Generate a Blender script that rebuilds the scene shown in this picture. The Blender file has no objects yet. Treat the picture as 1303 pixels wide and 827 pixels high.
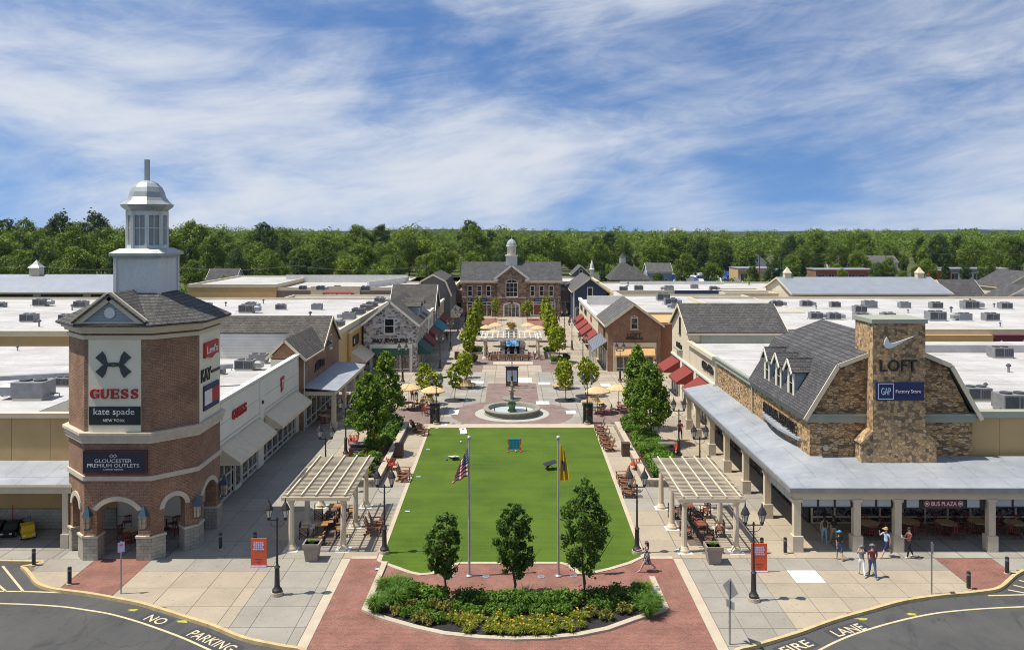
import bpy, bmesh, math, random
import numpy as np
from mathutils import Vector, Matrix
random.seed(7)
R = math.radians
scene = bpy.context.scene
COL = scene.collection

# ------------------------------------------------------------------ camera
CAM_H = 18.5          # metres above the paving
FPX = 1050.0          # focal length of the photograph in pixels (1303 wide)
HOR = 292.0           # horizon row
VPX = 652.0           # vanishing column of the mall axis
cam_d = bpy.data.cameras.new('camera')
cam_d.sensor_fit = 'HORIZONTAL'; cam_d.sensor_width = 36.0
cam_d.lens = 36.0 * FPX / 1303.0
cam_d.shift_y = -(413.5 - HOR) / 1303.0
cam_d.clip_start = 0.5; cam_d.clip_end = 12000
cam = bpy.data.objects.new('camera', cam_d)
COL.objects.link(cam)
cam.location = (0, 0, CAM_H); cam.rotation_euler = (R(90), 0, 0)
scene.camera = cam

# ------------------------------------------------------------------ sun, sky
SUN_EL = R(64.5)
SUN_AZ = math.atan2(-0.985, -0.13)          # direction towards the sun: x = sin, y = cos
S = Vector((math.sin(SUN_AZ) * math.cos(SUN_EL), math.cos(SUN_AZ) * math.cos(SUN_EL), math.sin(SUN_EL)))
sun_d = bpy.data.lights.new('sun', 'SUN')
sun_d.energy = 4.1; sun_d.angle = R(0.55); sun_d.color = (1.0, 0.94, 0.84)
sun = bpy.data.objects.new('sun', sun_d); COL.objects.link(sun)
sun.location = (-60, -20, 90)
sun.rotation_euler = S.to_track_quat('Z', 'Y').to_euler()

world = bpy.data.worlds.new('World'); scene.world = world
world.use_nodes = True
wn = world.node_tree.nodes; wl = world.node_tree.links
wn.clear()
def wnode(t, **k):
    n = wn.new(t)
    for a, b in k.items(): setattr(n, a, b)
    return n
def wmath(op, a, b=None):
    n = wn.new('ShaderNodeMath'); n.operation = op
    for i, v in enumerate((a, b)):
        if v is None: continue
        if isinstance(v, (int, float)): n.inputs[i].default_value = v
        else: wl.new(v, n.inputs[i])
    return n.outputs[0]
sky = wnode('ShaderNodeTexSky', sky_type='NISHITA', sun_disc=False)
sky.sun_elevation = SUN_EL; sky.sun_rotation = SUN_AZ
sky.altitude = 50; sky.air_density = 1.0; sky.dust_density = 0.2; sky.ozone_density = 1.0
tc = wnode('ShaderNodeTexCoord')
lift = wnode('ShaderNodeMapping'); wl.new(tc.outputs['Generated'], lift.inputs[0]); lift.inputs['Location'].default_value = (0, 0, 0.22); wl.new(lift.outputs[0], sky.inputs['Vector'])
def cloud_noise(rot, scl, scale, detail, rough, dist, off=(0, 0, 0)):
    m = wnode('ShaderNodeMapping'); wl.new(tc.outputs['Generated'], m.inputs[0])
    m.inputs['Rotation'].default_value = (0, R(rot), 0)
    m2 = wnode('ShaderNodeMapping'); wl.new(m.outputs[0], m2.inputs[0]); m2.inputs['Scale'].default_value = scl
    m2.inputs['Location'].default_value = off
    n = wnode('ShaderNodeTexNoise'); wl.new(m2.outputs[0], n.inputs['Vector'])
    n.inputs['Scale'].default_value = scale; n.inputs['Detail'].default_value = detail
    n.inputs['Roughness'].default_value = rough; n.inputs['Distortion'].default_value = dist
    return n.outputs['Fac']
n1 = cloud_noise(6, (1, 1, 3.0), 2.6, 9, 0.60, 0.55, (3.1, 1.7, 0.4))         # sheets of cirrus
n2 = cloud_noise(8, (1, 1, 4.2), 6.5, 11, 0.70, 0.8, (0.4, 5.2, 2.0))        # fine streaks
n3 = cloud_noise(-6, (1, 1, 2.6), 1.5, 3, 0.5, 0.3, (4.0, 0.3, 2))                   # where clouds gather
mix = wmath('ADD', wmath('ADD', wmath('MULTIPLY', n1, 0.63), wmath('MULTIPLY', n2, 0.22)), wmath('MULTIPLY', n3, 0.55))
sepz = wnode('ShaderNodeSeparateXYZ'); wl.new(tc.outputs['Generated'], sepz.inputs[0])
mix = wmath('ADD', mix, wmath('MULTIPLY', wmath('MAXIMUM', wmath('SUBTRACT', 0.22, sepz.outputs[2]), 0.0), 0.08))    # veils thicken towards the horizon
ramp = wnode('ShaderNodeMapRange'); ramp.interpolation_type = 'SMOOTHSTEP'
wl.new(mix, ramp.inputs['Value'])
ramp.inputs['From Min'].default_value = 0.59; ramp.inputs['From Max'].default_value = 0.90
ramp.inputs['To Min'].default_value = 0.0; ramp.inputs['To Max'].default_value = 0.9
SKY_GAIN = 0.105
cm = wnode('ShaderNodeMix', data_type='RGBA'); wl.new(ramp.outputs[0], cm.inputs['Factor'])
tn = wnode('ShaderNodeMix', data_type='RGBA', blend_type='MULTIPLY'); tn.inputs['Factor'].default_value = 1.0
wl.new(sky.outputs[0], tn.inputs['A']); tn.inputs['B'].default_value = (0.51, 0.69, 0.88, 1)
wl.new(tn.outputs['Result'], cm.inputs['A'])
cm.inputs['B'].default_value = (0.525 / SKY_GAIN, 0.545 / SKY_GAIN, 0.58 / SKY_GAIN, 1)
bg = wnode('ShaderNodeBackground'); wl.new(cm.outputs['Result'], bg.inputs['Color'])
bg.inputs['Strength'].default_value = SKY_GAIN
wo = wnode('ShaderNodeOutputWorld'); wl.new(bg.outputs[0], wo.inputs['Surface'])

vs = scene.view_settings
vs.view_transform = 'Standard'; vs.look = 'None'; vs.gamma = 1.0; vs.use_curve_mapping = False
vs.exposure = 0.55
scene.cycles.max_bounces = 5; scene.cycles.diffuse_bounces = 4; scene.cycles.glossy_bounces = 2
scene.cycles.transmission_bounces = 3; scene.cycles.transparent_max_bounces = 6
scene.cycles.use_denoising = True; scene.cycles.filter_width = 1.0

# ------------------------------------------------------------------ where a pixel of the photograph meets a level or a depth
def G(px, py, z=0.0):
    d = FPX * (CAM_H - z) / (py - HOR)
    return Vector(((px - VPX) * d / FPX, d, z))
def P(px, py, d):
    return Vector(((px - VPX) * d / FPX, d, CAM_H - (py - HOR) * d / FPX))
ORDW = ['nearest', 'second nearest', 'third nearest', 'fourth nearest', 'fifth nearest', 'sixth nearest', 'seventh nearest', 'eighth nearest', 'ninth nearest', 'tenth nearest', 'eleventh nearest', 'twelfth nearest', 'thirteenth nearest', 'fourteenth nearest', 'fifteenth nearest', 'sixteenth nearest']
NTH = ['first', 'second', 'third', 'fourth', 'fifth', 'sixth', 'seventh', 'eighth', 'ninth', 'tenth', 'eleventh', 'twelfth', 'thirteenth', 'fourteenth', 'fifteenth', 'sixteenth', 'seventeenth', 'eighteenth', 'nineteenth', 'twentieth', 'twenty-first', 'twenty-second', 'twenty-third', 'twenty-fourth', 'twenty-fifth', 'twenty-sixth', 'twenty-seventh', 'twenty-eighth', 'twenty-ninth', 'thirtieth']
# ------------------------------------------------------------------ materials
MATS = {}
class NT:
    def __init__(s, name):
        s.m = bpy.data.materials.new(name); s.m.use_nodes = True
        s.t = s.m.node_tree; s.n = s.t.nodes; s.l = s.t.links
        s.b = s.n['Principled BSDF']
    def node(s, t, **k):
        x = s.n.new(t)
        for a, b in k.items(): setattr(x, a, b)
        return x
    def link(s, a, b): s.l.new(a, b)
    def val(s, sock, v):
        if hasattr(v, 'is_output') or hasattr(v, 'links'): s.l.new(v, sock)
        else: sock.default_value = v
    def math(s, op, a, b=None, c=None):
        x = s.n.new('ShaderNodeMath'); x.operation = op
        for i, v in enumerate((a, b, c)):
            if v is not None: s.val(x.inputs[i], v)
        return x.outputs[0]
    def mixc(s, f, a, b, mode='MIX'):
        x = s.n.new('ShaderNodeMix'); x.data_type = 'RGBA'; x.blend_type = mode
        s.val(x.inputs['Factor'], f)
        for k, v in (('A', a), ('B', b)):
            s.val(x.inputs[k], v if not isinstance(v, tuple) else (v[0], v[1], v[2], 1))
        return x.outputs['Result']
    def pos(s): return s.node('ShaderNodeNewGeometry').outputs['Position']
    def obj(s): return s.node('ShaderNodeTexCoord').outputs['Object']
    def noise(s, vec, scale, detail=4, rough=.55, dist=0, scl=None):
        if scl:
            m = s.node('ShaderNodeMapping'); s.link(vec, m.inputs[0]); m.inputs['Scale'].default_value = scl; vec = m.outputs[0]
        x = s.node('ShaderNodeTexNoise'); s.link(vec, x.inputs['Vector'])
        x.inputs['Scale'].default_value = scale; x.inputs['Detail'].default_value = detail
        x.inputs['Roughness'].default_value = rough; x.inputs['Distortion'].default_value = dist
        return x.outputs['Fac']
    def rng(s, v, a, b, c, d):
        x = s.node('ShaderNodeMapRange'); s.val(x.inputs['Value'], v)
        for i, q in zip((1, 2, 3, 4), (a, b, c, d)): x.inputs[i].default_value = q
        return x.outputs[0]
    def bump(s, h, strength, dist=0.02):
        x = s.node('ShaderNodeBump'); s.val(x.inputs['Height'], h)
        x.inputs['Strength'].default_value = strength; x.inputs['Distance'].default_value = dist
        s.link(x.outputs[0], s.b.inputs['Normal'])
    def wallvec(s, us=1.0, vs=1.0):
        """metres along the wall, metres up: follows any upright or sloping face"""
        g = s.node('ShaderNodeNewGeometry')
        p = s.node('ShaderNodeSeparateXYZ'); s.link(g.outputs['Position'], p.inputs[0])
        n = s.node('ShaderNodeSeparateXYZ'); s.link(g.outputs['True Normal'], n.inputs[0])
        h = s.math('SQRT', s.math('MAXIMUM', s.math('ADD', s.math('MULTIPLY', n.outputs[0], n.outputs[0]), s.math('MULTIPLY', n.outputs[1], n.outputs[1])), 1e-4))
        u = s.math('DIVIDE', s.math('SUBTRACT', s.math('MULTIPLY', n.outputs[0], p.outputs[1]), s.math('MULTIPLY', n.outputs[1], p.outputs[0])), h)
        c = s.node('ShaderNodeCombineXYZ')
        s.link(s.math('MULTIPLY', u, us), c.inputs[0]); s.link(s.math('MULTIPLY', p.outputs[2], vs), c.inputs[1])
        return c.outputs[0]
    def done(s, col, rough=.8, metal=0.0, spec=.5):
        s.val(s.b.inputs['Base Color'], col if not isinstance(col, tuple) else (col[0], col[1], col[2], 1))
        s.val(s.b.inputs['Roughness'], rough); s.b.inputs['Metallic'].default_value = metal
        s.b.inputs['Specular IOR Level'].default_value = spec
        MATS[s.m.name] = s.m
        return s.m
def mul(c, k): return tuple(min(1, x * k) for x in c)
def plain(name, c, rough=.7, var=.18, scale=1.3, metal=0.0, fine=14, spec=.5, streak=False):
    t = NT(name); p = t.pos()
    n = t.noise(p, scale, 5, .6, 0, (1, 1, .25) if streak else None); f = t.noise(p, fine, 3, .6)
    k = t.math('ADD', t.math('MULTIPLY', n, .65), t.math('MULTIPLY', f, .35))
    col = t.mixc(t.rng(k, .3, .7, 0, 1), mul(c, 1 - var), mul(c, 1 + var * .7))
    return t.done(col, rough, metal, spec)
def bricks(name, c1, c2, mortar, bw, bh, ms=.012, var=.5, rough=.85, bump=.35, offset=.5, flat=False, squash=1.0):
    t = NT(name)
    if flat: v = t.pos()
    else: v = t.wallvec()
    b = t.node('ShaderNodeTexBrick'); t.link(v, b.inputs['Vector'])
    b.offset = offset; b.squash = squash
    b.inputs['Color1'].default_value = (*c1, 1); b.inputs['Color2'].default_value = (*c2, 1); b.inputs['Mortar'].default_value = (*mortar, 1)
    b.inputs['Scale'].default_value = 1.0; b.inputs['Mortar Size'].default_value = ms; b.inputs['Mortar Smooth'].default_value = .2
    b.inputs['Brick Width'].default_value = bw; b.inputs['Row Height'].default_value = bh; b.inputs['Bias'].default_value = -.1
    p = t.pos(); n = t.noise(p, .8, 5, .6); f = t.noise(p, 9, 4, .65)
    k = t.math('MULTIPLY', t.rng(n, .3, .7, 1 - var * .5, 1 + var * .4), t.rng(f, .3, .7, 1 - var * .5, 1 + var * .4))
    x = t.node('ShaderNodeMix', data_type='RGBA', blend_type='MULTIPLY'); x.inputs['Factor'].default_value = 1
    t.link(b.outputs['Color'], x.inputs['A'])
    cc = t.node('ShaderNodeCombineColor'); [t.link(k, cc.inputs[i]) for i in range(3)]
    t.link(cc.outputs[0], x.inputs['B'])
    if bump: t.bump(t.math('ADD', t.math('MULTIPLY', b.outputs['Fac'], -1.0), t.math('MULTIPLY', f, .4)), bump, .03)
    return t.done(x.outputs['Result'], rough, 0, .3)
def stones(name, cols, mortar, sx, sy, edge=.06, bump=.6, rough=.85, rnd=.85):
    """rubble or ledge stone: every cell takes its own colour, joints recessed"""
    t = NT(name); v = t.wallvec(sx, sy)
    wob = t.node('ShaderNodeTexNoise'); t.link(v, wob.inputs['Vector']); wob.inputs['Scale'].default_value = 1.7
    add = t.node('ShaderNodeVectorMath', operation='MULTIPLY_ADD'); t.link(wob.outputs['Color'], add.inputs[0])
    add.inputs[1].default_value = (.35, .18, 0); t.link(v, add.inputs[2])
    a = t.node('ShaderNodeTexVoronoi', voronoi_dimensions='2D', feature='F1'); t.link(add.outputs[0], a.inputs['Vector'])
    e = t.node('ShaderNodeTexVoronoi', voronoi_dimensions='2D', feature='DISTANCE_TO_EDGE'); t.link(add.outputs[0], e.inputs['Vector'])
    for q in (a, e): q.inputs['Scale'].default_value = 1.0; q.inputs['Randomness'].default_value = rnd
    sc = t.node('ShaderNodeSeparateColor'); t.link(a.outputs['Color'], sc.inputs[0])
    r = t.node('ShaderNodeValToRGB'); r.color_ramp.interpolation = 'CONSTANT'
    while len(r.color_ramp.elements) > 1: r.color_ramp.elements.remove(r.color_ramp.elements[-1])
    for i, c in enumerate(cols):
        el = r.color_ramp.elements[0] if i == 0 else r.color_ramp.elements.new(i / len(cols))
        el.position = i / len(cols); el.color = (*c, 1)
    t.link(sc.outputs[0], r.inputs[0])
    f = t.noise(t.pos(), 7, 4, .65)
    col = t.mixc(t.rng(f, .25, .75, .0, .55), r.outputs[0], mul(cols[len(cols) // 2], .75))
    jm = t.rng(e.outputs['Distance'], edge * .5, edge, 0, 1)
    col = t.mixc(jm, mortar, col)
    t.bump(t.math('ADD', t.math('MULTIPLY', jm, 1.0), t.math('MULTIPLY', f, .5)), bump, .05)
    return t.done(col, rough, 0, .3)
def leafmat(name, c1, c2, wr=.25, wt=.55, wf=.3):
    t = NT(name); p = t.pos()
    oi = t.node('ShaderNodeObjectInfo')
    at = t.node('ShaderNodeAttribute'); at.attribute_name = 'tint'
    n = t.noise(p, .35, 3, .6); f = t.noise(p, 5, 2, .5)
    k = t.math('ADD', t.math('MULTIPLY', oi.outputs['Random'], wr), t.math('ADD', t.math('MULTIPLY', n, .25), t.math('MULTIPLY', f, wf)))
    k = t.math('ADD', k, t.math('MULTIPLY', at.outputs['Fac'], wt))
    col = t.mixc(t.rng(k, .25, 1.05, 0, 1), c1, c2)
    t.b.inputs['Subsurface Weight'].default_value = 0
    m = t.done(col, .55, 0, .25)
    tr = t.node('ShaderNodeBsdfTranslucent'); t.link(t.mixc(.5, col, (.25, .35, .03)), tr.inputs['Color'])
    mx = t.node('ShaderNodeMixShader'); mx.inputs[0].default_value = .28
    out = [n for n in t.n if n.type == 'OUTPUT_MATERIAL'][0]
    t.link(t.b.outputs[0], mx.inputs[1]); t.link(tr.outputs[0], mx.inputs[2]); t.link(mx.outputs[0], out.inputs['Surface'])
    return m
def slabmat(name, c, var=.2):
    """concrete: each slab its own tone, plus stains"""
    t = NT(name); p = t.pos(); oi = t.node('ShaderNodeObjectInfo')
    n = t.noise(p, .45, 6, .65); f = t.noise(p, 6, 4, .7); s = t.noise(p, 1.6, 3, .5, 1.5)
    k = t.math('ADD', t.math('MULTIPLY', oi.outputs['Random'], .16), t.math('ADD', t.math('MULTIPLY', n, .65), t.math('MULTIPLY', f, .3)))
    col = t.mixc(t.rng(k, .35, .85, 0, 1), mul(c, 1 - var), mul(c, 1 + var * .55))
    col = t.mixc(t.rng(s, .60, .76, 0, .3), col, mul(c, .6))
    g = t.noise(p, 7, 1, .4); col = t.mixc(t.rng(g, .70, .73, 0, .55), col, mul(c, .35))
    t.bump(f, .12, .01)
    return t.done(col, .9, 0, .25)
def gridpave(name, c, joint, sx, sy, jw=.04, var=.2):
    """paving past the near slabs: joints in the material"""
    t = NT(name); p = t.pos()
    b = t.node('ShaderNodeTexBrick'); t.link(p, b.inputs['Vector']); b.offset = 0
    b.inputs['Color1'].default_value = (*mul(c, 1 - var * .6), 1); b.inputs['Color2'].default_value = (*mul(c, 1 + var * .5), 1); b.inputs['Mortar'].default_value = (*joint, 1)
    b.inputs['Scale'].default_value = 1; b.inputs['Mortar Size'].default_value = jw; b.inputs['Brick Width'].default_value = sx; b.inputs['Row Height'].default_value = sy
    n = t.noise(p, .35, 6, .6); k = t.rng(n, .3, .7, 1 - var, 1 + var * .5)
    x = t.node('ShaderNodeMix', data_type='RGBA', blend_type='MULTIPLY'); x.inputs['Factor'].default_value = 1
    t.link(b.outputs['Color'], x.inputs['A']); cc = t.node('ShaderNodeCombineColor'); [t.link(k, cc.inputs[i]) for i in range(3)]
    t.link(cc.outputs[0], x.inputs['B'])
    return t.done(x.outputs['Result'], .9, 0, .25)

plain('ring_stone', (.40, .39, .345), .9, .15); plain('concrete', (.36, .30, .22), .9, .2); plain('concrete_light', (.46, .39, .29), .88, .18)
slabmat('slab_tan', (.385, .325, .24), .26); slabmat('slab_grey', (.31, .288, .242), .26); slabmat('slab_white', (.62, .61, .58), .08)
plain('joint', (.15, .13, .10), .95, .2)
gridpave('pave_grey', (.31, .29, .25), (.17, .16, .14), 1.7, 1.7); gridpave('pave_tan', (.36, .31, .24), (.2, .17, .13), 2.1, 2.1)
bricks('paver_red', (.265, .102, .074), (.21, .080, .060), (.22, .14, .11), .24, .12, .02, .5, .9, .15, .5, True)
bricks('paver_pink', (.245, .172, .150), (.20, .14, .122), (.17, .135, .12), .24, .12, .012, .4, .9, .1, .5, True)
plain('kerb_yellow', (.52, .40, .20), .85, .32, 1.8); plain('line_yellow', (.56, .47, .28), .85, .25, 3); plain('paint_white', (.62, .60, .52), .8, .2, 3); plain('spray_yellow', (.42, .41, .04), .8, .3, 3)
t = NT('asphalt'); p = t.pos(); n = t.noise(p, .25, 6, .65); f = t.noise(p, 26, 3, .7); w = t.noise(p, .6, 4, .6, 2, (1, .4, 1))
c = t.mixc(t.rng(t.math('ADD', t.math('MULTIPLY', n, .55), t.math('MULTIPLY', f, .45)), .3, .7, 0, 1), (.050, .051, .052), (.105, .103, .098))
c = t.mixc(t.rng(w, .54, .68, 0, .55), c, (.035, .035, .037)); vc = t.node('ShaderNodeTexVoronoi', feature='DISTANCE_TO_EDGE', voronoi_dimensions='2D'); wv = t.node('ShaderNodeTexNoise'); t.link(p, wv.inputs['Vector']); wv.inputs['Scale'].default_value = .8; wa = t.node('ShaderNodeVectorMath', operation='MULTIPLY_ADD'); t.link(wv.outputs['Color'], wa.inputs[0]); wa.inputs[1].default_value = (2, 2, 0); t.link(p, wa.inputs[2]); t.link(wa.outputs[0], vc.inputs['Vector']); vc.inputs['Scale'].default_value = .16; c = t.mixc(t.rng(vc.outputs['Distance'], .002, .006, .4, 0), c, (.025, .025, .026)); t.bump(f, .35, .02); t.done(c, .92, 0, .3)
t = NT('asphalt_patch'); f = t.noise(t.pos(), 20, 3, .7); t.done(t.mixc(f, (.03, .034, .045), (.05, .055, .065)), .9)
t = NT('turf'); p = t.pos(); n = t.noise(p, .3, 5, .6); f = t.noise(p, 22, 3, .75); f2 = t.noise(p, 4, 4, .7); st = t.noise(p, .5, 1, .5, 0, (.15, 6, 1))
k = t.math('ADD', t.math('ADD', t.math('MULTIPLY', n, .45), t.math('MULTIPLY', f, .3)), t.math('ADD', t.math('MULTIPLY', f2, .2), t.math('MULTIPLY', st, .22)))
t.bump(f, .5, .03); wn_ = t.noise(p, .16, 3, .6, .5); tc_ = t.mixc(t.rng(k, .44, .70, 0, 1), (.040, .081, .006), (.086, .142, .011)); t.done(t.mixc(t.rng(wn_, .5, .68, 0, .3), tc_, (.085, .135, .016)), .85, 0, .2)
t = NT('terrain'); p = t.pos(); n = t.noise(p, .03, 6, .6); t.done(t.mixc(n, (.045, .075, .018), (.10, .10, .045)), .95, 0, .2)
t = NT('hill_forest'); p = t.pos(); n = t.noise(p, .03, 8, .7); t.bump(n, 1.0, 12); t.done(t.mixc(t.rng(n, .35, .65, 0, 1), (.018, .034, .030), (.030, .052, .040)), .95, 0, .1)  # wooded green with the blue of distance haze put into its colour
plain('mulch', (.022, .019, .018), .95, .5, 7); plain('soil', (.05, .035, .025), .95, .4, 6)
bricks('brick_red', (.30, .152, .086), (.21, .102, .058), (.31, .24, .17), .23, .085, .012, .55, .88, .4)
bricks('brick_brown', (.33, .158, .088), (.245, .112, .064), (.30, .225, .155), .23, .085, .012, .5, .88, .4)
stones('ledgestone', [(.54, .34, .155), (.30, .18, .09), (.66, .46, .24), (.095, .065, .045), (.46, .285, .125), (.37, .245, .135), (.17, .115, .068), (.60, .38, .18), (.56, .42, .26)], (.15, .11, .07), 2.9, 7.5, .07, .8)
stones('fieldstone', [(.54, .345, .165), (.33, .21, .115), (.10, .078, .062), (.45, .295, .15), (.64, .44, .24), (.40, .26, .135), (.15, .11, .078), (.50, .32, .155)], (.30, .205, .115), 4.6, 5.0, .05, .8)
stones('greystone', [(.64, .61, .56), (.19, .18, .17), (.78, .74, .68), (.44, .385, .31), (.11, .11, .11), (.70, .67, .62), (.34, .315, .29), (.58, .49, .38)], (.62, .595, .54), 2.5, 4.0, .06, .6)
stones('brownstone', [(.36, .225, .14), (.19, .12, .085), (.48, .32, .205), (.28, .175, .115), (.11, .082, .068), (.41, .27, .175)], (.36, .28, .21), 1.9, 3.3, .06, .6)
stones('wallstone', [(.34, .30, .26), (.24, .21, .18), (.42, .37, .31), (.29, .24, .20)], (.2, .17, .14), 2.2, 4.5, .05, .6)
bricks('block_grey', (.38, .355, .28), (.32, .30, .24), (.20, .19, .16), .40, .20, .012, .3, .9, .35)
def shingle(name, c, var=.45): bricks(name, mul(c, 1.25), mul(c, .75), mul(c, .45), .35, .15, .018, var, .9, .5)
shingle('shingle_dark', (.085, .083, .085)); shingle('shingle_charcoal', (.085, .082, .078)); shingle('shingle_brown', (.095, .088, .078)); shingle('shingle_grey', (.115, .113, .11))
t = NT('roof_white'); p = t.pos(); n = t.noise(p, .18, 6, .65); s = t.noise(p, .5, 5, .6, 1.0, (.25, 2.2, 1)); f = t.noise(p, 3, 4, .6)
k = t.math('ADD', t.math('MULTIPLY', n, .5), t.math('ADD', t.math('MULTIPLY', s, .35), t.math('MULTIPLY', f, .2)))
b = t.node('ShaderNodeTexBrick'); t.link(p, b.inputs['Vector']); b.offset = .5
b.inputs['Color1'].default_value = (1, 1, 1, 1); b.inputs['Color2'].default_value = (.94, .94, .94, 1); b.inputs['Mortar'].default_value = (.70, .70, .69, 1)
b.inputs['Scale'].default_value = 1; b.inputs['Mortar Size'].default_value = .05; b.inputs['Brick Width'].default_value = 26; b.inputs['Row Height'].default_value = 2.9
pd = t.noise(p, .28, 5, .6, .4); c = t.mixc(t.rng(k, .42, .62, 0, 1), (.36, .348, .33), (.52, .51, .495)); c = t.mixc(t.rng(pd, .58, .66, 0, .45), c, (.30, .285, .26)); c = t.mixc(1.0, c, b.outputs['Color'], 'MULTIPLY'); t.done(c, .8, 0, .3)
t = NT('roof_metal'); p = t.pos(); n = t.noise(p, .4, 6, .65); s = t.noise(p, 1.2, 4, .6, 1.2)
sm = t.noise(p, .35, 5, .65, .6, (1, 3, 1)); c = t.mixc(t.rng(n, .3, .7, 0, 1), (.25, .28, .315), (.385, .405, .43)); c = t.mixc(t.rng(sm, .56, .70, 0, .5), c, (.46, .48, .49)); c = t.mixc(t.rng(s, .60, .72, 0, .6), c, (.20, .195, .18)); b = t.node('ShaderNodeTexBrick'); t.link(p, b.inputs['Vector']); b.offset = .5; b.inputs['Color1'].default_value = (1, 1, 1, 1); b.inputs['Color2'].default_value = (.93, .93, .93, 1); b.inputs['Mortar'].default_value = (.72, .72, .72, 1); b.inputs['Scale'].default_value = 1; b.inputs['Mortar Size'].default_value = .03; b.inputs['Brick Width'].default_value = 2.4; b.inputs['Row Height'].default_value = 6.1; c = t.mixc(1.0, c, b.outputs['Color'], 'MULTIPLY'); t.done(c, .55, .15, .5)
plain('seam_metal', (.30, .325, .36), .45, .14, .5, .3); plain('metal_white', (.62, .63, .60), .55, .22, .8, .0, 6, .5, True)
plain('metal_lead', (.36, .39, .38), .5, .25, 1.2, .25); plain('galvanised', (.30, .31, .32), .5, .3, 2, .4); plain('unit_grey', (.23, .235, .24), .6, .3, 2, .2); plain('unit_dark', (.07, .075, .08), .6, .3, 3, .2)
plain('stucco_cream', (.60, .53, .38), .9, .12, .7); plain('stucco_white', (.72, .69, .58), .9, .1, .6, streak=True); plain('stucco_tan', (.50, .34, .15), .9, .12, .6); plain('stucco_yellow', (.47, .30, .09), .9, .12)
plain('stucco_salmon', (.30, .135, .08), .9, .12); plain('stucco_taupe', (.20, .165, .14), .9, .12); plain('stucco_purple', (.14, .135, .16), .9, .12); plain('panel_cream', (.74, .69, .52), .6, .08, .5)
plain('trim_cream', (.60, .52, .37), .75, .12); plain('trim_white', (.68, .65, .56), .7, .1); plain('trim_stone', (.54, .47, .36), .85, .2, 2); plain('trim_green', (.30, .315, .25), .8, .12); plain('column_cream', (.61, .52, .37), .8, .14, 1.5)
def siding(name, c): bricks(name, c, mul(c, .93), mul(c, .55), 60, .16, .012, .2, .75, .35, 0)
siding('siding_blue', (.042, .065, .115)); siding('siding_grey', (.16, .155, .155)); siding('siding_pale', (.30, .36, .40)); siding('siding_white', (.74, .72, .66)); siding('siding_lightblue', (.30, .38, .46))
t = NT('glass'); n = t.noise(t.pos(), .7, 3, .6); f = t.noise(t.pos(), 2.2, 3, .6, .5)
t.done(t.mixc(t.rng(t.math('ADD', t.math('MULTIPLY', n, .5), t.math('MULTIPLY', f, .5)), .42, .66, 0, 1), (.008, .010, .012), (.055, .058, .055)), .06, 0, .6)
t = NT('glass_shop'); p = t.pos(); n = t.noise(p, 1.1, 4, .6); f = t.noise(p, 3.2, 3, .7, 1)
c = t.mixc(t.rng(f, .45, .62, 0, 1), (.014, .017, .019), (.30, .27, .22)); t.done(t.mixc(t.rng(n, .45, .65, 0, .8), c, (.03, .04, .045)), .08, 0, .6)
plain('lantern_pane', (.30, .315, .31), .25, .15, 1.5)
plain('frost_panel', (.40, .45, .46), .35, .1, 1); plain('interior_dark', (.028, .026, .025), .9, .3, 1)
plain('black_metal', (.030, .030, .032), .5, .3, 4, .2); plain('lamp_metal', (.040, .036, .036), .55, .3, 3, .2); plain('bronze_dark', (.055, .045, .040), .6, .25, 3)
t = NT('lamp_glass'); t.done((.55, .56, .52), .25, 0, .5)
plain('amber_glass', (.42, .36, .24), .4, .2, 6); plain('lantern_blue', (.05, .085, .12), .5, .25, 5, .2)
plain('canvas_taupe', (.66, .55, .39), .9, .16, 2); plain('canvas_red', (.20, .032, .024), .9, .16, 2); plain('canvas_green', (.030, .085, .068), .9, .16, 2); plain('canvas_wine', (.16, .035, .03), .9, .16, 2)
plain('canvas_teal', (.03, .20, .25), .9, .16, 2); plain('canvas_orange', (.58, .36, .16), .9, .16, 2); plain('canvas_straw', (.60, .42, .22), .9, .22, 4)
plain('wood_orange', (.38, .19, .065), .6, .3, 5); plain('wood_red', (.24, .075, .042), .6, .3, 5); plain('wood_brown', (.20, .088, .04), .65, .35, 5); plain('wood_bench', (.52, .36, .16), .65, .25, 4); plain('wood_dark', (.12, .065, .042), .65, .35, 4)
plain('chair_maroon', (.20, .045, .03), .5, .3, 5); plain('table_tan', (.60, .46, .25), .5, .25, 6); plain('chair_orange', (.55, .075, .03), .5, .2, 5)
plain('pot_brown', (.30, .245, .20), .8, .15, 3); plain('pole_silver', (.48, .49, .51), .35, .12, 3, .5); plain('fountain_stone', (.25, .245, .19), .8, .3, 3); plain('fountain_green', (.12, .20, .10), .7, .4, 3)
t = NT('water'); n = t.noise(t.pos(), 3.5, 5, .6, .5); t.bump(n, .25, .03); t.done(t.mixc(n, (.40, .47, .48), (.62, .68, .68)), .12, 0, .5)
for nm, c in dict(red=(.42, .018, .018), black=(.012, .012, .013), white=(.70, .70, .68), navy=(.012, .022, .10), maroon=(.12, .018, .026), blackgreen=(.012, .02, .02), nightblue=(.016, .022, .036), orange=(.62, .10, .035), pink=(.72, .30, .42), lilac=(.62, .50, .72),
                  skyblue=(.06, .28, .62), yellow=(.70, .46, .02), slate=(.045, .05, .056), cyan=(.03, .30, .42), grey=(.16, .16, .165), silver=(.5, .51, .52), darkred=(.22, .015, .012), paleblue=(.45, .58, .68), tan=(.40, .27, .15), blue=(.02, .06, .24), carblue=(.02, .08, .30), pale=(.60, .62, .62), rust=(.24, .06, .035), purple=(.16, .05, .18)).items():
    plain('p_' + nm, c, .55, .12, 4)
for i, c in enumerate([(.52, .30, .21), (.36, .20, .13), (.20, .10, .06)]): plain('skin_%d' % i, c, .6, .08, 6)
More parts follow.
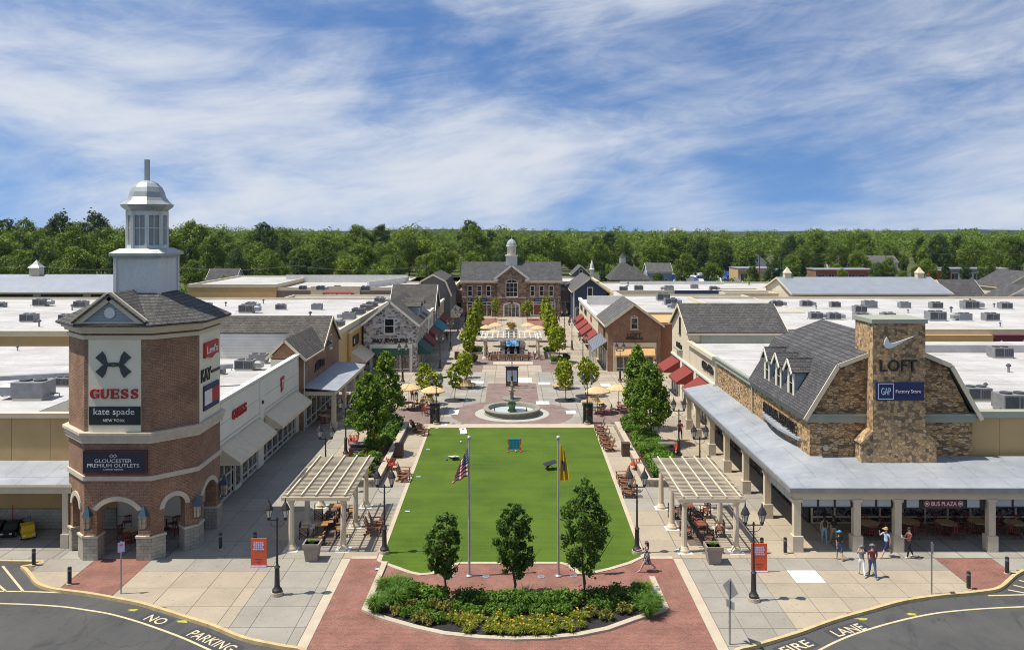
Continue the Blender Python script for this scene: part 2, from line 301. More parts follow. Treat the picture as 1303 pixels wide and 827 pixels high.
plain('hair_dark', (.018, .013, .011), .6, .3, 10); plain('hair_brown', (.075, .04, .022), .6, .3, 10); plain('hair_blond', (.28, .18, .08), .6, .3, 10)
plain('denim', (.045, .085, .17), .85, .2, 8); plain('denim_light', (.20, .33, .44), .85, .2, 8); plain('bark', (.085, .066, .052), .95, .35, 5); plain('rock', (.42, .40, .37), .9, .3, 4)
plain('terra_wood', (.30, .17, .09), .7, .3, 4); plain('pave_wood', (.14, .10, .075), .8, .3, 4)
t = NT('print_dress'); n = t.noise(t.pos(), 16, 3, .6); t.done(t.mixc(t.rng(n, .52, .58, 0, 1), (.018, .02, .035), (.45, .45, .48)), .85)
t = NT('print_red'); n = t.noise(t.pos(), 18, 3, .6); t.done(t.mixc(t.rng(n, .48, .56, 0, 1), (.09, .022, .018), (.32, .12, .08)), .85)
t = NT('print_blue'); n = t.noise(t.pos(), 18, 3, .6); t.done(t.mixc(t.rng(n, .42, .62, 0, 1), (.22, .34, .48), (.58, .64, .70)), .85)
leafmat('leaf_maple', (.018, .058, .010), (.105, .185, .024)); leafmat('leaf_bed', (.050, .115, .010), (.180, .275, .024)); leafmat('leaf_lime', (.14, .21, .012), (.38, .41, .02))
leafmat('leaf_wood', (.009, .036, .010), (.140, .210, .023), .5, .95, .12); leafmat('leaf_dark', (.008, .032, .014), (.045, .092, .026), .5, .5); leafmat('leaf_bright', (.050, .110, .010), (.19, .255, .022), .4, .5); leafmat('leaf_grass', (.065, .150, .016), (.150, .270, .036)); leafmat('leaf_lily', (.10, .15, .012), (.30, .30, .03)); leafmat('leaf_olive', (.10, .13, .022), (.30, .25, .06)); leafmat('leaf_red', (.05, .02, .012), (.12, .04, .03)); leafmat('leaf_gold', (.20, .10, .02), (.38, .22, .04))
plain('petal_yellow', (.72, .42, .02), .6, .15, 9); plain('petal_pink', (.5, .2, .25), .6, .15, 9)
# ------------------------------------------------------------------ mesh helpers
ORG = {}
def F(kind, at):
    """wall frames: u along the wall, v up, w out of the wall"""
    if kind == 'ny': return lambda u, v, w: (u, at - w, v)
    if kind == 'py': return lambda u, v, w: (u, at + w, v)
    if kind == 'px': return lambda u, v, w: (at + w, u, v)
    if kind == 'nx': return lambda u, v, w: (at - w, u, v)
def Fd(ox, oy, ang):
    """wall frame from a corner (ox, oy), u runs at angle ang, w to the right of it"""
    c, s = math.cos(ang), math.sin(ang)
    return lambda u, v, w: (ox + u * c + w * s, oy + u * s - w * c, v)
class MB:
    def __init__(s, f=None):
        s.v = []; s.f = []; s.mi = []; s.T = f; s.cm = 0
    def add(s, vs, fs):
        o = len(s.v)
        if s.T: vs = [s.T(*p) for p in vs]
        s.v.extend([tuple(p) for p in vs]); s.f.extend([[i + o for i in q] for q in fs]); s.mi.extend([s.cm] * len(fs))
        return s
    def box(s, x0, x1, y0, y1, z0, z1):
        v = [(x, y, z) for x in (x0, x1) for y in (y0, y1) for z in (z0, z1)]
        return s.add(v, [(0, 1, 3, 2), (4, 6, 7, 5), (0, 4, 5, 1), (2, 3, 7, 6), (0, 2, 6, 4), (1, 5, 7, 3)])
    def cbox(s, c, d): return s.box(c[0] - d[0] / 2, c[0] + d[0] / 2, c[1] - d[1] / 2, c[1] + d[1] / 2, c[2] - d[2] / 2, c[2] + d[2] / 2)
    def bar(s, a, b, w, h, up=(0, 0, 1)):
        a, b = Vector(a), Vector(b); d = (b - a).normalized(); sd = d.cross(Vector(up))
        if sd.length < 1e-4: sd = d.cross(Vector((1, 0, 0)))
        sd.normalize(); u = sd.cross(d)
        v = []
        for p in (a, b):
            for i, j in ((-1, -1), (1, -1), (1, 1), (-1, 1)): v.append(p + sd * (i * w / 2) + u * (j * h / 2))
        return s.add(v, [(3, 2, 1, 0), (4, 5, 6, 7), (0, 1, 5, 4), (1, 2, 6, 5), (2, 3, 7, 6), (3, 0, 4, 7)])
    def tube(s, pts, rads, n=8, cap=True):
        pts = [Vector(p) for p in pts]; rings = []; v = []; f = []
        if isinstance(rads, (int, float)): rads = [rads] * len(pts)
        ref = Vector((0, 0, 1))
        for i, p in enumerate(pts):
            d = (pts[min(i + 1, len(pts) - 1)] - pts[max(i - 1, 0)]).normalized()
            a = d.cross(ref)
            if a.length < .05: a = d.cross(Vector((0, 1, 0)))
            a.normalize(); b = d.cross(a)
            for k in range(n):
                t = 2 * math.pi * k / n
                v.append(p + (a * math.cos(t) + b * math.sin(t)) * rads[i])
        for i in range(len(pts) - 1):
            for k in range(n):
                k2 = (k + 1) % n
                f.append((i * n + k, i * n + k2, (i + 1) * n + k2, (i + 1) * n + k))
        if cap: f.append(tuple(range(n))[::-1]); f.append(tuple((len(pts) - 1) * n + k for k in range(n)))
        return s.add(v, f)
    def lathe(s, prof, c=(0, 0), n=16, rot=0, z0=0):
        v = []; f = []
        for r, z in prof:
            for k in range(n):
                t = 2 * math.pi * k / n + rot
                v.append((c[0] + r * math.cos(t), c[1] + r * math.sin(t), z0 + z))
        for i in range(len(prof) - 1):
            for k in range(n):
                k2 = (k + 1) % n
                f.append((i * n + k, i * n + k2, (i + 1) * n + k2, (i + 1) * n + k))
        f.append(tuple(range(n))[::-1]); f.append(tuple((len(prof) - 1) * n + k for k in range(n)))
        return s.add(v, f)
    def prism(s, poly, w0, w1):
        """poly in (u, v); pushed from w0 to w1 along the third axis"""
        n = len(poly)
        v = [(a, b, w0) for a, b in poly] + [(a, b, w1) for a, b in poly]
        f = [tuple(range(n))[::-1], tuple(range(n, 2 * n))] + [(i, (i + 1) % n, n + (i + 1) % n, n + i) for i in range(n)]
        return s.add(v, f)
    def plate(s, poly, z0, z1):
        n = len(poly)
        v = [(a, b, z0) for a, b in poly] + [(a, b, z1) for a, b in poly]
        f = [tuple(range(n))[::-1], tuple(range(n, 2 * n))] + [(i, (i + 1) % n, n + (i + 1) % n, n + i) for i in range(n)]
        return s.add(v, f)
    def sheet(s, poly, z): return s.add([(a, b, z) for a, b in poly], [tuple(range(len(poly)))])
    def slabq(s, q, th, down=True):
        """a quad slab of thickness th, pushed against its normal"""
        q = [Vector(p) for p in q]; n = (q[1] - q[0]).cross(q[2] - q[0]).normalized()
        if n.z < 0: n = -n
        lo = [p - n * th for p in q]; k = len(q)
        return s.add(q + lo, [tuple(range(k)), tuple(range(k, 2 * k))[::-1]] + [(i, (i + 1) % k, k + (i + 1) % k, k + i) for i in range(k)])
    def ribbon(s, pts, ws, w0, w1):
        """a pen stroke in (u, v) with its own width at each point"""
        L = []; Rr = []
        if isinstance(ws, (int, float)): ws = [ws] * len(pts)
        for i, p in enumerate(pts):
            a = pts[max(i - 1, 0)]; b = pts[min(i + 1, len(pts) - 1)]
            dx, dy = b[0] - a[0], b[1] - a[1]; l = math.hypot(dx, dy) or 1
            nx, ny = -dy / l * ws[i] / 2, dx / l * ws[i] / 2
            L.append((p[0] + nx, p[1] + ny)); Rr.append((p[0] - nx, p[1] - ny))
        for i in range(len(pts) - 1): s.prism([L[i], L[i + 1], Rr[i + 1], Rr[i]], w0, w1)
        return s
    def sphere(s, c, r, n=8, m=6, sq=(1, 1, 1)):
        v = []; f = []
        for j in range(m + 1):
            ph = math.pi * j / m
            for k in range(n):
                t = 2 * math.pi * k / n
                v.append((c[0] + r * sq[0] * math.sin(ph) * math.cos(t), c[1] + r * sq[1] * math.sin(ph) * math.sin(t), c[2] + r * sq[2] * math.cos(ph)))
        for j in range(m):
            for k in range(n):
                f.append((j * n + k, (j + 1) * n + k, (j + 1) * n + (k + 1) % n, j * n + (k + 1) % n))
        return s.add(v, f)
    def build(s, name, mats, parent=None, world=True, smooth=False, loc=None):
        me = bpy.data.meshes.new(name)
        vs = s.v
        org = Vector((0, 0, 0))
        if parent is not None and world: org = ORG.get(parent.name, Vector((0, 0, 0)))
        elif loc is not None: org = Vector(loc)
        if org.length > 0: vs = [(a - org.x, b - org.y, c - org.z) for a, b, c in vs]
        me.from_pydata(vs, [], s.f)
        if isinstance(mats, str): mats = [mats]
        for m in mats: me.materials.append(MATS[m])
        if len(mats) > 1: me.polygons.foreach_set('material_index', s.mi)
        bm = bmesh.new(); bm.from_mesh(me); bmesh.ops.recalc_face_normals(bm, faces=bm.faces); bm.to_mesh(me); bm.free()
        if smooth:
            me.polygons.foreach_set('use_smooth', [True] * len(me.polygons))
            try: me.set_sharp_from_angle(angle=R(40))
            except Exception: pass
        me.update()
        o = bpy.data.objects.new(name, me); COL.objects.link(o)
        if parent is not None:
            o.parent = parent; ORG[o.name] = org if world else Vector((0, 0, 0))
        elif loc is not None: o.location = loc; ORG[o.name] = org
        return o
def tag(o, label=None, cat=None, group=None, kind=None):
    if label: o['label'] = label
    if cat: o['category'] = cat
    if group: o['group'] = group
    if kind: o['kind'] = kind
    return o
def thing(name, label, cat, loc=(0, 0, 0), rz=0.0, group=None):
    o = bpy.data.objects.new(name, None); COL.objects.link(o)
    o.location = loc; o.rotation_euler = (0, 0, rz); o.empty_display_size = .3
    ORG[o.name] = Vector(loc)
    return tag(o, label, cat, group)
def struct(o): o['kind'] = 'structure'; return o
KIDS = {}
def kids(o): return [c for c in COL.objects if c.parent == o]
def tree_of(root, allo=None):
    return [(c, [g for g in allo if g.parent == c]) for c in allo if c.parent == root]
def proto_tree(root):
    allo = [o for o in COL.objects if o.parent is not None]
    KIDS[root.name] = tree_of(root, allo)
    return root
USED = set()
def place(root, loc, rz=0.0, label=None, group=None, scale=None, cat=None):
    """the prototype itself the first time, then copies with copies of their parts"""
    if root.name not in USED:
        USED.add(root.name); r = root
    else:
        r = root.copy(); COL.objects.link(r)
        for c, gs in KIDS[root.name]:
            n = c.copy(); COL.objects.link(n); n.parent = r
            for g in gs:
                m = g.copy(); COL.objects.link(m); m.parent = n
    r.location = loc; r.rotation_euler = (0, 0, rz)
    if scale is not None: r.scale = (scale,) * 3 if isinstance(scale, (int, float)) else scale
    else: r.scale = (1, 1, 1)
    if label: r['label'] = label
    if group: r['group'] = group
    if cat: r['category'] = cat
    return r
# ------------------------------------------------------------------ lettering
TXT = {}
def text_verts(s, bold=0.0, ext=.02, track=1.0):
    key = (s, bold, ext, track)
    if key not in TXT:
        cu = bpy.data.curves.new('lettering', 'FONT'); cu.body = s; cu.align_x = 'CENTER'; cu.size = 1; cu.offset = bold; cu.extrude = ext; cu.space_character = track; cu.resolution_u = 3
        ob = bpy.data.objects.new('lettering', cu); COL.objects.link(ob)
        dg = bpy.context.evaluated_depsgraph_get(); me = ob.evaluated_get(dg).to_mesh()
        vs = [tuple(v.co) for v in me.vertices]; fs = [tuple(p.vertices) for p in me.polygons]
        ob.evaluated_get(dg).to_mesh_clear(); bpy.data.objects.remove(ob); bpy.data.curves.remove(cu)
        TXT[key] = (vs, fs)
    return TXT[key]
def letters(parent, f, s, uc, vc, width, height, mat, w=.03, thick=.05, bold=0.0, name='lettering', flip=False, track=1.0, slant=0.0):
    vs, fs = text_verts(s, bold, .5, track)
    xs = [v[0] for v in vs]; ys = [v[1] for v in vs]
    x0, x1, y0, y1 = min(xs), max(xs), min(ys), max(ys)
    kx = width / (x1 - x0); ky = height / (y1 - y0)
    sg = -1 if flip else 1
    mb = MB(f)
    mb.add([(uc + sg * ((x - (x0 + x1) / 2) * kx + slant * (y - y0) * ky), vc + (y - (y0 + y1) / 2) * ky, w + (z + .5) * thick) for x, y, z in vs], fs)
    return mb.build(name, mat, parent)
# ------------------------------------------------------------------ building pieces
def window(parent, f, u0, u1, v0, v1, nx=1, ny=2, fw=.1, proud=.07, fmat='trim_white', gmat='glass', name='window', sill=True, arch=False, single=False):
    mb = MB(f)
    mb.box(u0, u0 + fw, v0, v1, 0, proud).box(u1 - fw, u1, v0, v1, 0, proud).box(u0 + fw, u1 - fw, v1 - fw, v1, 0, proud - .003).box(u0 + fw, u1 - fw, v0, v0 + fw, 0, proud - .003)
    if sill: mb.box(u0 - .08, u1 + .08, v0 - .1, v0 - .002, 0, proud + .06)
    bw = fw * .5
    for i in range(1, nx):
        c = u0 + fw + (u1 - u0 - 2 * fw) * i / nx; mb.box(c - bw / 2, c + bw / 2, v0 + fw, v1 - fw, 0, proud - .012)
    for j in range(1, ny):
        c = v0 + fw + (v1 - v0 - 2 * fw) * j / ny; mb.box(u0 + fw, u1 - fw, c - bw / 2, c + bw / 2, 0, proud - .016)
    if arch:
        c = (u0 + u1) / 2; rr = (u1 - u0) / 2
        mb.ribbon([(c + (rr - fw / 2) * math.cos(t), v1 - fw / 2 + (rr - fw / 2) * .6 * math.sin(t)) for t in np.linspace(0, math.pi, 13)], fw, 0, proud - .005); mb.box(c - bw / 2, c + bw / 2, v1, v1 + rr * .5, 0, proud - .02)
    o = mb.build(name, fmat, parent)
    if arch: MB(f).prism([(c + (rr - fw) * math.cos(t), v1 + (rr - fw) * .6 * math.sin(t)) for t in np.linspace(0, math.pi, 13)], .003, .018).build('pane', gmat, o)
    du = (u1 - u0 - 2 * fw) / nx; dv = (v1 - v0 - 2 * fw) / ny
    if single:
        MB(f).box(u0 + fw, u1 - fw, v0 + fw, v1 - fw, .004, .02).build('pane', gmat, o)
    else:
        for i in range(nx):
            for j in range(ny):
                a = u0 + fw + du * i; b = v0 + fw + dv * j
                MB(f).box(a + .01, a + du - .01, b + .01, b + dv - .01, .004, .02).build('pane', gmat, o)
    return o
def storefront(parent, f, u0, u1, v0, v1, cols, rows, depth=0.0, fw=.09, fmat='trim_white', gmat='glass_shop', name='storefront', single=False):
    """glass between bars, set back by depth; cols and rows are fractions"""
    mb = MB(f); us = [u0 + (u1 - u0) * c for c in cols]; vv = [v0 + (v1 - v0) * c for c in rows]
    for u in us: mb.box(u - fw / 2, u + fw / 2, v0, v1, -depth, -depth + .12)
    for v in vv: mb.box(u0, u1, v - fw / 2, v + fw / 2, -depth, -depth + .10)
    o = mb.build(name, fmat, parent)
    if single: MB(f).box(u0, u1, v0, v1, -depth + .01, -depth + .03).build('pane', gmat, o)
    else:
        for i in range(len(us) - 1):
            for j in range(len(vv) - 1):
                MB(f).box(us[i] + .02, us[i + 1] - .02, vv[j] + .02, vv[j + 1] - .02, -depth + .01, -depth + .03).build('pane', gmat, o)
    return o
def awning(parent, f, u0, u1, vt, vb, proj, mat, val=.22, name='awning'):
    mb = MB(f)
    t = .04
    mb.add([(u0, vt, .01), (u1, vt, .01), (u1, vb, proj), (u0, vb, proj), (u0, vt - t, .01), (u1, vt - t, .01), (u1, vb - t, proj - t), (u0, vb - t, proj - t)],
           [(0, 1, 2, 3), (7, 6, 5, 4), (0, 4, 5, 1), (1, 5, 6, 2), (2, 6, 7, 3), (3, 7, 4, 0)])
    mb.box(u0, u1, vb - val, vb - .005, proj - .03, proj)
    for a, b in ((u0, u0 + .03), (u1 - .03, u1)):
        mb.add([(a, vt - t, .01), (a, vb - t, proj - t), (a, vb - val, proj - t), (a, vb - val, .01), (b, vt - t, .01), (b, vb - t, proj - t), (b, vb - val, proj - t), (b, vb - val, .01)],
               [(0, 1, 2, 3), (7, 6, 5, 4), (0, 4, 5, 1), (1, 5, 6, 2), (2, 6, 7, 3), (3, 7, 4, 0)])
    return mb.build(name, mat, parent)
def gable_body(parent, x0, x1, y0, y1, ze, zr, axis, wmat, rmat, z0=0, oh=.35, th=.18, trim='trim_cream', gmat=None, ridge=None):
    """walls with gable ends, two roof slopes with thickness, barge boards"""
    if axis == 'y':
        c = (x0 + x1) / 2 if ridge is None else ridge
        MB(lambda u, v, w: (u, w, v)).prism([(x0, z0), (x1, z0), (x1, ze), (c, zr), (x0, ze)], y0, y1).build('wall', wmat, parent)
        sl = (zr - ze) / (c - x0); sr = (zr - ze) / (x1 - c)
        MB().slabq([(c, y0 - oh, zr + th), (c, y1 + oh, zr + th), (x0 - oh, y1 + oh, ze - oh * sl + th), (x0 - oh, y0 - oh, ze - oh * sl + th)], th * .95).build('roof_slope', rmat, parent)
        MB().slabq([(c, y0 - oh, zr + th), (c, y1 + oh, zr + th), (x1 + oh, y1 + oh, ze - oh * sr + th), (x1 + oh, y0 - oh, ze - oh * sr + th)], th * .95).build('roof_slope', rmat, parent)
        b = MB()
        for xe, s_ in ((x0 - oh, sl), (x1 + oh, sr)):
            b.bar((xe, y0 - oh - .03, ze - oh * s_ - .02), (c, y0 - oh - .03, zr - .02), .08, .28)
            b.box(min(xe, xe + .06) - .04, max(xe, xe + .06), y0 - oh, y1 + oh, ze - oh * s_ - .16, ze - oh * s_ + .04)
        b.build('trim', trim, parent)
    else:
        c = (y0 + y1) / 2 if ridge is None else ridge
        MB(lambda u, v, w: (w, u, v)).prism([(y0, z0), (y1, z0), (y1, ze), (c, zr), (y0, ze)], x0, x1).build('wall', wmat, parent)
        sl = (zr - ze) / (c - y0); sr = (zr - ze) / (y1 - c)
        MB().slabq([(x0 - oh, c, zr + th), (x1 + oh, c, zr + th), (x1 + oh, y0 - oh, ze - oh * sl + th), (x0 - oh, y0 - oh, ze - oh * sl + th)], th * .95).build('roof_slope', rmat, parent)
        MB().slabq([(x0 - oh, c, zr + th), (x1 + oh, c, zr + th), (x1 + oh, y1 + oh, ze - oh * sr + th), (x0 - oh, y1 + oh, ze - oh * sr + th)], th * .95).build('roof_slope', rmat, parent)
        b = MB()
        for xe in (x0 - oh - .03, x1 + oh + .03):
            b.bar((xe, y0 - oh, ze - oh * sl - .02), (xe, c, zr - .02), .08, .28); b.bar((xe, y1 + oh, ze - oh * sr - .02), (xe, c, zr - .02), .08, .28)
        b.box(x0 - oh, x1 + oh, y0 - oh - .04, y0 - oh + .02, ze - oh * sl - .16, ze - oh * sl + .04)
        b.build('trim', trim, parent)
def flat_block(name, label, x0, x1, y0, y1, z, wmat, roof='roof_white', par=.35, z0=-.1, cap='trim_cream', capw=.3):
    o = thing(name, label, 'building', ((x0 + x1) / 2, (y0 + y1) / 2, 0))
    MB().box(x0, x1, y0, y1, z0, z - .05).build('wall', wmat, o)
    MB().box(x0 + .02, x1 - .02, y0 + .02, y1 - .02, z - .05, z).build('roof', roof, o)
    b = MB(); e = .06; w = capw
    b.box(x0 - e, x1 + e, y0 - e, y0 + w, z - .3, z + par).box(x0 - e, x1 + e, y1 - w, y1 + e, z - .3, z + par)
    b.box(x0 - e, x0 + w, y0 + w, y1 - w, z - .3, z + par - .004).box(x1 - w, x1 + e, y0 + w, y1 - w, z - .3, z + par - .004)
    b.build('parapet', cap, o)
    return o

def strokes(parent, f, u0, u1, v0, v1, mat, n, seed, w=.02, th=.1):
    """raised letter strokes of a sign too far or too blurred to read"""
    r = random.Random(seed); m = MB(f); a = (u1 - u0) / n; h = v1 - v0; s = min(a * .22, h * .2)
    for i in range(n):
        l = u0 + a * i + a * .1; q = l + a * .8; k = r.randrange(4); hh = h * r.choice((1, .72, .72, .9))
        m.box(l, l + s, v0, v0 + hh, w, w + th)
        if k != 1: m.box(l + s, q, v0 + hh - s, v0 + hh, w, w + th - .01)
        if k in (0, 2): m.box(q - s, q, v0, v0 + hh - s, w, w + th - .004)
        if k in (1, 2): m.box(l + s, q - s if k == 2 else q, v0, v0 + s, w, w + th - .012)
        if k == 3: m.box(l + s, q, v0 + hh * .45, v0 + hh * .45 + s, w, w + th - .012)
    return m.build('lettering', mat, parent)
# ------------------------------------------------------------------ terrain, road, pavement
def interp(pts, x):
    if x <= pts[0][0]: return pts[0][1]
    for (a, b), (c, d) in zip(pts, pts[1:]):
        if x <= c: return b + (d - b) * (x - a) / (c - a)
    return pts[-1][1]
struct(MB().sheet([(-6000, -300), (6000, -300), (6000, 9000), (-6000, 9000)], -.45).build('ground', 'terrain'))
# edge of the pavement, left to right (outer top edge of the yellow kerb)
kl = [(0, 713.5), (22.6, 718), (35, 728), (45, 740.7), (61, 747.5), (81.4, 751), (113, 755), (147, 761), (176.5, 766.7), (200, 773.5), (235, 784.5), (270, 795.7), (310, 811.5), (360, 822), (385, 827)]
kr = [(940, 827), (960, 821.5), (1016.5, 805), (1061, 789), (1111, 775), (1151.8, 764), (1200, 757), (1235, 754), (1266, 750), (1278, 745), (1286, 738), (1294, 731), (1303, 726)]
KL = [(v.x, v.y) for v in (G(*p) for p in kl)]; KR = [(v.x, v.y) for v in (G(*p) for p in kr)]
KL = [(-60, KL[0][1] + .2)] + KL; KR = KR + [(60, KR[-1][1] + 1.0)]
mid = [(x, 35.2 - 1.1 * math.cos(x / 9.5 * math.pi / 2)) for x in np.linspace(-8.2, 8.9, 9)]
EDGE = KL + [m for m in mid if KL[-1][0] + .5 < m[0] < KR[0][0] - .5] + KR
def fine_edge(pts, n=4):
    out = []
    for i in range(len(pts) - 1):
        p0 = pts[max(i - 1, 0)]; p1 = pts[i]; p2 = pts[i + 1]; p3 = pts[min(i + 2, len(pts) - 1)]
        for k in range(n):
            t = k / n
            q = [.5 * (2 * p1[j] + (p2[j] - p0[j]) * t + (2 * p0[j] - 5 * p1[j] + 4 * p2[j] - p3[j]) * t * t + (-p0[j] + 3 * p1[j] - 3 * p2[j] + p3[j]) * t ** 3) for j in (0, 1)]
            out.append(tuple(q))
    return out + [pts[-1]]
EF = fine_edge(EDGE)
EF = [EF[0]] + [b for a, b in zip(EF, EF[1:]) if b[0] > a[0] + .01]
def edge_y(x): return interp(EF, x)
struct(MB().sheet([(-120, 8), (120, 8), (120, 52), (-120, 52)], -.14).build('road', 'asphalt'))
def strip(pts, w0, w1, z0, z1):
    """a band that follows a line: from w0 to w1 to its left"""
    mb = MB(); A = []; B = []
    for i, p in enumerate(pts):
        a = pts[max(i - 1, 0)]; b = pts[min(i + 1, len(pts) - 1)]
        dx, dy = b[0] - a[0], b[1] - a[1]; l = math.hypot(dx, dy) or 1; nx, ny = -dy / l, dx / l
        A.append((p[0] + nx * w0, p[1] + ny * w0)); B.append((p[0] + nx * w1, p[1] + ny * w1))
    n = len(pts)
    v = [(x, y, z) for z in (z0, z1) for L in (A, B) for x, y in L]
    f = []
    for i in range(n - 1):
        f += [(2 * n + i, 2 * n + i + 1, 3 * n + i + 1, 3 * n + i), (i, 2 * n + i, 2 * n + i + 1, i + 1)[::-1], (n + i, n + i + 1, 3 * n + i + 1, 3 * n + i), (i, i + 1, n + i + 1, n + i)]
    return mb.add(v, f)
kerb = strip(EF, -.02, .17, -.16, .018).build('kerb', 'kerb_yellow'); struct(kerb)
# pavement base: the joints show this
base_poly = [(x, y + .15) for x, y in EF if -58 < x < 58]
base_poly = base_poly + [(58, 182), (-58, 182)]
pave = struct(MB().sheet(base_poly, -.012).build('pavement', 'joint'))
def clip_cell(x0, x1, y0, y1):
    """a slab cut along the kerb"""
    g = .016; x0 += g; x1 -= g; y0 += g; y1 -= g
    xs = np.linspace(x0, x1, 6); lo = [max(y0, edge_y(x) + .19) for x in xs]
    if min(lo) > y1 - .05: return None
    pts = [(x, min(l, y1)) for x, l in zip(xs, lo)]
    if max(l for l in lo) <= y0 + 1e-6: return [(x0, y0), (x1, y0), (x1, y1), (x0, y1)]
    pts = [p for p in pts if p[1] < y1 - .004]
    if len(pts) < 2: return None
    return pts + ([(x1, y1)] if pts[-1][0] > x1 - 1e-6 else [(pts[-1][0], y1)]) + ([(x0, y1)] if pts[0][0] < x0 + 1e-6 else [(pts[0][0], y1)])
NSLAB = 0
def slab(x0, x1, y0, y1, mat, z=0.0):
    global NSLAB
    p = clip_cell(x0, x1, y0, y1)
    if p is None: return
    NSLAB += 1
    MB().plate(p, -.04, z).build('slab', mat, pave)
# left apron in front of the pergola and the tower
colsL = [-30.2, -28.1, -26.0, -23.35, -20.2, -17.75, -15.7, -13.83, -13.17, -12.19, -10.09, -9.58]
rowsL = [34.2, 36.3, 38.42, 40.52, 42.64, 44.74, 46.4]
for a, b in zip(colsL, colsL[1:]):
    for c, d in zip(rowsL, rowsL[1:]):
        if a > -23.4 and b < -20.1: continue            # red pad
        m = 'slab_tan' if b < -13.1 and d < 45 else 'slab_grey'
        slab(a, b, c, d, m)
colsR = [9.58, 10.7, 12.1, 13.18, 14.9, 16.5, 18.2, 20.0, 21.9, 23.8, 27.0, 28.8, 30.6, 32.4]
rowsR = [35.0, 36.66, 38.3, 39.9, 41.57, 43.23, 44.86, 46.5]
for a, b in zip(colsR, colsR[1:]):
    for c, d in zip(rowsR, rowsR[1:]):
        if 23.7 < a < 24: continue
        m = 'slab_grey' if b < 13.3 or c > 44.7 else 'slab_tan'
        if abs(a - 14.9) < .1 and abs(c - 43.23) < .1: m = 'slab_white'
        slab(a, b, c, d, m)
for s_ in (-1, 1):                                     # side promenades
    cs = [9.58, 11.3, 12.9, 14.6, 16.2, 17.9, 19.5] if s_ < 0 else [9.58, 11.3, 12.9, 14.6, 16.1, 18.8]
    for a, b in zip(cs, cs[1:]):
        y = 46.42 if s_ < 0 else 46.52
        for i in range(12):
            x0, x1 = (a, b) if s_ > 0 else (-b, -a)
            if y > 76: break
            if not (a < 12.5 and y > 58.5):
                hole = (9 < a < 12.8 and 47.5 < y < 55)
                slab(x0, x1, y, y + 2.6, 'slab_grey' if (a > 14 or y < 48.5 or 54.5 < y < 58.5) and s_ < 0 or (54 < y < 58) else 'slab_tan')
            y += 2.6
    for i in range(12):                                # walk between lawn and beds
        y = 46.5 + i * 2.6
        x0, x1 = (7.62, 9.56) if s_ > 0 else (-9.56, -7.62)
        slab(x0, x1, y, y + 2.6, 'slab_grey' if 54 < y < 57.6 else 'slab_tan')
# the porch floors, the back walks and the plaza beyond: joints in the material
MB().sheet([(-58, 46.42), (-25.9, 46.42), (-25.9, 77.6), (-58, 77.6)], .0).build('porch_floor', 'pave_grey', pave)
MB().sheet([(-25.85, 46.42), (-19.55, 46.42), (-19.55, 77.6), (-25.85, 77.6)], .0).build('porch_floor', 'pave_grey', pave)
MB().sheet([(18.85, 46.55), (58, 46.55), (58, 77.6), (18.85, 77.6)], .0).build('porch_floor', 'pave_grey', pave)
MB().sheet([(-32.4, 43.6), (-30.25, 43.6), (-30.25, 46.3), (-32.4, 46.3)], .0).build('porch_floor', 'slab_tan', pave)
MB().sheet([(-58, 77.63), (58, 77.63), (58, 181), (-58, 181)], .0).build('plaza_floor', 'pave_tan', pave)
for s_ in (-1, 1):
    MB().sheet([(s_ * 2.95, 79), (s_ * 9, 79), (s_ * 9, 108.5), (s_ * 2.95, 108.5)], .004).build('plaza_floor', 'pave_grey', pave)
def pav(name, poly, z, mat): return struct(MB().sheet(poly, z).build(name, mat))
# red brick surfaces
for x0, x1 in ((-23.33, -20.22), (23.82, 26.98)):
    y1 = 46.4
    pts = [(x, edge_y(x) + .18) for x in np.linspace(x0, x1, 8)]
    pav('brick_paving', pts + [(x1, y1), (x0, y1)], .002, 'paver_red')
xs = np.linspace(-9.05, 9.05, 25)
pav('brick_paving', [(x, edge_y(x) + .18) for x in xs] + [(9.05, 46.75), (-9.05, 46.75)], -.004, 'paver_red')
for s_ in (-1, 1):
    a, b = 9.07, 9.56
    x0, x1 = (a, b) if s_ > 0 else (-b, -a)
    struct(MB().plate([(x0, edge_y(x0) + .19), (x1, edge_y(x1) + .19), (x1, 46.45), (x0, 46.45)], -.03, .004).build('stone_border', 'concrete_light'))
struct(MB().box(-9.05, -7.62, 46.42, 46.75, -.03, .006).build('stone_border', 'concrete_light')); struct(MB().box(7.62, 9.05, 46.42, 46.75, -.03, .006).build('stone_border', 'concrete_light'))
# lawn
lf = [(487.8, 713.5), (507, 721), (524, 727), (536, 729.5), (548, 728.5), (560, 723.5), (573, 718), (585, 715.2), (597, 715), (651, 715), (705, 715), (715, 715.2), (725, 717.5), (733, 723), (740, 729.5), (752, 727.5), (775, 722.5), (800, 715), (818, 708)]
LF = [(G(*p).x, G(*p).y) for p in lf]; LF[0] = (-7.3, LF[0][1]); LF[-1] = (7.3, LF[-1][1])
lawn_poly = LF + [(7.62, 77.1), (-7.62, 77.1)]
struct(MB().sheet(lawn_poly, .012).build('lawn', 'turf'))
bl = [(-7.62, 77.1), (-7.3, LF[0][1])] + LF[1:-1] + [(7.3, LF[-1][1]), (7.62, 77.1)]
struct(strip(bl, -.26, .0, -.03, .03).build('lawn_border', 'concrete_light'))
struct(MB().box(-7.9, 7.9, 77.12, 78.55, -.03, .005).build('stone_border', 'concrete_light'))
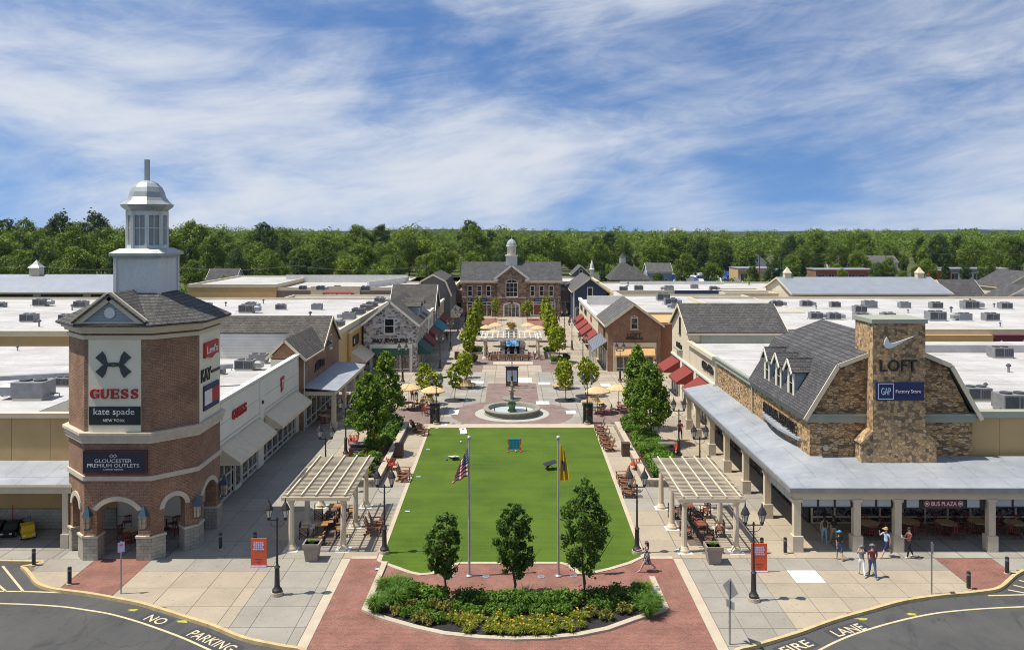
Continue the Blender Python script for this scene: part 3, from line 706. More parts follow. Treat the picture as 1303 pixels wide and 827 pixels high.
# fountain plaza
FC = (0.0, 83.0)
def disc(r, n=56, cut=None):
    p = [(FC[0] + r * math.cos(t), FC[1] + r * math.sin(t)) for t in np.linspace(0, 2 * math.pi, n, endpoint=False)]
    return [(x, max(y, cut)) if cut else (x, y) for x, y in p]
pav('brick_paving', disc(6.15, 64, 78.57), .010, 'paver_pink')
pav('stone_ring', disc(3.73), .014, 'ring_stone')
pav('brick_paving', [(-2.9, 88), (2.9, 88), (2.9, 99.3), (-2.9, 99.3)], .007, 'paver_pink')
for s_ in (-1, 1):
    pav('brick_paving', [(s_ * 6.6, 78.6), (s_ * 12.4, 78.6), (s_ * 12.4, 85.0), (s_ * 9.5, 85.4), (s_ * 7.2, 83.2)][::s_], .008, 'paver_pink')
    pav('brick_paving', [(s_ * 3.9, 107.2), (s_ * 6.9, 107.2), (s_ * 6.9, 122), (s_ * 3.9, 122)][::s_], .008, 'paver_pink')
    pav('brick_paving', [(s_ * 3, 158), (s_ * 8.6, 158), (s_ * 8.6, 172), (s_ * 3, 172)][::s_], .008, 'paver_red')
pav('brick_paving', [(-3.9, 112.5), (3.9, 112.5), (3.9, 124), (-3.9, 124)], .0085, 'paver_pink')
pav('brick_paving', [(-6.5, 124.2), (6.5, 124.2), (6.5, 146), (-6.5, 146)], .0085, 'pave_tan')
pav('stone_inset', [(-3.9, 107.2), (3.9, 107.2), (3.9, 110.9), (-3.9, 110.9)], .009, 'pave_tan')
pav('stone_inset', [(-2.6, 113.2), (2.9, 113.2), (2.9, 115.6), (-2.6, 115.6)], .012, 'concrete_light')
for px, py, w, d in ((560, 480.5, 2.0, .9), (606, 486.5, 1.9, .8), (665, 483.5, 2.4, 1.6), (693, 488, 1.4, .8), (691, 512.5, 1.4, .8), (578, 524, 1.0, 1.2), (727, 524.5, 1.0, .8), (566.5, 480, .7, .8), (771, 490, 1.2, .9), (566, 540, .6, .4)):
    g = G(px, py); struct(MB().box(g.x - w / 2, g.x + w / 2, g.y - d, g.y + d, .012, .017).build('light_slab', 'slab_white'))
# brick floor under the pergolas and their white footings' surroundings
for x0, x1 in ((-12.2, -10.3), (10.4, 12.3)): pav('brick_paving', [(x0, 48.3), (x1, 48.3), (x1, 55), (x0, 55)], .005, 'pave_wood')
# paint on the road
line_l = [(-4, 763.8), (40, 765.2), (81, 768), (110, 772), (140, 777), (170, 785), (200, 795), (235, 808), (277, 827), (300, 838)]
line_r = [(1010, 838), (1034.7, 827), (1058, 815), (1081, 805), (1106, 796.5), (1131.6, 789), (1165, 781), (1200, 775), (1250, 770.5), (1303, 768), (1340, 767)]
for L in (line_l, line_r):
    struct(strip(fine_edge([(G(a, b).x, G(a, b).y) for a, b in L], 3), -.06, .06, -.138, -.134).build('lane_line', 'line_yellow'))
for L in ([(-8, 751.8), (40, 752.3), (81, 753.8)], [(4, 720), (30, 752)], [(-12, 735), (8, 752)], [(1258, 757.5), (1303, 756.3), (1330, 756)], [(1283, 750), (1312, 755.5)], [(1290, 744), (1320, 751)], [(1297, 738), (1325, 744)]):
    struct(strip([(G(a, b, -.14).x, G(a, b, -.14).y) for a, b in L], -.06, .06, -.138, -.134).build('lane_line', 'line_yellow'))
def road_text(s, px, py, ang, width, h, mat='line_yellow'):
    vs, fs = text_verts(s, .012, .0, 1.02); g = G(px, py, -.14)
    xs = [v[0] for v in vs]; ys = [v[1] for v in vs]; kx = width / (max(xs) - min(xs)); ky = h / (max(ys) - min(ys))
    cx0 = (max(xs) + min(xs)) / 2; cy0 = (max(ys) + min(ys)) / 2; c, s2 = math.cos(R(ang)), math.sin(R(ang))
    fs = [f for f in fs]
    mb = MB(); mb.add([(g.x + ((x - cx0) * kx) * c - ((y - cy0) * ky) * s2, g.y + ((x - cx0) * kx) * s2 + ((y - cy0) * ky) * c, -.133) for x, y, z in vs], fs)
    o = struct(mb.build('road_marking', mat)); o['label'] = 'worn painted words ' + s + ' on the asphalt by the kerb'
    pb = MB(); w, hh = width / 2 + .25, h / 2 + .14
    pb.sheet([(g.x + a * c - b * s2, g.y + a * s2 + b * c) for a, b in ((-w, -hh), (w, -hh), (w, hh), (-w, hh))], -.1365)
    struct(pb.build('asphalt_patch', 'asphalt_patch'))
road_text('NO', 199.5, 788, -27, 1.2, .6); road_text('PARKING', 270, 815, -32, 2.9, .62)
road_text('LANE', 1080, 801, 25, 1.8, .6); road_text('FIRE', 1014, 822.5, 29, 1.65, .6)
for px, py, w in ((170, 776, .5), (235, 790, .55), (1098, 787, .5), (1161, 781, .5)):
    g = G(px, py, -.14); pts = [(g.x + w * k * (1 if i % 2 else .5) * math.cos(t), g.y + .18 * k * math.sin(t)) for i, (t, k) in enumerate((t, random.uniform(.5, 1)) for t in np.linspace(0, 2 * math.pi, 11, endpoint=False))]
    struct(MB().sheet(pts, -.1355).build('paint_mark', 'spray_yellow'))
struct(MB().sheet([(26, 186), (170, 186), (200, 345), (34, 345)], -.2).build('parking_lot', 'asphalt'))
# far wooded ridge
def ridge(name, pts, depth, y0):
    n = len(pts); mb = MB()
    v = [(x, y0, -2) for x, z in pts] + [(x, y0 + depth * .5, z) for x, z in pts] + [(x, y0 + depth, -2) for x, z in pts]
    f = [(i, i + 1, n + i + 1, n + i) for i in range(n - 1)] + [(n + i, n + i + 1, 2 * n + i + 1, 2 * n + i) for i in range(n - 1)]
    return struct(mb.add(v, f).build(name, 'hill_forest', smooth=True))
rr = random.Random(3)
ridge('hills', [(x, 8 + 7 * max(0, math.sin(x / 260 + 2.1)) + 3 * math.sin(x / 97) + rr.uniform(-1, 1)) for x in range(-1900, 1900, 30)], 800, 1500)
ridge('hills', [(x, 8 + 14 * max(0, math.sin(x / 330 + 2.6)) ** 2 + 4 * math.sin(x / 170 + 1) + rr.uniform(-1, 1)) for x in range(-3400, 3400, 45)], 900, 2700)
# ------------------------------------------------------------------ clock-tower-like sign tower on the left
TX, TY, TA, TBB = -22.1, 50.0, 3.75, 1.87
tw = thing('sign_tower', 'octagonal brick sign tower with arches and a white lantern cupola', 'tower', (TX, TY, 0))
def octo(a, b): return [(TX - b, TY - a), (TX + b, TY - a), (TX + a, TY - b), (TX + a, TY + b), (TX + b, TY + a), (TX - b, TY + a), (TX - a, TY + b), (TX - a, TY - b)]
OC = octo(TA, TBB)
def octo_ring(mb, d0, d1, z0, z1):
    k = TBB / TA
    p = octo(TA + d1, TBB + d1 * .41); q = octo(TA + d0, TBB + d0 * .41)
    v = [(x, y, z) for z in (z0, z1) for L in (q, p) for x, y in L]
    f = []
    for i in range(8):
        j = (i + 1) % 8
        f += [(8 + i, 8 + j, 24 + j, 24 + i), (i, 16 + i, 16 + j, j), (16 + i, 24 + i, 24 + j, 16 + j), (i, j, 8 + j, 8 + i)]
    mb.add(v, f)
lower = MB(); rings = MB()
FR = []
for i in range(8):
    a, b = OC[i], OC[(i + 1) % 8]; w = math.hypot(b[0] - a[0], b[1] - a[1]); ang = math.atan2(b[1] - a[1], b[0] - a[0])
    f = Fd(a[0], a[1], ang); FR.append((f, w))
    pw = .72; h = (w - 2 * pw); zs = 2.75; rise = .55; c = w / 2; rr_ = (h * h / 4 + rise * rise) / (2 * rise); th = math.asin(h / 2 / rr_)
    arc = [(c + rr_ * math.sin(t), zs + rise - rr_ + rr_ * math.cos(t)) for t in np.linspace(-th, th, 15)]
    m = MB(f); m.prism([(0, 0), (pw, 0), (pw, zs)] + arc[1:-1] + [(w - pw, zs), (w - pw, 0), (w, 0), (w, 4.45), (0, 4.45)], -.62, 0)
    m.build('arch_wall', 'brick_red', tw)
    arc2 = [(c + (rr_ + .26) * math.sin(t * 1.06), zs + rise - rr_ + (rr_ + .26) * math.cos(t * 1.06)) for t in np.linspace(-th, th, 15)]
    MB(f).prism(arc[::-1] + arc2, -.05, .07).build('arch_band', 'trim_stone', tw)
    for u0, u1 in ((-.03, pw + .07), (w - pw - .07, w + .03)):
        MB(f).box(u0, u1, 0, 1.25, -.68, .09).build('pier_base', 'block_grey', tw)
        MB(f).box(u0 - .04, u1 + .04, 1.25, 1.36, -.72, .14).build('pier_cap', 'trim_stone', tw)
body = MB(); octo_ring(body, -.62, 0, 4.452, 12.75); body.build('wall', 'brick_red', tw)
MB().plate(octo(TA - .6, TBB - .25), 4.05, 4.2).build('soffit', 'stucco_cream', tw)
m = MB(); octo_ring(m, -.1, .10, 4.44, 4.70); m.build('band', 'trim_stone', tw)
m = MB(); octo_ring(m, -.1, .16, 6.55, 6.80); octo_ring(m, -.1, .24, 6.80, 7.02); octo_ring(m, -.1, .32, 7.02, 7.17); m.build('cornice', 'trim_stone', tw)
m = MB(); octo_ring(m, -.1, .10, 12.34, 12.56); m.build('band', 'trim_cream', tw)
m = MB(); octo_ring(m, -.5, .22, 12.70, 12.88); octo_ring(m, -.5, .38, 12.88, 13.05); octo_ring(m, -.5, .55, 13.05, 13.22); m.build('cornice', 'trim_cream', tw)
# hip roof up to the white box
e = octo(TA + .62, TBB + .3); BX = 1.30; top = [(TX - BX, TY - BX), (TX + BX, TY - BX), (TX + BX, TY - BX), (TX + BX, TY + BX), (TX + BX, TY + BX), (TX - BX, TY + BX), (TX - BX, TY + BX), (TX - BX, TY - BX)]
r_ = MB()
for i in range(8):
    j = (i + 1) % 8; q = [(*e[i], 13.22), (*e[j], 13.22), (*top[j], 14.75), (*top[i], 14.75)]
    if top[i] == top[j]: q = q[:3]
    lo = [(x, y, z - .12) for x, y, z in q]; n = len(q)
    r_.add(q + lo, [tuple(range(n)), tuple(range(n, 2 * n))[::-1]] + [(a, (a + 1) % n, n + (a + 1) % n, n + a) for a in range(n)])
r_.build('roof', 'shingle_charcoal', tw)
# pediment on the front
pc = TX - .25; py_ = TY - TA - .45
ped = MB(lambda u, v, w: (u, w, v)).prism([(pc - 1.75, 13.24), (pc + 1.75, 13.24), (pc, 14.62)], py_ + .1, py_ + .3).build('pediment', 'siding_pale', tw)
m = MB(); m.bar((pc - 1.95, py_, 13.28), (pc, py_, 14.82), .5, .14, (0, 1, 0)); m.bar((pc + 1.95, py_, 13.28), (pc, py_, 14.82), .5, .14, (0, 1, 0)); m.box(pc - 1.8, pc + 1.8, py_ - .05, py_ + .1, 13.22, 13.36)
m.build('pediment_trim', 'trim_cream', tw)
MB().tube([(pc, py_ + .02, 13.86), (pc, py_ + .12, 13.86)], .30, 16).build('round_vent', 'metal_white', tw)
m = MB(); m.slabq([(pc, py_ - .2, 14.95), (pc, TY - 1.3, 14.95), (pc - 2.05, TY - 1.4, 13.36), (pc - 2.05, py_ - .2, 13.36)], .1); m.slabq([(pc, py_ - .2, 14.95), (pc, TY - 1.3, 14.95), (pc + 2.05, TY - 1.4, 13.36), (pc + 2.05, py_ - .2, 13.36)], .1)
m.build('pediment_roof', 'shingle_charcoal', tw)
# white box, lantern and dome
cup = MB().box(TX - BX, TX + BX, TY - BX, TY + BX, 14.2, 16.8).build('cupola_base', 'metal_white', tw)
m = MB(); m.box(TX - 1.38, TX + 1.38, TY - 1.38, TY + 1.38, 14.35, 14.62)
for sx in (-1, 1):
    for sy in (-1, 1): m.box(TX + sx * 1.3 - .09, TX + sx * 1.3 + .09, TY + sy * 1.3 - .09, TY + sy * 1.3 + .09, 14.62, 16.8)
m.build('corner_board', 'metal_white', cup)
m = MB(); m.box(TX - 1.42, TX + 1.42, TY - 1.42, TY + 1.42, 16.8, 16.95).box(TX - 1.58, TX + 1.58, TY - 1.58, TY + 1.58, 16.95, 17.1)
m.add([(TX - 1.58, TY - 1.58, 17.1), (TX + 1.58, TY - 1.58, 17.1), (TX + 1.58, TY + 1.58, 17.1), (TX - 1.58, TY + 1.58, 17.1), (TX - 1.15, TY - 1.15, 17.36), (TX + 1.15, TY - 1.15, 17.36), (TX + 1.15, TY + 1.15, 17.36), (TX - 1.15, TY + 1.15, 17.36)],
      [(0, 1, 5, 4), (1, 2, 6, 5), (2, 3, 7, 6), (3, 0, 4, 7), (4, 5, 6, 7)])
m.build('cupola_cap', 'metal_lead', tw)
lan = MB().lathe([(1.02, 17.36), (1.02, 19.6)], (TX, TY), 8, R(22.5)).build('lantern', 'lantern_pane', tw)
m = MB()
for k in range(8):
    t = R(22.5 + 45 * k); x, y = TX + 1.08 * math.cos(t), TY + 1.08 * math.sin(t)
    m.tube([(x, y, 17.36), (x, y, 19.6)], .13, 6)
    t2 = R(45 * k); x2, y2 = TX + 1.0 * math.cos(t2), TY + 1.0 * math.sin(t2)
    m.tube([(x2, y2, 17.4), (x2, y2, 19.6)], .035, 4)
m.lathe([(1.16, 17.36), (1.16, 17.56)], (TX, TY), 8, R(22.5)).lathe([(1.05, 18.55), (1.05, 18.62)], (TX, TY), 8, R(22.5)).lathe([(1.14, 19.35), (1.14, 19.62)], (TX, TY), 8, R(22.5))
m.build('lantern_frame', 'metal_white', tw)
MB().lathe([(1.14, 19.6), (1.28, 19.72), (1.46, 19.86), (1.50, 20.0), (1.42, 20.06)], (TX, TY), 8, R(22.5)).build('lantern_cornice', 'metal_lead', tw)
MB().lathe([(1.42, 20.05), (1.22, 20.22), (1.06, 20.45), (.98, 20.75), (.84, 21.05), (.60, 21.28), (.30, 21.42), (.12, 21.46)], (TX, TY), 8, R(22.5)).build('dome', 'metal_lead', tw)
MB().box(TX - .12, TX + .12, TY - .12, TY + .12, 21.4, 22.72).build('spire', 'metal_lead', tw)
# ---- signs of the tower
ff, fw_ = FR[0]
def up(px): return (px - VPX) * (TY - TA) / FPX - (TX - TBB)       # column on the front face
def zp(py): return CAM_H - (py - HOR) * (TY - TA) / FPX
pan = MB(ff).box(up(113.7), up(180.4), zp(549), zp(432), .0, .06).build('sign_panel', 'panel_cream', tw)
lo = MB(ff); uc = up(145.7); vc = zp(463.5)                          # the dark mark of two crossing arcs
for sg in (1, -1):
    pts = [(uc + x * 1.0, vc + sg * y) for x, y in ((-.80, .56), (-.62, .36), (-.50, .14), (-.36, .01), (-.18, -.055), (0, -.075), (.18, -.055), (.36, .01), (.50, .14), (.62, .36), (.80, .56))]
    lo.ribbon([(x, y) for x, y in pts], [.52, .44, .30, .17, .10, .08, .10, .17, .30, .44, .52], .06, .14 + .004 * sg)
lo.build('logo', 'p_slate', pan)
def serif_word(parent, f, word, u0, u1, v0, v1, mat, w0, w1):
    m = MB(f); n = len(word); h = v1 - v0; adv = (u1 - u0) / n
    for i, ch in enumerate(word):
        c = u0 + adv * (i + .5); hw = adv * .42; b, s_ = .24 * h, .11 * h; ym = (v0 + v1) / 2
        L, Rt = c - hw, c + hw
        if ch == 'U':
            m.box(L + .1 * hw, L + .1 * hw + b, v0 + .3 * h, v1, w0, w1).box(Rt - .12 * hw - s_ * 1.1, Rt - .12 * hw, v0 + .3 * h, v1, w0, w1)
            m.ribbon([(c + (hw * .78 - b * .2) * math.cos(t), v0 + .33 * h + .28 * h * math.sin(t)) for t in np.linspace(math.pi, 2 * math.pi, 9)], [b, b, b * .95, b * .8, s_ * 1.5, s_ * 1.3, s_ * 1.1, s_, s_], w0, w1 + .002)
            m.box(L - .08 * hw, L + .1 * hw + b * 1.35, v1 - s_ * .8, v1 + .001, w0, w1 + .004).box(Rt - .45 * hw, Rt + .05 * hw, v1 - s_ * .8, v1 + .001, w0, w1 + .004)
        elif ch == 'E':
            m.box(L + .15 * hw, L + .15 * hw + b, v0, v1, w0, w1)
            m.box(L, Rt, v1 - s_, v1 + .001, w0, w1 + .002).box(L, Rt, v0 - .001, v0 + s_, w0, w1 + .002).box(L + .3 * hw, Rt - .3 * hw, ym - s_ / 2, ym + s_ / 2, w0, w1 + .002)
            m.box(Rt - s_ * .9, Rt + .002, v1 - .3 * h, v1, w0, w1 + .004).box(Rt - s_ * .9, Rt + .002, v0, v0 + .3 * h, w0, w1 + .004).box(Rt - .3 * hw - s_ * .7, Rt - .3 * hw, ym - .14 * h, ym + .14 * h, w0, w1 + .004)
        elif ch == 'G':
            m.ribbon([(c + hw * .82 * math.cos(t), ym + h * .44 * math.sin(t)) for t in np.linspace(R(40), R(318), 17)], [s_, s_, s_ * 1.1, s_ * 1.4, b * .8, b, b * 1.1, b * 1.15, b * 1.15, b * 1.1, b, b * .85, s_ * 1.5, s_ * 1.2, s_, s_, s_], w0, w1)
            m.box(Rt - b * 1.1, Rt - b * .1, v0 + .06 * h, ym - .03 * h, w0, w1 + .002).box(Rt - b * 1.7, Rt + b * .15, ym - .1 * h, ym - .02 * h, w0, w1 + .004).box(Rt - s_ * 1.2, Rt - s_ * .2, v1 - .34 * h, v1, w0, w1 + .004)
        elif ch == 'S':
            p = [(.62, .30), (.30, .43), (-.10, .45), (-.52, .36), (-.66, .20), (-.45, .07), (0, 0), (.45, -.07), (.68, -.22), (.52, -.37), (.08, -.45), (-.35, -.43), (-.66, -.30)]
            m.ribbon([(c + x * hw, ym + y * h) for x, y in p], [s_ * .8, s_, s_, s_ * 1.5, b * .85, b, b * 1.05, b, b * .85, s_ * 1.5, s_, s_, s_ * .8], w0, w1)
            m.box(c + .52 * hw, c + .52 * hw + s_ * .9, v1 - .32 * h, v1, w0, w1 + .003).box(c - .58 * hw - s_ * .9, c - .58 * hw, v0, v0 + .32 * h, w0, w1 + .003)
    return m.build('lettering', mat, parent)
serif_word(pan, ff, 'GUESS', up(116), up(179), zp(506.5), zp(494.5), 'p_red', .06, .15)
ks = MB(ff).box(up(115), up(180.2), zp(540), zp(516.8), .06, .12).build('sign_board', 'p_blackgreen', pan)
letters(tw, ff, 'kate spade', up(147), zp(524.2), 2.28, .46, 'p_white', .122, .02, .0); letters(tw, ff, 'NEW YORK', up(147), zp(534.2), 1.22, .155, 'p_white', .122, .02, .004, track=1.1)
gp = MB(ff).box(up(107.5), up(188.5), zp(601.8), zp(571.6), .0, .12).box(up(107.5), up(188.5), zp(573.2), zp(571.6), .12, .15).box(up(107.5), up(188.5), zp(601.8), zp(600.4), .12, .15).box(up(107.5), up(108.6), zp(600.4), zp(573.2), .12, .149).box(up(187.4), up(188.5), zp(600.4), zp(573.2), .12, .149).build('sign_frame', 'p_maroon', tw)
MB(ff).box(up(108.7), up(187.3), zp(600.3), zp(573.3), .12, .135).build('sign_board', 'p_nightblue', gp)
letters(gp, ff, 'GLOUCESTER', up(146), zp(585.3), 2.08, .2, 'p_white', .136, .012, .003); letters(gp, ff, 'PREMIUM OUTLETS', up(146), zp(591.2), 2.9, .2, 'p_white', .136, .012, .003); letters(gp, ff, 'A SIMON CENTER', up(146), zp(596.2), 1.15, .075, 'p_white', .136, .012, .01)
m = MB(ff)
for du in (-.10, .10):
    q = [(up(146) + du + .11 * math.cos(t), zp(579.2) + .09 * math.sin(t)) for t in np.linspace(0, 2 * math.pi, 5)]
    m.ribbon(q, .028, .136, .148 + du * .02)
m.build('logo', 'p_white', gp)
# side panel facing the plaza (face 2: right)
fr, frw = FR[2]
pr = MB(fr).box(.22, frw - .2, 7.2, 12.33, 0, .06).build('sign_panel', 'panel_cream', tw)
lv = MB(fr).prism([(.75, 10.85), (1.1, 10.93), (1.85, 10.75), (2.6, 10.97), (2.95, 10.9), (2.95, 11.75), (.75, 11.75)], .06, .2).build('sign_board', 'p_red', pr)
letters(tw, fr, "Levi's", 1.86, 11.3, 1.75, .45, 'p_white', .202, .02, .02)
letters(tw, fr, 'KAY', 1.15, 9.85, 1.6, .75, 'p_black', .06, .06, .03)
MB(fr).box(2.0, 3.4, 9.8, 9.94, .062, .12).build('logo', 'p_black', pr)
tmy = MB(fr).box(.7, 3.1, 7.75, 9.2, .06, .16).build('sign_board', 'p_navy', pr)
MB(fr).box(.72, 1.9, 8.05, 8.9, .16, .175).build('flag_mark', 'p_white', tw); MB(fr).box(1.9, 3.08, 8.05, 8.9, .16, .175).build('flag_mark', 'p_red', tw)
# lanterns hung on the tower piers
def wall_lantern(f, u, label):
    p = f(u, 2.35, .28)
    o = thing('wall_lantern', label, 'lantern', (p[0], p[1], p[2] - .55), 0, 'lanterns on the tower piers')
    m = MB(); c = (p[0], p[1])
    m.lathe([(.17, -.5), (.20, -.44), (.24, .18)], c, 4, R(45), p[2]).build('glass', 'amber_glass', o)
    m = MB(); m.lathe([(.34, .18), (.30, .24), (.16, .52), (.05, .74), (.03, .80)], c, 4, R(45), p[2])
    m.build('cap', 'lantern_blue', o)
    m = MB(); m.lathe([(.2, -.56), (.22, -.49)], c, 4, R(45), p[2]).lathe([(.215, -.17), (.225, -.14)], c, 4, R(45), p[2])
    for k in range(8):
        t = R(45 * k); rr = .20 if k % 2 == 0 else .145
        m.tube([(c[0] + rr * math.cos(t) * (1 if k % 2 else 1), c[1] + rr * math.sin(t), p[2] - .48), (c[0] + rr * 1.18 * math.cos(t), c[1] + rr * 1.18 * math.sin(t), p[2] + .18)], .018, 4)
    q = f(u, 2.45, 0.0); m.tube([q, (p[0], p[1], 2.6)], .03, 5)
    m.build('frame', 'lantern_blue', o)
wall_lantern(FR[0][0], .32, 'blue capped wall lantern at the left of the tower front arch')
wall_lantern(FR[0][0], FR[0][1] - .30, 'blue capped wall lantern between the two front tower arches')
wall_lantern(FR[1][0], FR[1][1] - .12, 'blue capped wall lantern at the right of the slanted tower arch')
wall_lantern(FR[2][0], FR[2][1] - .05, 'blue capped wall lantern at the far right end of the tower')
MB().box(TX - 3.2, TX + 3.2, TY + 3.05, TY + 3.25, 0, 4.0).build('back_wall', 'block_grey', tw)
# ------------------------------------------------------------------ left side shops
LX = -19.6
sh = thing('shop_building', 'white stucco shop with a red serif sign and two taupe awnings', 'building', (-28, 62, 0))
fL = F('px', LX)
m = MB(); m.box(-60, -31, 51.2, 84, 0, 6.55).box(-30.99, -19.85, 51.2, 85.5, 0, 5.05); m.build('core', 'stucco_white', sh)
MB().box(-60, -31, 51.3, 84, 6.55, 6.6).build('roof', 'roof_white', sh); MB().box(-30.98, LX - .26, 51.45, 85.5, 5.05, 5.1).build('roof', 'roof_white', sh)
MB().box(-30.97, LX - .26, 51.15, 51.44, 5.0, 6.9).build('parapet', 'stucco_white', sh)
w = MB(fL); w.box(52, 76, 3.7, 6.95, -.25, 0).box(52, 55.2, -.1, 3.7, -.25, -.001).box(63.8, 65.2, -.1, 3.7, -.25, -.001).box(75.0, 76, -.1, 3.7, -.25, -.001)
w.build('wall', 'stucco_white', sh)
for a, b in ((54.6, 63.9), (65.1, 75.3)):
    MB(fL).box(a, b, 5.42, 6.8, 0, .05).build('panel', 'stucco_white', sh); MB(fL).box(a, b, 4.3, 5.38, 0, .05).build('panel', 'stucco_white', sh)
MB(fL).box(63.95, 65.05, 3.7, 6.8, 0, .09).build('pilaster', 'stucco_white', sh)
m = MB(fL); m.box(52, 76, 6.9, 7.08, -.35, .14).box(54.6, 63.9, 4.05, 4.25, 0, .12).box(65.1, 75.3, 4.05, 4.25, 0, .12); m.build('cornice', 'trim_white', sh)
serif_word(sh, fL, 'GUESS', 57.55, 60.6, 5.2, 5.85, 'p_red', .05, .16)
sg = MB(fL).prism([(69.6, 5.95), (70.6, 6.0), (70.3, 5.0), (69.75, 4.75)], .05, .15).build('sign', 'p_red', sh); MB(fL).box(69.85, 70.25, 5.55, 5.75, .15, .17).box(69.95, 70.12, 5.1, 5.55, .15, .17).build('logo', 'p_white', sg)
MB(fL).box(64.4, 64.55, 4.9, 5.15, .09, .2).build('wall_light', 'black_metal', sh)
awning(sh, fL, 55.1, 63.7, 3.95, 2.95, 1.45, 'canvas_taupe'); awning(sh, fL, 65.3, 74.9, 3.95, 2.95, 1.45, 'canvas_taupe')
storefront(sh, fL, 55.2, 63.8, .02, 3.7, [0, .16, .32, .44, .60, .76, .88, 1], [0, .12, .42, .75, 1], .22)
storefront(sh, fL, 65.2, 75.0, .02, 3.7, [0, .12, .28, .44, .6, .76, .9, 1], [0, .12, .42, .75, 1], .22)
dr = MB(fL); dr.box(58.3, 58.42, .02, 2.5, -.1, .06).box(59.5, 59.62, .02, 2.5, -.1, .06).box(58.42, 59.5, 2.38, 2.5, -.1, .055).box(58.42, 59.5, .02, .3, -.1, .055); dr = dr.build('door', 'trim_white', sh); MB(fL).box(58.42, 59.5, .3, 2.38, -.06, -.03).build('pane', 'glass_shop', dr)
# front wall of the same block, left of the tower
tb = thing('tan_store_wall', 'tan panelled store front with pale metal canopy left of the tower', 'building', (-40, 51, 0))
fT = F('ny', 51.1)
for a, b in ((-60, -33), (-33, -31.0), (-31.0, -28.6), (-28.6, -26.3), (-26.3, -24.5)): MB(fT).box(a + .012, b - .012, 4.12, 6.85, -.3, 0).build('wall_panel', 'stucco_tan', tb)
MB(fT).box(-60, -24.5, .9, 4.11, -.3, -.02).build('wall', 'stucco_tan', tb); MB(fT).box(-60, -24.5, -.1, 1.25, -.3, .05).build('wall_base', 'block_grey', tb)
MB(fT).box(-60, -24.6, 6.85, 7.15, -.4, .12).build('coping', 'trim_cream', tb)
MB().slabq([(-60, 51.1, 4.2), (-25.4, 51.1, 4.2), (-25.4, 47.8, 3.72), (-60, 47.8, 3.72)], .08).build('canopy_roof', 'roof_metal', tb)
m = MB(); m.box(-60, -25.5, 47.85, 48.15, 3.2, 3.6).box(-60, -25.45, 47.74, 47.86, 3.56, 3.68); m.build('canopy_beam', 'column_cream', tb)
MB().box(-60, -25.6, 48.2, 51, 3.4, 3.46).build('canopy_bounce_ceiling', 'trim_cream', tb)  # pale ceiling added to throw light back under the canopy
for x in (-25.95, -30.5, -35):
    MB().box(x - .16, x + .16, 47.9, 48.22, 0, 3.2).build('column', 'column_cream', tb); MB().box(x - .24, x + .24, 47.82, 48.3, 0, .82).build('column_base', 'trim_stone', tb)
# block behind the tower: roof features
rf = thing('roof_parapet', 'grey sloping roof divider on the white roof behind the tower', 'parapet', (-38, 70, 6.6))
MB().bar((-55, 60, 6.75), (-24, 71, 6.75), .5, .35).build('coping', 'galvanised', rf)
# ---- brick shop with cross gable
bk = thing('brick_shop', 'brown brick shop with dark cross gable roof and grey porch', 'building', (-22, 84, 0))
BXr = -19.3
MB(lambda u, v, w: (w, u, v)).prism([(83.4, 0), (92, 0), (92, 6.4), (87.7, 9.2), (83.4, 6.4)], BXr - .35, BXr).build('wall', 'brick_brown', bk); MB().box(-30.5, BXr - .36, 85.9, 92, 0, 6.4).build('wall', 'stucco_white', bk)
MB().slabq([(-30.8, 87.7, 9.34), (BXr + .25, 87.7, 9.34), (BXr + .25, 92.3, 6.34), (-30.8, 92.3, 6.34)], .13).build('roof_slope', 'shingle_brown', bk)
MB().slabq([(-23.2, 87.7, 9.34), (BXr + .25, 87.7, 9.34), (BXr + .25, 83.1, 6.34), (-23.2, 83.1, 6.34)], .13).build('roof_slope', 'shingle_brown', bk)
MB().slabq([(-30.8, 87.7, 9.34), (-23.21, 87.7, 9.34), (-23.21, 85.35, 7.81), (-30.8, 85.35, 7.81)], .13).build('roof_slope', 'shingle_brown', bk)
m = MB(); m.bar((BXr + .28, 83.1, 6.2), (BXr + .28, 87.7, 9.2), .08, .28); m.bar((BXr + .28, 92.3, 6.2), (BXr + .28, 87.7, 9.2), .08, .28); m.build('trim', 'trim_cream', bk)
MB(F('px', BXr)).box(76, 83.4, 0, 6.55, -.3, 0).build('wall', 'brick_brown', bk)
MB().box(-22.3, -19.62, 76.2, 83.3, 0, 6.5).build('wall', 'stucco_white', bk)
MB(lambda u, v, w: (u, w, v)).prism([(-22.3, 6.6), (-19.25, 6.6), (-20.9, 8.15)], 76.02, 76.3).build('gable_wall', 'brick_brown', bk)
m = MB(); m.slabq([(-20.9, 75.7, 8.4), (-20.9, 87, 8.4), (-18.95, 87, 6.55), (-18.95, 75.7, 6.55)], .12); m.slabq([(-20.9, 75.7, 8.4), (-20.9, 87, 8.4), (-22.6, 87, 6.75), (-22.6, 75.7, 6.75)], .12); m.build('roof_slope', 'shingle_brown', bk)
m = MB(); m.bar((-18.9, 75.66, 6.45), (-20.9, 75.66, 8.3), .07, .22); m.bar((-22.6, 75.66, 6.6), (-20.9, 75.66, 8.3), .07, .22); m.bar((-18.93, 75.7, 6.46), (-18.93, 83.3, 6.46), .08, .14); m.build('trim', 'trim_cream', bk)
MB().tube([(-19.15, 76.1, 0), (-19.15, 76.1, 6.3)], .06, 6).build('downpipe', 'trim_white', bk)
MB().box(-30.6, -20.2, 85.55, 85.75, 4.9, 7.75).build('screen_wall', 'siding_white', bk)
window(bk, F('px', BXr), 87.2, 88.2, 5.9, 7.4, 1, 2, .1, .08, single=True)
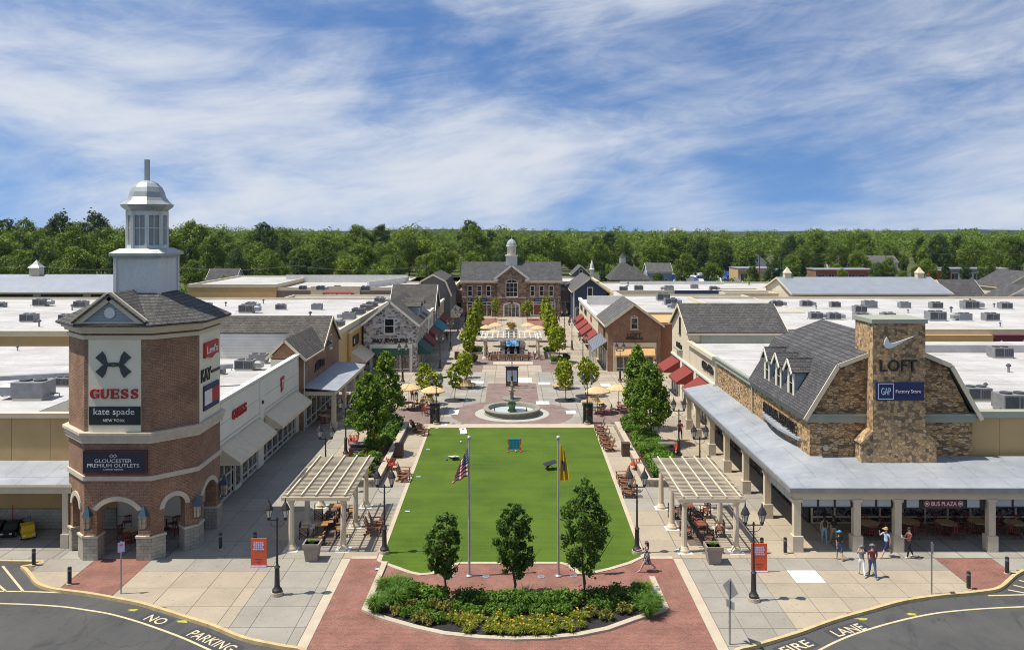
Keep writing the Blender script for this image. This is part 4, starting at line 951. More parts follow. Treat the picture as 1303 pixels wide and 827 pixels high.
strokes(bk, F('px', BXr), 80.8, 84.6, 4.75, 5.55, 'p_black', 8, 5); MB(F('px', BXr)).box(80.5, 84.7, 4.6, 4.7, 0, .1).build('sign_rail', 'p_black', bk)
MB().slabq([(BXr, 76.2, 3.95), (BXr, 91.2, 3.95), (-16.15, 91.2, 3.62), (-16.15, 76.2, 3.62)], .09).build('porch_roof', 'roof_metal', bk)
MB().box(-19.2, -16.7, 76.7, 91, 3.4, 3.46).build('porch_bounce_ceiling', 'trim_cream', bk)  # cream ceiling added to brighten the shaded porch by bounce
m = MB(); m.box(-16.7, -16.35, 76.3, 91, 3.15, 3.5).box(-19.3, -16.7, 76.3, 76.6, 3.15, 3.5).box(-16.36, -16.2, 76.2, 91.1, 3.42, 3.56); m.build('porch_beam', 'column_cream', bk)
for y in (76.6, 81.2, 85.9, 90.6):
    MB().box(-16.72, -16.34, y - .19, y + .19, 0, 3.15).build('column', 'column_cream', bk); MB().box(-16.82, -16.24, y - .29, y + .29, 0, .6).build('column_base', 'trim_stone', bk)
storefront(bk, F('px', BXr), 77, 91, .02, 3.1, [0, .14, .28, .42, .56, .7, .85, 1], [0, .2, .75, 1], -.02, single=True)
# ---- yellow shop
yl = thing('yellow_shop', 'small yellow stucco shop with tan awning and dark oval sign', 'building', (-21, 100, 0))
MB().box(-30, -19.6, 99.5, 109, 0, 5.9).build('wall', 'stucco_yellow', yl); MB().box(-30.05, -19.55, 99.4, 109.1, 5.9, 6.15).build('coping', 'trim_cream', yl)
fy = F('px', -19.6)
MB(fy).box(101.4, 105.2, 4.1, 5.3, 0, .12).build('sign_board', 'p_black', yl); MB(fy).box(101.9, 102.3, 4.4, 5.0, .125, .15).build('sign_mark', 'p_white', yl)
awning(yl, fy, 100.3, 107.2, 3.6, 2.5, 1.8, 'canvas_taupe'); storefront(yl, fy, 100.5, 107, .02, 2.9, [0, .33, .66, 1], [0, .8, 1], -.02, single=True)
# ---- grey stone gable shop
gs = thing('stone_shop', 'pale grey rubble stone shop with gable window and green shop front', 'building', (-15.9, 112, 0))
gable_body(gs, -19.3, -12.4, 107.3, 122, 6.3, 9.1, 'y', 'greystone', 'shingle_brown', 0, .35, .16, 'trim_white')
fg = F('ny', 107.3)
window(gs, fg, -16.65, -15.25, 4.9, 7.0, 1, 2, .14, .12)
m = MB(fg); m.box(-18.5, -12.95, 3.1, 3.6, 0, .18).box(-18.5, -18.1, 0, 3.1, 0, .15).box(-13.35, -12.95, 0, 3.1, 0, .15); m.build('shop_surround', 'trim_white', gs)
MB(fg).box(-18.1, -13.35, 2.2, 3.1, .02, .4).build('shop_fascia', 'canvas_green', gs)
storefront(gs, fg, -18.1, -13.35, .05, 2.2, [0, .25, .5, .75, 1], [0, .15, 1], -.03)
letters(gs, fg, 'KAY JEWELERS', -15.8, 4.0, 4.6, .62, 'p_black', .02, .1, .03)
# dormers on the plaza side slope and shallow second roof behind
for y in (113.5, 117.5):
    d = MB(); d.box(-14.6, -12.75, y - .9, y + .9, 6.4, 8.1); d.build('dormer', 'siding_lightblue', gs)
    MB().slabq([(-15.4, y, 8.8), (-12.4, y, 8.8), (-12.4, y - 1.2, 8.0), (-15.4, y - 1.2, 8.0)], .1).slabq([(-15.4, y, 8.8), (-12.4, y, 8.8), (-12.4, y + 1.2, 8.0), (-15.4, y + 1.2, 8.0)], .1).build('dormer_roof', 'shingle_brown', gs)
fs_ = F('px', -12.4)
awning(gs, fs_, 108.5, 113.6, 3.6, 2.3, 1.6, 'canvas_green'); awning(gs, fs_, 115.2, 119.8, 3.6, 2.3, 1.6, 'canvas_wine')
for a in (109, 115.5): storefront(gs, fs_, a, a + 4.2, .02, 2.8, [0, .5, 1], [0, 1], -.02, single=True)
# ---- row of small shops along the left of the inner street
rowL = [('white_shop', 'white inner street shop with a wine red awning beyond the grey stone shop', 122, 130, 'stucco_white', 'canvas_wine', 5.9),
        ('grey_gable_shop', 'brown roofed inner street shop with a teal awning on the left row', 130, 140, 'siding_grey', 'canvas_teal', 5.4),
        ('ochre_shop', 'narrow ochre inner street shop with a dark round sign', 140, 150, 'stucco_yellow', 'canvas_wine', 5.7)]
for i, (nm, lb, y0, y1, wm, am, h) in enumerate(rowL):
    o = thing(nm, lb, 'building', (-15.6, (y0 + y1) / 2, 0))
    f_ = F('px', -12.4)
    if i == 1:
        gable_body(o, -19.2, -12.45, y0 + .2, y1 - .2, 5.6, 9.4, 'x', wm, 'shingle_brown', 0, .3, .15, 'trim_white')
    else:
        MB().box(-19.2, -12.4, y0 + .02, y1 - .02, 0, h).build('wall', wm, o); MB().box(-19.1, -12.5, y0 + .1, y1 - .1, h, h + .03).build('roof', 'roof_white', o)
        MB().box(-12.6, -12.25, y0 + .03, y1 - .03, h - .1, h + .3).build('coping', 'trim_white', o)
    awning(o, f_, y0 + .8, y1 - .8, 3.5, 2.4, 1.5, am); storefront(o, f_, y0 + 1, y1 - 1, .02, 2.9, [0, .33, .66, 1], [0, 1], -.02, single=True)
    window(o, f_, y0 + 2, y0 + 3.4, 3.9, 5.1, 1, 1, .1, .08, single=True); window(o, f_, y1 - 3.4, y1 - 2, 3.9, 5.1, 1, 1, .1, .08, single=True)
# ---- gambrel barn shop
gb = thing('gambrel_shop', 'grey gambrel roofed shop left of the central stone building', 'building', (-14.4, 158, 0))
prof = [(-17.6, 0), (-11.4, 0), (-11.4, 6.6), (-12.35, 8.9), (-14.5, 10.0), (-16.65, 8.9), (-17.6, 6.6)]
MB(lambda u, v, w: (u, w, v)).prism(prof, 152, 168).build('wall', 'siding_grey', gb)
o2 = [(-11.1, 6.3), (-12.2, 9.0), (-14.5, 10.2), (-16.8, 9.0), (-17.9, 6.3)]
for a, b in zip(o2, o2[1:]): MB().slabq([(a[0], 151.6, a[1] + .1), (a[0], 168.2, a[1] + .1), (b[0], 168.2, b[1] + .1), (b[0], 151.6, b[1] + .1)], .14).build('roof_slope', 'shingle_brown', gb)
m = MB()
for a, b in zip(o2, o2[1:]): m.bar((a[0], 151.55, a[1] - .06), (b[0], 151.55, b[1] - .06), .08, .3)
m.build('trim', 'trim_cream', gb)
window(gb, F('ny', 152), -15.1, -13.9, 7.2, 8.3, 2, 2, .14, .1, single=True)
awning(gb, F('px', -11.4), 153, 158, 3.4, 2.4, 1.6, 'canvas_taupe'); awning(gb, F('px', -11.4), 160, 166, 3.4, 2.4, 1.6, 'canvas_taupe')
storefront(gb, F('px', -11.4), 153, 166, .02, 2.9, [0, .25, .5, .75, 1], [0, 1], -.02, single=True)
# ---- flat roofed blocks behind
fb = flat_block('flat_roof_block', 'long flat roofed block behind the sign tower with tan and purple walls', -100, -19.9, 94, 140, 6.6, 'stucco_tan')
MB().box(-39.5, -33.2, 93.7, 93.94, 3, 6.25).build('wall_panel', 'stucco_purple', fb); strokes(fb, F('ny', 93.94), -49.5, -45.5, 4.9, 5.7, 'p_black', 6, 2)
fb2 = flat_block('flat_roof_block', 'white flat roof behind the stone gable shop on the left row', -40, -19.4, 140.6, 151, 6.2, 'stucco_white')
fc = flat_block('flat_roof_block', 'far flat roofed block with a red sign left of the gambrel shop', -52, -12, 168.5, 205, 6.3, 'stucco_taupe')
MB().box(-41, -31, 168.0, 168.44, 4.7, 6.9).build('fascia', 'trim_cream', fc); rs = MB().box(-38.5, -32.2, 167.7, 167.98, 4.6, 5.6).build('sign_board', 'p_red', fc); letters(fc, F('ny', 167.7), 'UNDER ARMOUR', -35.3, 5.1, 5.2, .6, 'p_white', .004, .05, .03)
MB().box(-52, -24, 190, 190.3, 6.3, 8.0).build('screen_wall', 'siding_white', fc); MB().bar((-30, 172, 7), (-24, 190, 7), .5, 1.2).build('screen_wall', 'siding_white', fc)
mb_ = thing('metal_roof_hall', 'long pale metal roofed hall with clerestory behind the sign tower', 'building', (-85, 155, 0))
gable_body(mb_, -150, -66, 149, 163, 7.3, 9.9, 'x', 'stucco_cream', 'seam_metal', 0, .6, .12, 'trim_cream')
for k in range(9): MB().box(-148 + k * 9, -140.5 + k * 9, 148.85, 148.98, 6.4, 6.95).build('clerestory_pane', 'glass', mb_)
c = MB().box(-90.8, -89, 155.2, 157, 9.6, 11.3).build('cupola', 'trim_cream', mb_); MB().lathe([(1.6, 11.3), (.9, 11.8), (.1, 12.7)], (-89.9, 156.1), 4, R(45)).build('cupola_roof', 'metal_lead', c)
flat_block('flat_roof_block', 'tan low flat roofed block right of the tower lantern', -66, -48, 168, 200, 7.0, 'stucco_tan')
# ------------------------------------------------------------------ right side: stone gambrel store with wrap-around porch
gs2 = thing('gambrel_stone_store', 'ledge stone gambrel store with tall chimney sign and blue grey porch', 'building', (24, 58, 0))
X0, X1, XR, Y0, Y1 = 18.8, 29.05, 24.2, 52.1, 64.2
MB().box(X0 + .02, X1 - .02, Y0 + .02, Y1, 0, 6.6).build('core', 'interior_dark', gs2)
gp_ = [(X0 - .02, 6.55), (X1, 6.55), (27.4, 9.95), (XR, 11.25), (20.6, 9.95)]
MB(lambda u, v, w: (u, w, v)).prism([(X0, 4.0), (X1, 4.0)] + [(X1, 6.6), (27.4, 9.95), (XR, 11.25), (20.6, 9.95), (X0, 6.6)], Y0, Y1).build('wall', 'ledgestone', gs2)
MB().box(X0 + .001, X0 + .3, Y1, 75.5, 3.9, 6.5).build('wall', 'ledgestone', gs2)
rp = [(X0 - .42, 6.72), (20.45, 10.1), (XR, 11.5), (27.55, 10.1), (X1 + .42, 6.72)]
for a, b in zip(rp, rp[1:]): MB().slabq([(a[0], Y0 - .35, a[1]), (a[0], Y1 + .2, a[1]), (b[0], Y1 + .2, b[1]), (b[0], Y0 - .35, b[1])], .16).build('roof_slope', 'shingle_dark', gs2)
m = MB()
for a, b in zip(rp, rp[1:]): m.bar((a[0], Y0 - .38, a[1] - .16), (b[0], Y0 - .38, b[1] - .16), .1, .26)
m.build('barge_board', 'trim_cream', gs2)
m = MB(); m.box(X0 - .2, X1 + .2, Y0 - .16, Y0, 6.36, 6.78).box(X0 - .28, X1 + .28, Y0 - .26, Y0, 6.78, 6.9).box(X0 - .2, X0, Y0, 75.5, 6.34, 6.74).box(X0 - .3, X0, Y0, 75.5, 6.74, 6.88); m.build('cornice', 'trim_green', gs2)
# chimney
CX0, CX1, CY = 22.3, 25.55, 51.0
ch = MB().box(CX0, CX1, CY, 53.6, 3.9, 12.7).build('chimney', 'fieldstone', gs2)
MB().box(CX0 - .1, CX1 + .1, CY - .1, 53.7, 12.7, 12.95).build('chimney_cap', 'trim_green', ch)
for sg, cx in ((-1, CX0), (1, CX1)):
    e_ = sg * .001
    MB(lambda u, v, w: (u, w, v)).prism([(cx + sg * .7, 3.9), (cx + e_, 3.9), (cx + e_, 6.0), (cx + sg * .7, 5.3)], CY + .02, Y0 + .01).build('chimney_foot', 'fieldstone', gs2)
    MB().slabq([(cx + sg * .8, CY - .06, 5.28), (cx, CY - .06, 6.08), (cx, Y0, 6.08), (cx + sg * .8, Y0, 5.28)], .1).build('chimney_shoulder', 'fieldstone', gs2)
fc_ = F('ny', CY)
def cu(px): return (px - VPX) * CY / FPX
def cz(py): return CAM_H - (py - HOR) * CY / FPX
# tick mark, letters, blue board (traced from the wall itself)
k = 110 / 758.0
tick = [(1090 + x * k, 400 + y * 120 / 827.0) for x, y in ((262, 197), (243, 232), (238, 265), (250, 290), (275, 297), (310, 290), (495, 192), (330, 248), (300, 252), (282, 240), (276, 220))]
MB(fc_).prism([(cu(a), cz(b)) for a, b in tick], 0, .12).build('logo', 'p_pale', ch)
lf_ = MB(fc_); u0, u1, v0, v1 = cu(1119.5), cu(1167), cz(472), cz(457.5); h_ = v1 - v0; s_ = .095; a_ = (u1 - u0)
lf_.box(u0, u0 + s_, v0, v1, 0, .12).box(u0 + s_, u0 + a_ * .2, v0, v0 + s_, 0, .119)
lf_.ribbon([(u0 + a_ * .37 + (h_ * .5 - s_ / 2) * math.cos(t), (v0 + v1) / 2 + (h_ * .5 - s_ / 2) * math.sin(t)) for t in np.linspace(0, 2 * math.pi, 25)], s_, 0, .12)
lf_.box(u0 + a_ * .575, u0 + a_ * .575 + s_, v0, v1, 0, .12).box(u0 + a_ * .575 + s_, u0 + a_ * .75, v1 - s_, v1, 0, .119).box(u0 + a_ * .575 + s_, u0 + a_ * .72, v0 + h_ * .45, v0 + h_ * .45 + s_, 0, .119)
lf_.box(u0 + a_ * .76, u1, v1 - s_, v1, 0, .12).box(u0 + a_ * .87 - s_ / 2, u0 + a_ * .87 + s_ / 2, v0, v1 - s_, 0, .119)
lf_.build('lettering', 'p_black', ch)
gb_ = MB(fc_).box(cu(1114.3), cu(1174.8), cz(508.8), cz(485.7), 0, .14).build('sign_board', 'p_navy', gs2)
q0, q1, r0, r1 = cu(1116.6), cu(1136.6), cz(507.5), cz(487.2)
MB(fc_).box(q0, q1, r0, r0 + .045, .14, .155).box(q0, q1, r1 - .045, r1, .14, .155).box(q0, q0 + .045, r0 + .045, r1 - .045, .14, .154).box(q1 - .045, q1, r0 + .045, r1 - .045, .14, .154).build('logo_frame', 'p_paleblue', gb_)
letters(gb_, fc_, 'GAP', (q0 + q1) / 2, (r0 + r1) / 2, .58, .44, 'p_paleblue', .14, .015, .0); letters(gb_, fc_, 'Factory Store', cu(1155), cz(498), 1.55, .25, 'p_white', .14, .015, .0)
# dormers
for yy in (55.7, 58.3, 60.9):
    d = MB(); d.box(18.86, 20.9, yy - .6, yy + .6, 7.25, 9.05); d = d.build('dormer', 'siding_pale', gs2)
    MB(lambda u, v, w: (w, u, v)).prism([(yy - .6, 9.05), (yy + .6, 9.05), (yy, 9.65)], 18.87, 21.2).build('dormer_gable', 'trim_white', d)
    m = MB(); m.slabq([(18.6, yy, 9.85), (22.0, yy, 9.85), (20.9, yy - .85, 9.0), (18.6, yy - .85, 9.0)], .1); m.slabq([(18.6, yy, 9.85), (22.0, yy, 9.85), (20.9, yy + .85, 9.0), (18.6, yy + .85, 9.0)], .1); m.build('dormer_roof', 'shingle_dark', gs2)
    m = MB(); m.bar((18.57, yy - .85, 8.88), (18.57, yy, 9.73), .06, .18); m.bar((18.57, yy + .85, 8.88), (18.57, yy, 9.73), .06, .18); m.box(18.8, 18.86, yy - .64, yy - .38, 7.2, 9.05).box(18.8, 18.86, yy + .38, yy + .64, 7.2, 9.05).box(18.8, 18.86, yy - .38, yy + .38, 7.2, 7.38); m.build('dormer_trim', 'trim_white', d)
    window(gs2, F('nx', 18.86), yy - .38, yy + .38, 7.38, 8.95, 1, 2, .07, .04, sill=False)
# side sign on the shelf
fx = F('nx', X0)
letters(gs2, fx, 'BANANA REPUBLIC', 57.6, 5.42, 7.0, .72, 'p_black', .12, .1, .0, flip=True)
m = MB(); n_ = 10
pts = [(y, .18 + .4 * math.sin(math.pi * (y - 53.6) / 8.0)) for y in np.linspace(53.6, 61.6, n_)]
m.T = lambda u, v, w: (X0 - v, u, w)
m.prism([(y, 0.0) for y, _ in (pts[0], pts[-1])] + [(y, v) for y, v in pts[::-1]], 4.78, 4.95); m.build('sign_shelf', 'roof_metal', gs2)
MB().tube([(X0 - .12, 64.3, 3.95), (X0 - .12, 64.3, 6.5)], .06, 6).build('downpipe', 'trim_stone', gs2)
MB().sphere((19.8, Y0 - .05, 4.75), .2, 8, 6).build('wall_light', 'trim_stone', gs2)
# porch
m = MB(); m.slabq([(16.0, 47.25, 3.66), (60, 47.25, 3.66), (60, 52.1, 4.2), (18.8, 52.1, 4.2)], .1); m.slabq([(16.0, 47.25, 3.66), (18.8, 52.1, 4.2), (18.8, 77.0, 4.2), (16.0, 77.0, 3.66)], .1); m.build('porch_roof', 'roof_metal', gs2)
m = MB(); m.box(16.0, 60, 47.14, 47.24, 3.45, 3.72).box(15.88, 15.99, 47.14, 77, 3.45, 3.72); m.build('gutter', 'galvanised', gs2)
m = MB(); m.box(16.2, 60, 47.42, 47.8, 3.0, 3.5).box(16.2, 16.58, 47.8, 76.9, 3.0, 3.5); m.build('porch_beam', 'column_cream', gs2)
MB().box(16.6, 60, 47.85, 52.0, 3.4, 3.46).build('porch_bounce_ceiling', 'trim_cream', gs2); MB().box(16.6, 18.7, 52.05, 76.9, 3.4, 3.46).build('porch_bounce_ceiling', 'trim_cream', gs2)  # cream ceilings added as reflectors to lighten the space under the porch
def porch_col(x, y):
    MB().box(x - .2, x + .2, y - .2, y + .2, 0, 3.0).build('column', 'column_cream', gs2)
    MB().box(x - .3, x + .3, y - .3, y + .3, 0, .9).build('column_base', 'trim_stone', gs2); MB().box(x - .27, x + .27, y - .27, y + .27, 2.85, 2.998).build('column_cap', 'column_cream', gs2)
for x in (16.42, 19.85, 22.2, 27.6, 31.2): porch_col(x, 47.62)
for y in (53.1, 58.0, 63.1, 67.9, 73.0, 76.6): porch_col(16.42, y)
m = MB(); fp = F('ny', 47.66)
for a, b in ((16.7, 19.6), (20.1, 21.95), (27.85, 31)):
    n = 3 if b - a > 2.5 else 2
    for i in range(n):
        u = a + (b - a) * i / n; v = a + (b - a) * (i + 1) / n
        MB(fp).box(u + .06, v - .06, 2.52, 2.98, -.02, .02).build('screen_panel', 'frost_panel', gs2)
        m.box(v - .05, v + .05, 47.6, 47.72, 2.5, 3.0)
    m.box(a, b, 47.6, 47.72, 2.46, 2.52)
for i in range(3):
    u = 48 + i * 1.6; MB(F('nx', 16.4)).box(u, u + 1.5, 2.52, 2.98, -.02, .02).build('screen_panel', 'frost_panel', gs2)
m.build('screen_frame', 'black_metal', gs2)
bs = thing('bus_sign', 'maroon sign board with white words hanging over the porch opening', 'sign', (24.75, 47.55, 2.45))
MB(fp).box(22.55, 27.3, 2.42, 3.0, .03, .07).build('sign_frame', 'black_metal', bs)
MB(fp).box(23.7, 25.95 + .1, 2.44, 2.98, .07, .1).build('sign_board', 'p_maroon', bs)
MB(fp).box(22.75, 23.45, 2.5, 2.96, .07, .09).build('poster', 'frost_panel', bs); MB(fp).box(26.25, 26.95, 2.5, 2.96, .07, .09).build('poster', 'frost_panel', bs)
letters(bs, fp, 'BUS PLAZA', 24.9, 2.71, 1.45, .25, 'p_white', .1, .015, .002)
m = MB(fp)
for u in (23.92, 25.85): m.ribbon([(u + .13 * math.cos(t), 2.71 + .13 * math.sin(t)) for t in np.linspace(0, 2 * math.pi, 17)], .03, .1, .113); m.box(u - .06, u + .06, 2.66, 2.75, .1, .112)
m.build('bus_emblem', 'p_white', bs)
# store front under the porch
storefront(gs2, F('ny', 52.1), 18.9, 36, .02, 3.9, [i / 12 for i in range(13)], [0, .1, .75, 1], -.03, .1, 'column_cream')
storefront(gs2, F('nx', 18.8), 52.2, 76.5, .02, 3.8, [i / 13 for i in range(14)], [0, .12, .75, 1], -.03, .1, 'bronze_dark', single=True)
# tan wall right
for a, b in ((29.15, 31.0), (31.0, 33.0), (33.0, 60)): MB().box(a + .012, b - .012, 52.5, 53, 4.1, 6.55).build('wall_panel', 'stucco_tan', gs2)
MB().box(29.1, 60, 52.35, 53.1, 6.55, 6.95).build('coping', 'trim_green', gs2)
MB().box(29.1, 60, 52.9, 88, 0, 6.45).build('core', 'stucco_tan', gs2); MB().box(19.12, 60, 53.1, 88, 6.5, 6.55).build('roof', 'roof_white', gs2)
MB().box(27, 60, 80, 80.4, 6.5, 7.3).build('roof_divider', 'roof_white', gs2)
# ---- cream shop with gable
cs = thing('cream_shop', 'cream stucco shop with dark gable roof and three red awnings', 'building', (23, 86, 0))
SX = 18.6
MB().box(SX, 30, 75.52, 86.5, 0, 6.5).build('wall', 'stucco_cream', cs); MB().box(SX + .3, 30, 75.6, 86.4, 6.52, 6.57).build('roof', 'roof_white', cs)
m = MB(); m.box(SX - .3, SX + .2, 75.54, 86.5, 6.5, 6.85); m.build('cornice', 'trim_cream', cs)
gable_body(cs, SX + .01, 28.6, 86.6, 95.9, 7.75, 10.2, 'x', 'stucco_cream', 'shingle_charcoal', 0, .3, .16, 'trim_cream')
MB().box(SX + 1.2, 28.5, 86.35, 86.55, 6.55, 7.7).build('band', 'trim_green', cs)
fs2 = F('nx', SX)
window(cs, fs2, 90.9, 91.7, 7.0, 8.8, 1, 2, .08, .06, 'bronze_dark', single=True)
letters(cs, fs2, 'Calvin Klein', 78.2, 5.45, 4.3, .75, 'p_black', .03, .12, .03, flip=True); strokes(cs, fs2, 90.2, 93.0, 5.35, 6.0, 'p_black', 6, 9)
MB(fs2).box(90.0, 93.2, 5.2, 5.33, 0, .4).build('sign_shelf', 'trim_green', cs)
m = MB(fs2); m.box(75.6, 95.9, 4.15, 4.35, 0, .16); m.build('moulding', 'trim_white', cs)
for a, b in ((78.0, 82.0), (84.6, 88.8), (91.4, 95.7)): awning(cs, fs2, a, b, 3.95, 2.85, 1.75, 'canvas_red'); storefront(cs, fs2, a + .2, b - .2, .02, 2.8, [0, .33, .66, 1], [0, .8, 1], -.02, single=True)
for y in (83.3, 90.1): MB(fs2).box(y - .4, y + .4, 0, 4.15, 0, .14).build('pilaster', 'trim_white', cs)
sa = thing('salmon_wing', 'plain salmon stucco wing between the brick shop and the cream shop', 'building', (20.5, 110, 0))
MB().box(19.45, 30, 108.6, 118, 0, 6.0).build('wall', 'stucco_salmon', sa); MB().box(19.44, 30.1, 108.5, 118, 6.0, 6.3).build('coping', 'stucco_tan', sa)
# ---- brick gable shop
br = thing('brick_gable_shop', 'brown brick gable shop with arched window and orange awning', 'building', (16, 112, 0))
gable_body(br, 12.5, 19.4, 107.6, 118.5, 6.2, 8.75, 'y', 'brick_brown', 'shingle_grey', 0, .4, .16, 'trim_cream')
fb_ = F('ny', 107.6)
window(br, fb_, 15.45, 16.45, 5.5, 7.0, 1, 2, .12, .1, 'trim_cream', arch=True)
m = MB(fb_); m.box(13.2, 18.8, 3.2, 3.75, 0, .2).box(13.2, 13.6, 0, 3.2, 0, .16).box(18.4, 18.8, 0, 3.2, 0, .16); m.build('shop_surround', 'trim_cream', br)
storefront(br, fb_, 13.6, 18.4, .05, 2.9, [0, .2, .4, .6, .8, 1], [0, .15, 1], -.02); awning(br, fb_, 13.45, 18.55, 3.2, 2.25, .9, 'canvas_orange')
letters(br, fb_, 'LOFT', 15.95, 4.72, 1.8, .55, 'p_black', .05, .08, .0); MB(fb_).box(14.8, 17.1, 4.2, 4.36, .02, .12).build('sign_rail', 'p_black', br)
fbl = F('nx', 12.5)
MB(fbl).box(110.6, 111.1, 4.0, 5.8, .1, .2).box(111.1, 111.6, 4.6, 4.9, .1, .2).build('blade_sign', 'p_black', br)
MB().slabq([(12.5, 108.2, 3.9), (12.5, 117, 3.9), (10.7, 117, 2.7), (10.7, 108.2, 2.7)], .08).build('canopy', 'seam_metal', br)
for k in range(12): MB().bar((12.5, 108.4 + k * .75, 3.93), (10.72, 108.4 + k * .75, 2.74), .05, .06).build('roof_seam', 'galvanised', br)
for y in (108.5, 110.6, 112.7, 114.8, 116.8): MB().box(10.85, 11.0, y - .08, y + .08, 0, 2.7).build('post', 'trim_white', br)
storefront(br, fbl, 108.4, 117, .02, 2.6, [0, .25, .5, .75, 1], [0, .8, 1], -.02, single=True)
# ---- cream parapet shops with red awnings
pr_ = thing('parapet_shop', 'long cream parapet shop with four red awnings on the inner street', 'building', (16, 136, 0))
MB().box(12.4, 19.3, 118.7, 152, 0, 5.6).build('wall', 'stucco_cream', pr_); MB().box(12.7, 19.2, 118.9, 151.8, 5.6, 5.64).build('roof', 'roof_white', pr_)
m = MB(); m.box(12.2, 12.7, 118.75, 151.9, 5.5, 6.0); m.build('cornice', 'trim_white', pr_); MB().box(12.8, 19.25, 140.5, 140.9, 5.64, 7.2).build('screen_wall', 'siding_white', pr_); MB().box(18.6, 19.0, 141, 151.5, 5.64, 7.2).build('screen_wall', 'siding_white', pr_)
fpr = F('nx', 12.4)
for y in (119.5, 127.0, 134.0, 142.0): awning(pr_, fpr, y, y + 5.6, 3.5, 2.3, 1.7, 'canvas_red'); storefront(pr_, fpr, y + .3, y + 5.3, .02, 2.6, [0, .33, .66, 1], [0, 1], -.02, single=True)
for y in (137, 145): MB(fpr).box(y, y + 3.5, 4.2, 5.0, .0, .1).build('sign_board', 'p_black', pr_)
MB(fpr).prism([(129 + .8 * math.cos(t), 4.6 + .55 * math.sin(t)) for t in np.linspace(0, 2 * math.pi, 12, endpoint=False)], 0, .1).build('sign_mark', 'p_red', pr_)
# ---- blue gable shop
bl_ = thing('blue_gable_shop', 'navy blue clapboard shop with pale gable trim right of the stone building', 'building', (15.7, 175, 0))
gable_body(bl_, 12.4, 19.1, 166, 186, 6.2, 8.7, 'y', 'siding_blue', 'shingle_grey', 0, .4, .16, 'trim_cream')
window(bl_, F('ny', 166), 15.1, 16.3, 5.0, 6.9, 1, 1, .16, .1); MB().box(12.3, 12.55, 165.9, 166.1, 0, 6).build('corner_board', 'trim_white', bl_)
storefront(bl_, F('ny', 166), 12.8, 14.4, .02, 2.8, [0, .5, 1], [0, 1], -.02, single=True)
# ---- flat blocks on the right
flat_block('flat_roof_block', 'white flat roof behind the brick gable shop on the right', 19.5, 42, 118.5, 151, 6.3, 'stucco_tan', capw=.2)
fr1 = flat_block('flat_roof_block', 'wide white flat roof with many rooftop units beyond the stone store', 30.5, 130, 96.5, 143, 6.5, 'stucco_tan')
for a, b, mt in ((45.8, 56.0, 'stucco_tan'), (56.2, 61.5, 'p_maroon'), (61.7, 90, 'siding_lightblue')):
    MB().box(a, b, 96.0, 96.42, 3, 6.2).build('wall_panel', mt, fr1)
letters(fr1, F('ny', 96.0), "francesca's", 58.3, 5.35, 3.0, .55, 'p_white', .01, .05, .02)
fr2 = flat_block('flat_roof_block', 'far white flat roof with a blue fascia behind the blue gable shop', 19.6, 62, 160, 186, 6.3, 'stucco_tan')
MB().box(31.5, 40.5, 159.4, 159.9, 4.5, 6.7).build('fascia', 'siding_blue', fr2); MB().box(24, 47, 183, 183.3, 6.3, 7.0).build('screen_wall', 'siding_white', fr2)
mh = thing('metal_roof_hall', 'long pale metal roofed hall with two roof cupolas on the right', 'building', (66, 155, 0))
gable_body(mh, 50.5, 78.5, 148, 164, 7.0, 9.4, 'x', 'stucco_cream', 'seam_metal', 0, .5, .12, 'trim_cream')
for k in range(14): MB().box(52 + k * 1.85, 53.6 + k * 1.85, 147.86, 147.98, 5.9, 6.5).build('clerestory_pane', 'glass', mh)
for x in (52, 77): c = MB().box(x - .6, x + .6, 155.4, 156.6, 9.2, 10.3).build('cupola', 'stucco_cream', mh); MB().lathe([(1.0, 10.3), (.6, 10.7), (.06, 11.4)], (x, 156), 4, R(45)).build('cupola_roof', 'stucco_cream', c)
flat_block('flat_roof_block', 'low tan flat roofed block left of the right metal roofed hall', 40, 50, 155, 168, 6.2, 'stucco_cream')
for lb, x0, x1, y0, y1, ze, zr, ax, wm, rm in (('dark roofed cream gable shop beside the right metal roofed hall', 80, 86.5, 151, 159, 6.2, 9.0, 'x', 'stucco_cream', 'shingle_dark'), ('pale gable shop with grey slope at the far right edge', 85.7, 94.2, 144, 150, 6.3, 8.6, 'y', 'siding_white', 'shingle_dark'), ('tall cream gable shop at the far right edge', 93, 103, 156, 166, 7.6, 10.4, 'y', 'stucco_cream', 'shingle_dark')):
    o = thing('gable_shop', lb, 'building', ((x0 + x1) / 2, (y0 + y1) / 2, 0), 0); gable_body(o, x0, x1, y0, y1, ze, zr, ax, wm, rm, 0, .3, .15, 'trim_cream')
# ------------------------------------------------------------------ central stone building
cb = thing('central_stone_building', 'two storey brown stone building with slate roof and white cupola', 'building', (0, 178, 0))
A0, A1, B0, B1 = -10.6, 10.3, 175.0, 187.0
MB().box(A0, A1, B0, B1, 0, 7.6).build('wall', 'brownstone', cb)
m = MB(lambda u, v, w: (w, u, v)); m.prism([(B0 + .05, 7.55), (B1, 7.55), ((B0 + B1) / 2, 11.2)], A0, A1); m.build('gable_wall', 'brownstone', cb)
yr = (B0 + B1) / 2
MB().slabq([(A0 - .4, yr, 11.4), (A1 + .4, yr, 11.4), (A1 + .4, B0 - .5, 7.55), (A0 - .4, B0 - .5, 7.55)], .15).build('roof_slope', 'shingle_dark', cb)
MB().slabq([(A0 - .4, yr, 11.4), (A1 + .4, yr, 11.4), (A1 + .4, B1 + .5, 7.55), (A0 - .4, B1 + .5, 7.55)], .15).build('roof_slope', 'shingle_dark', cb)
MB().box(A0 - .4, A1 + .4, B0 - .55, B0 - .05, 7.2, 7.6).build('cornice', 'trim_cream', cb)
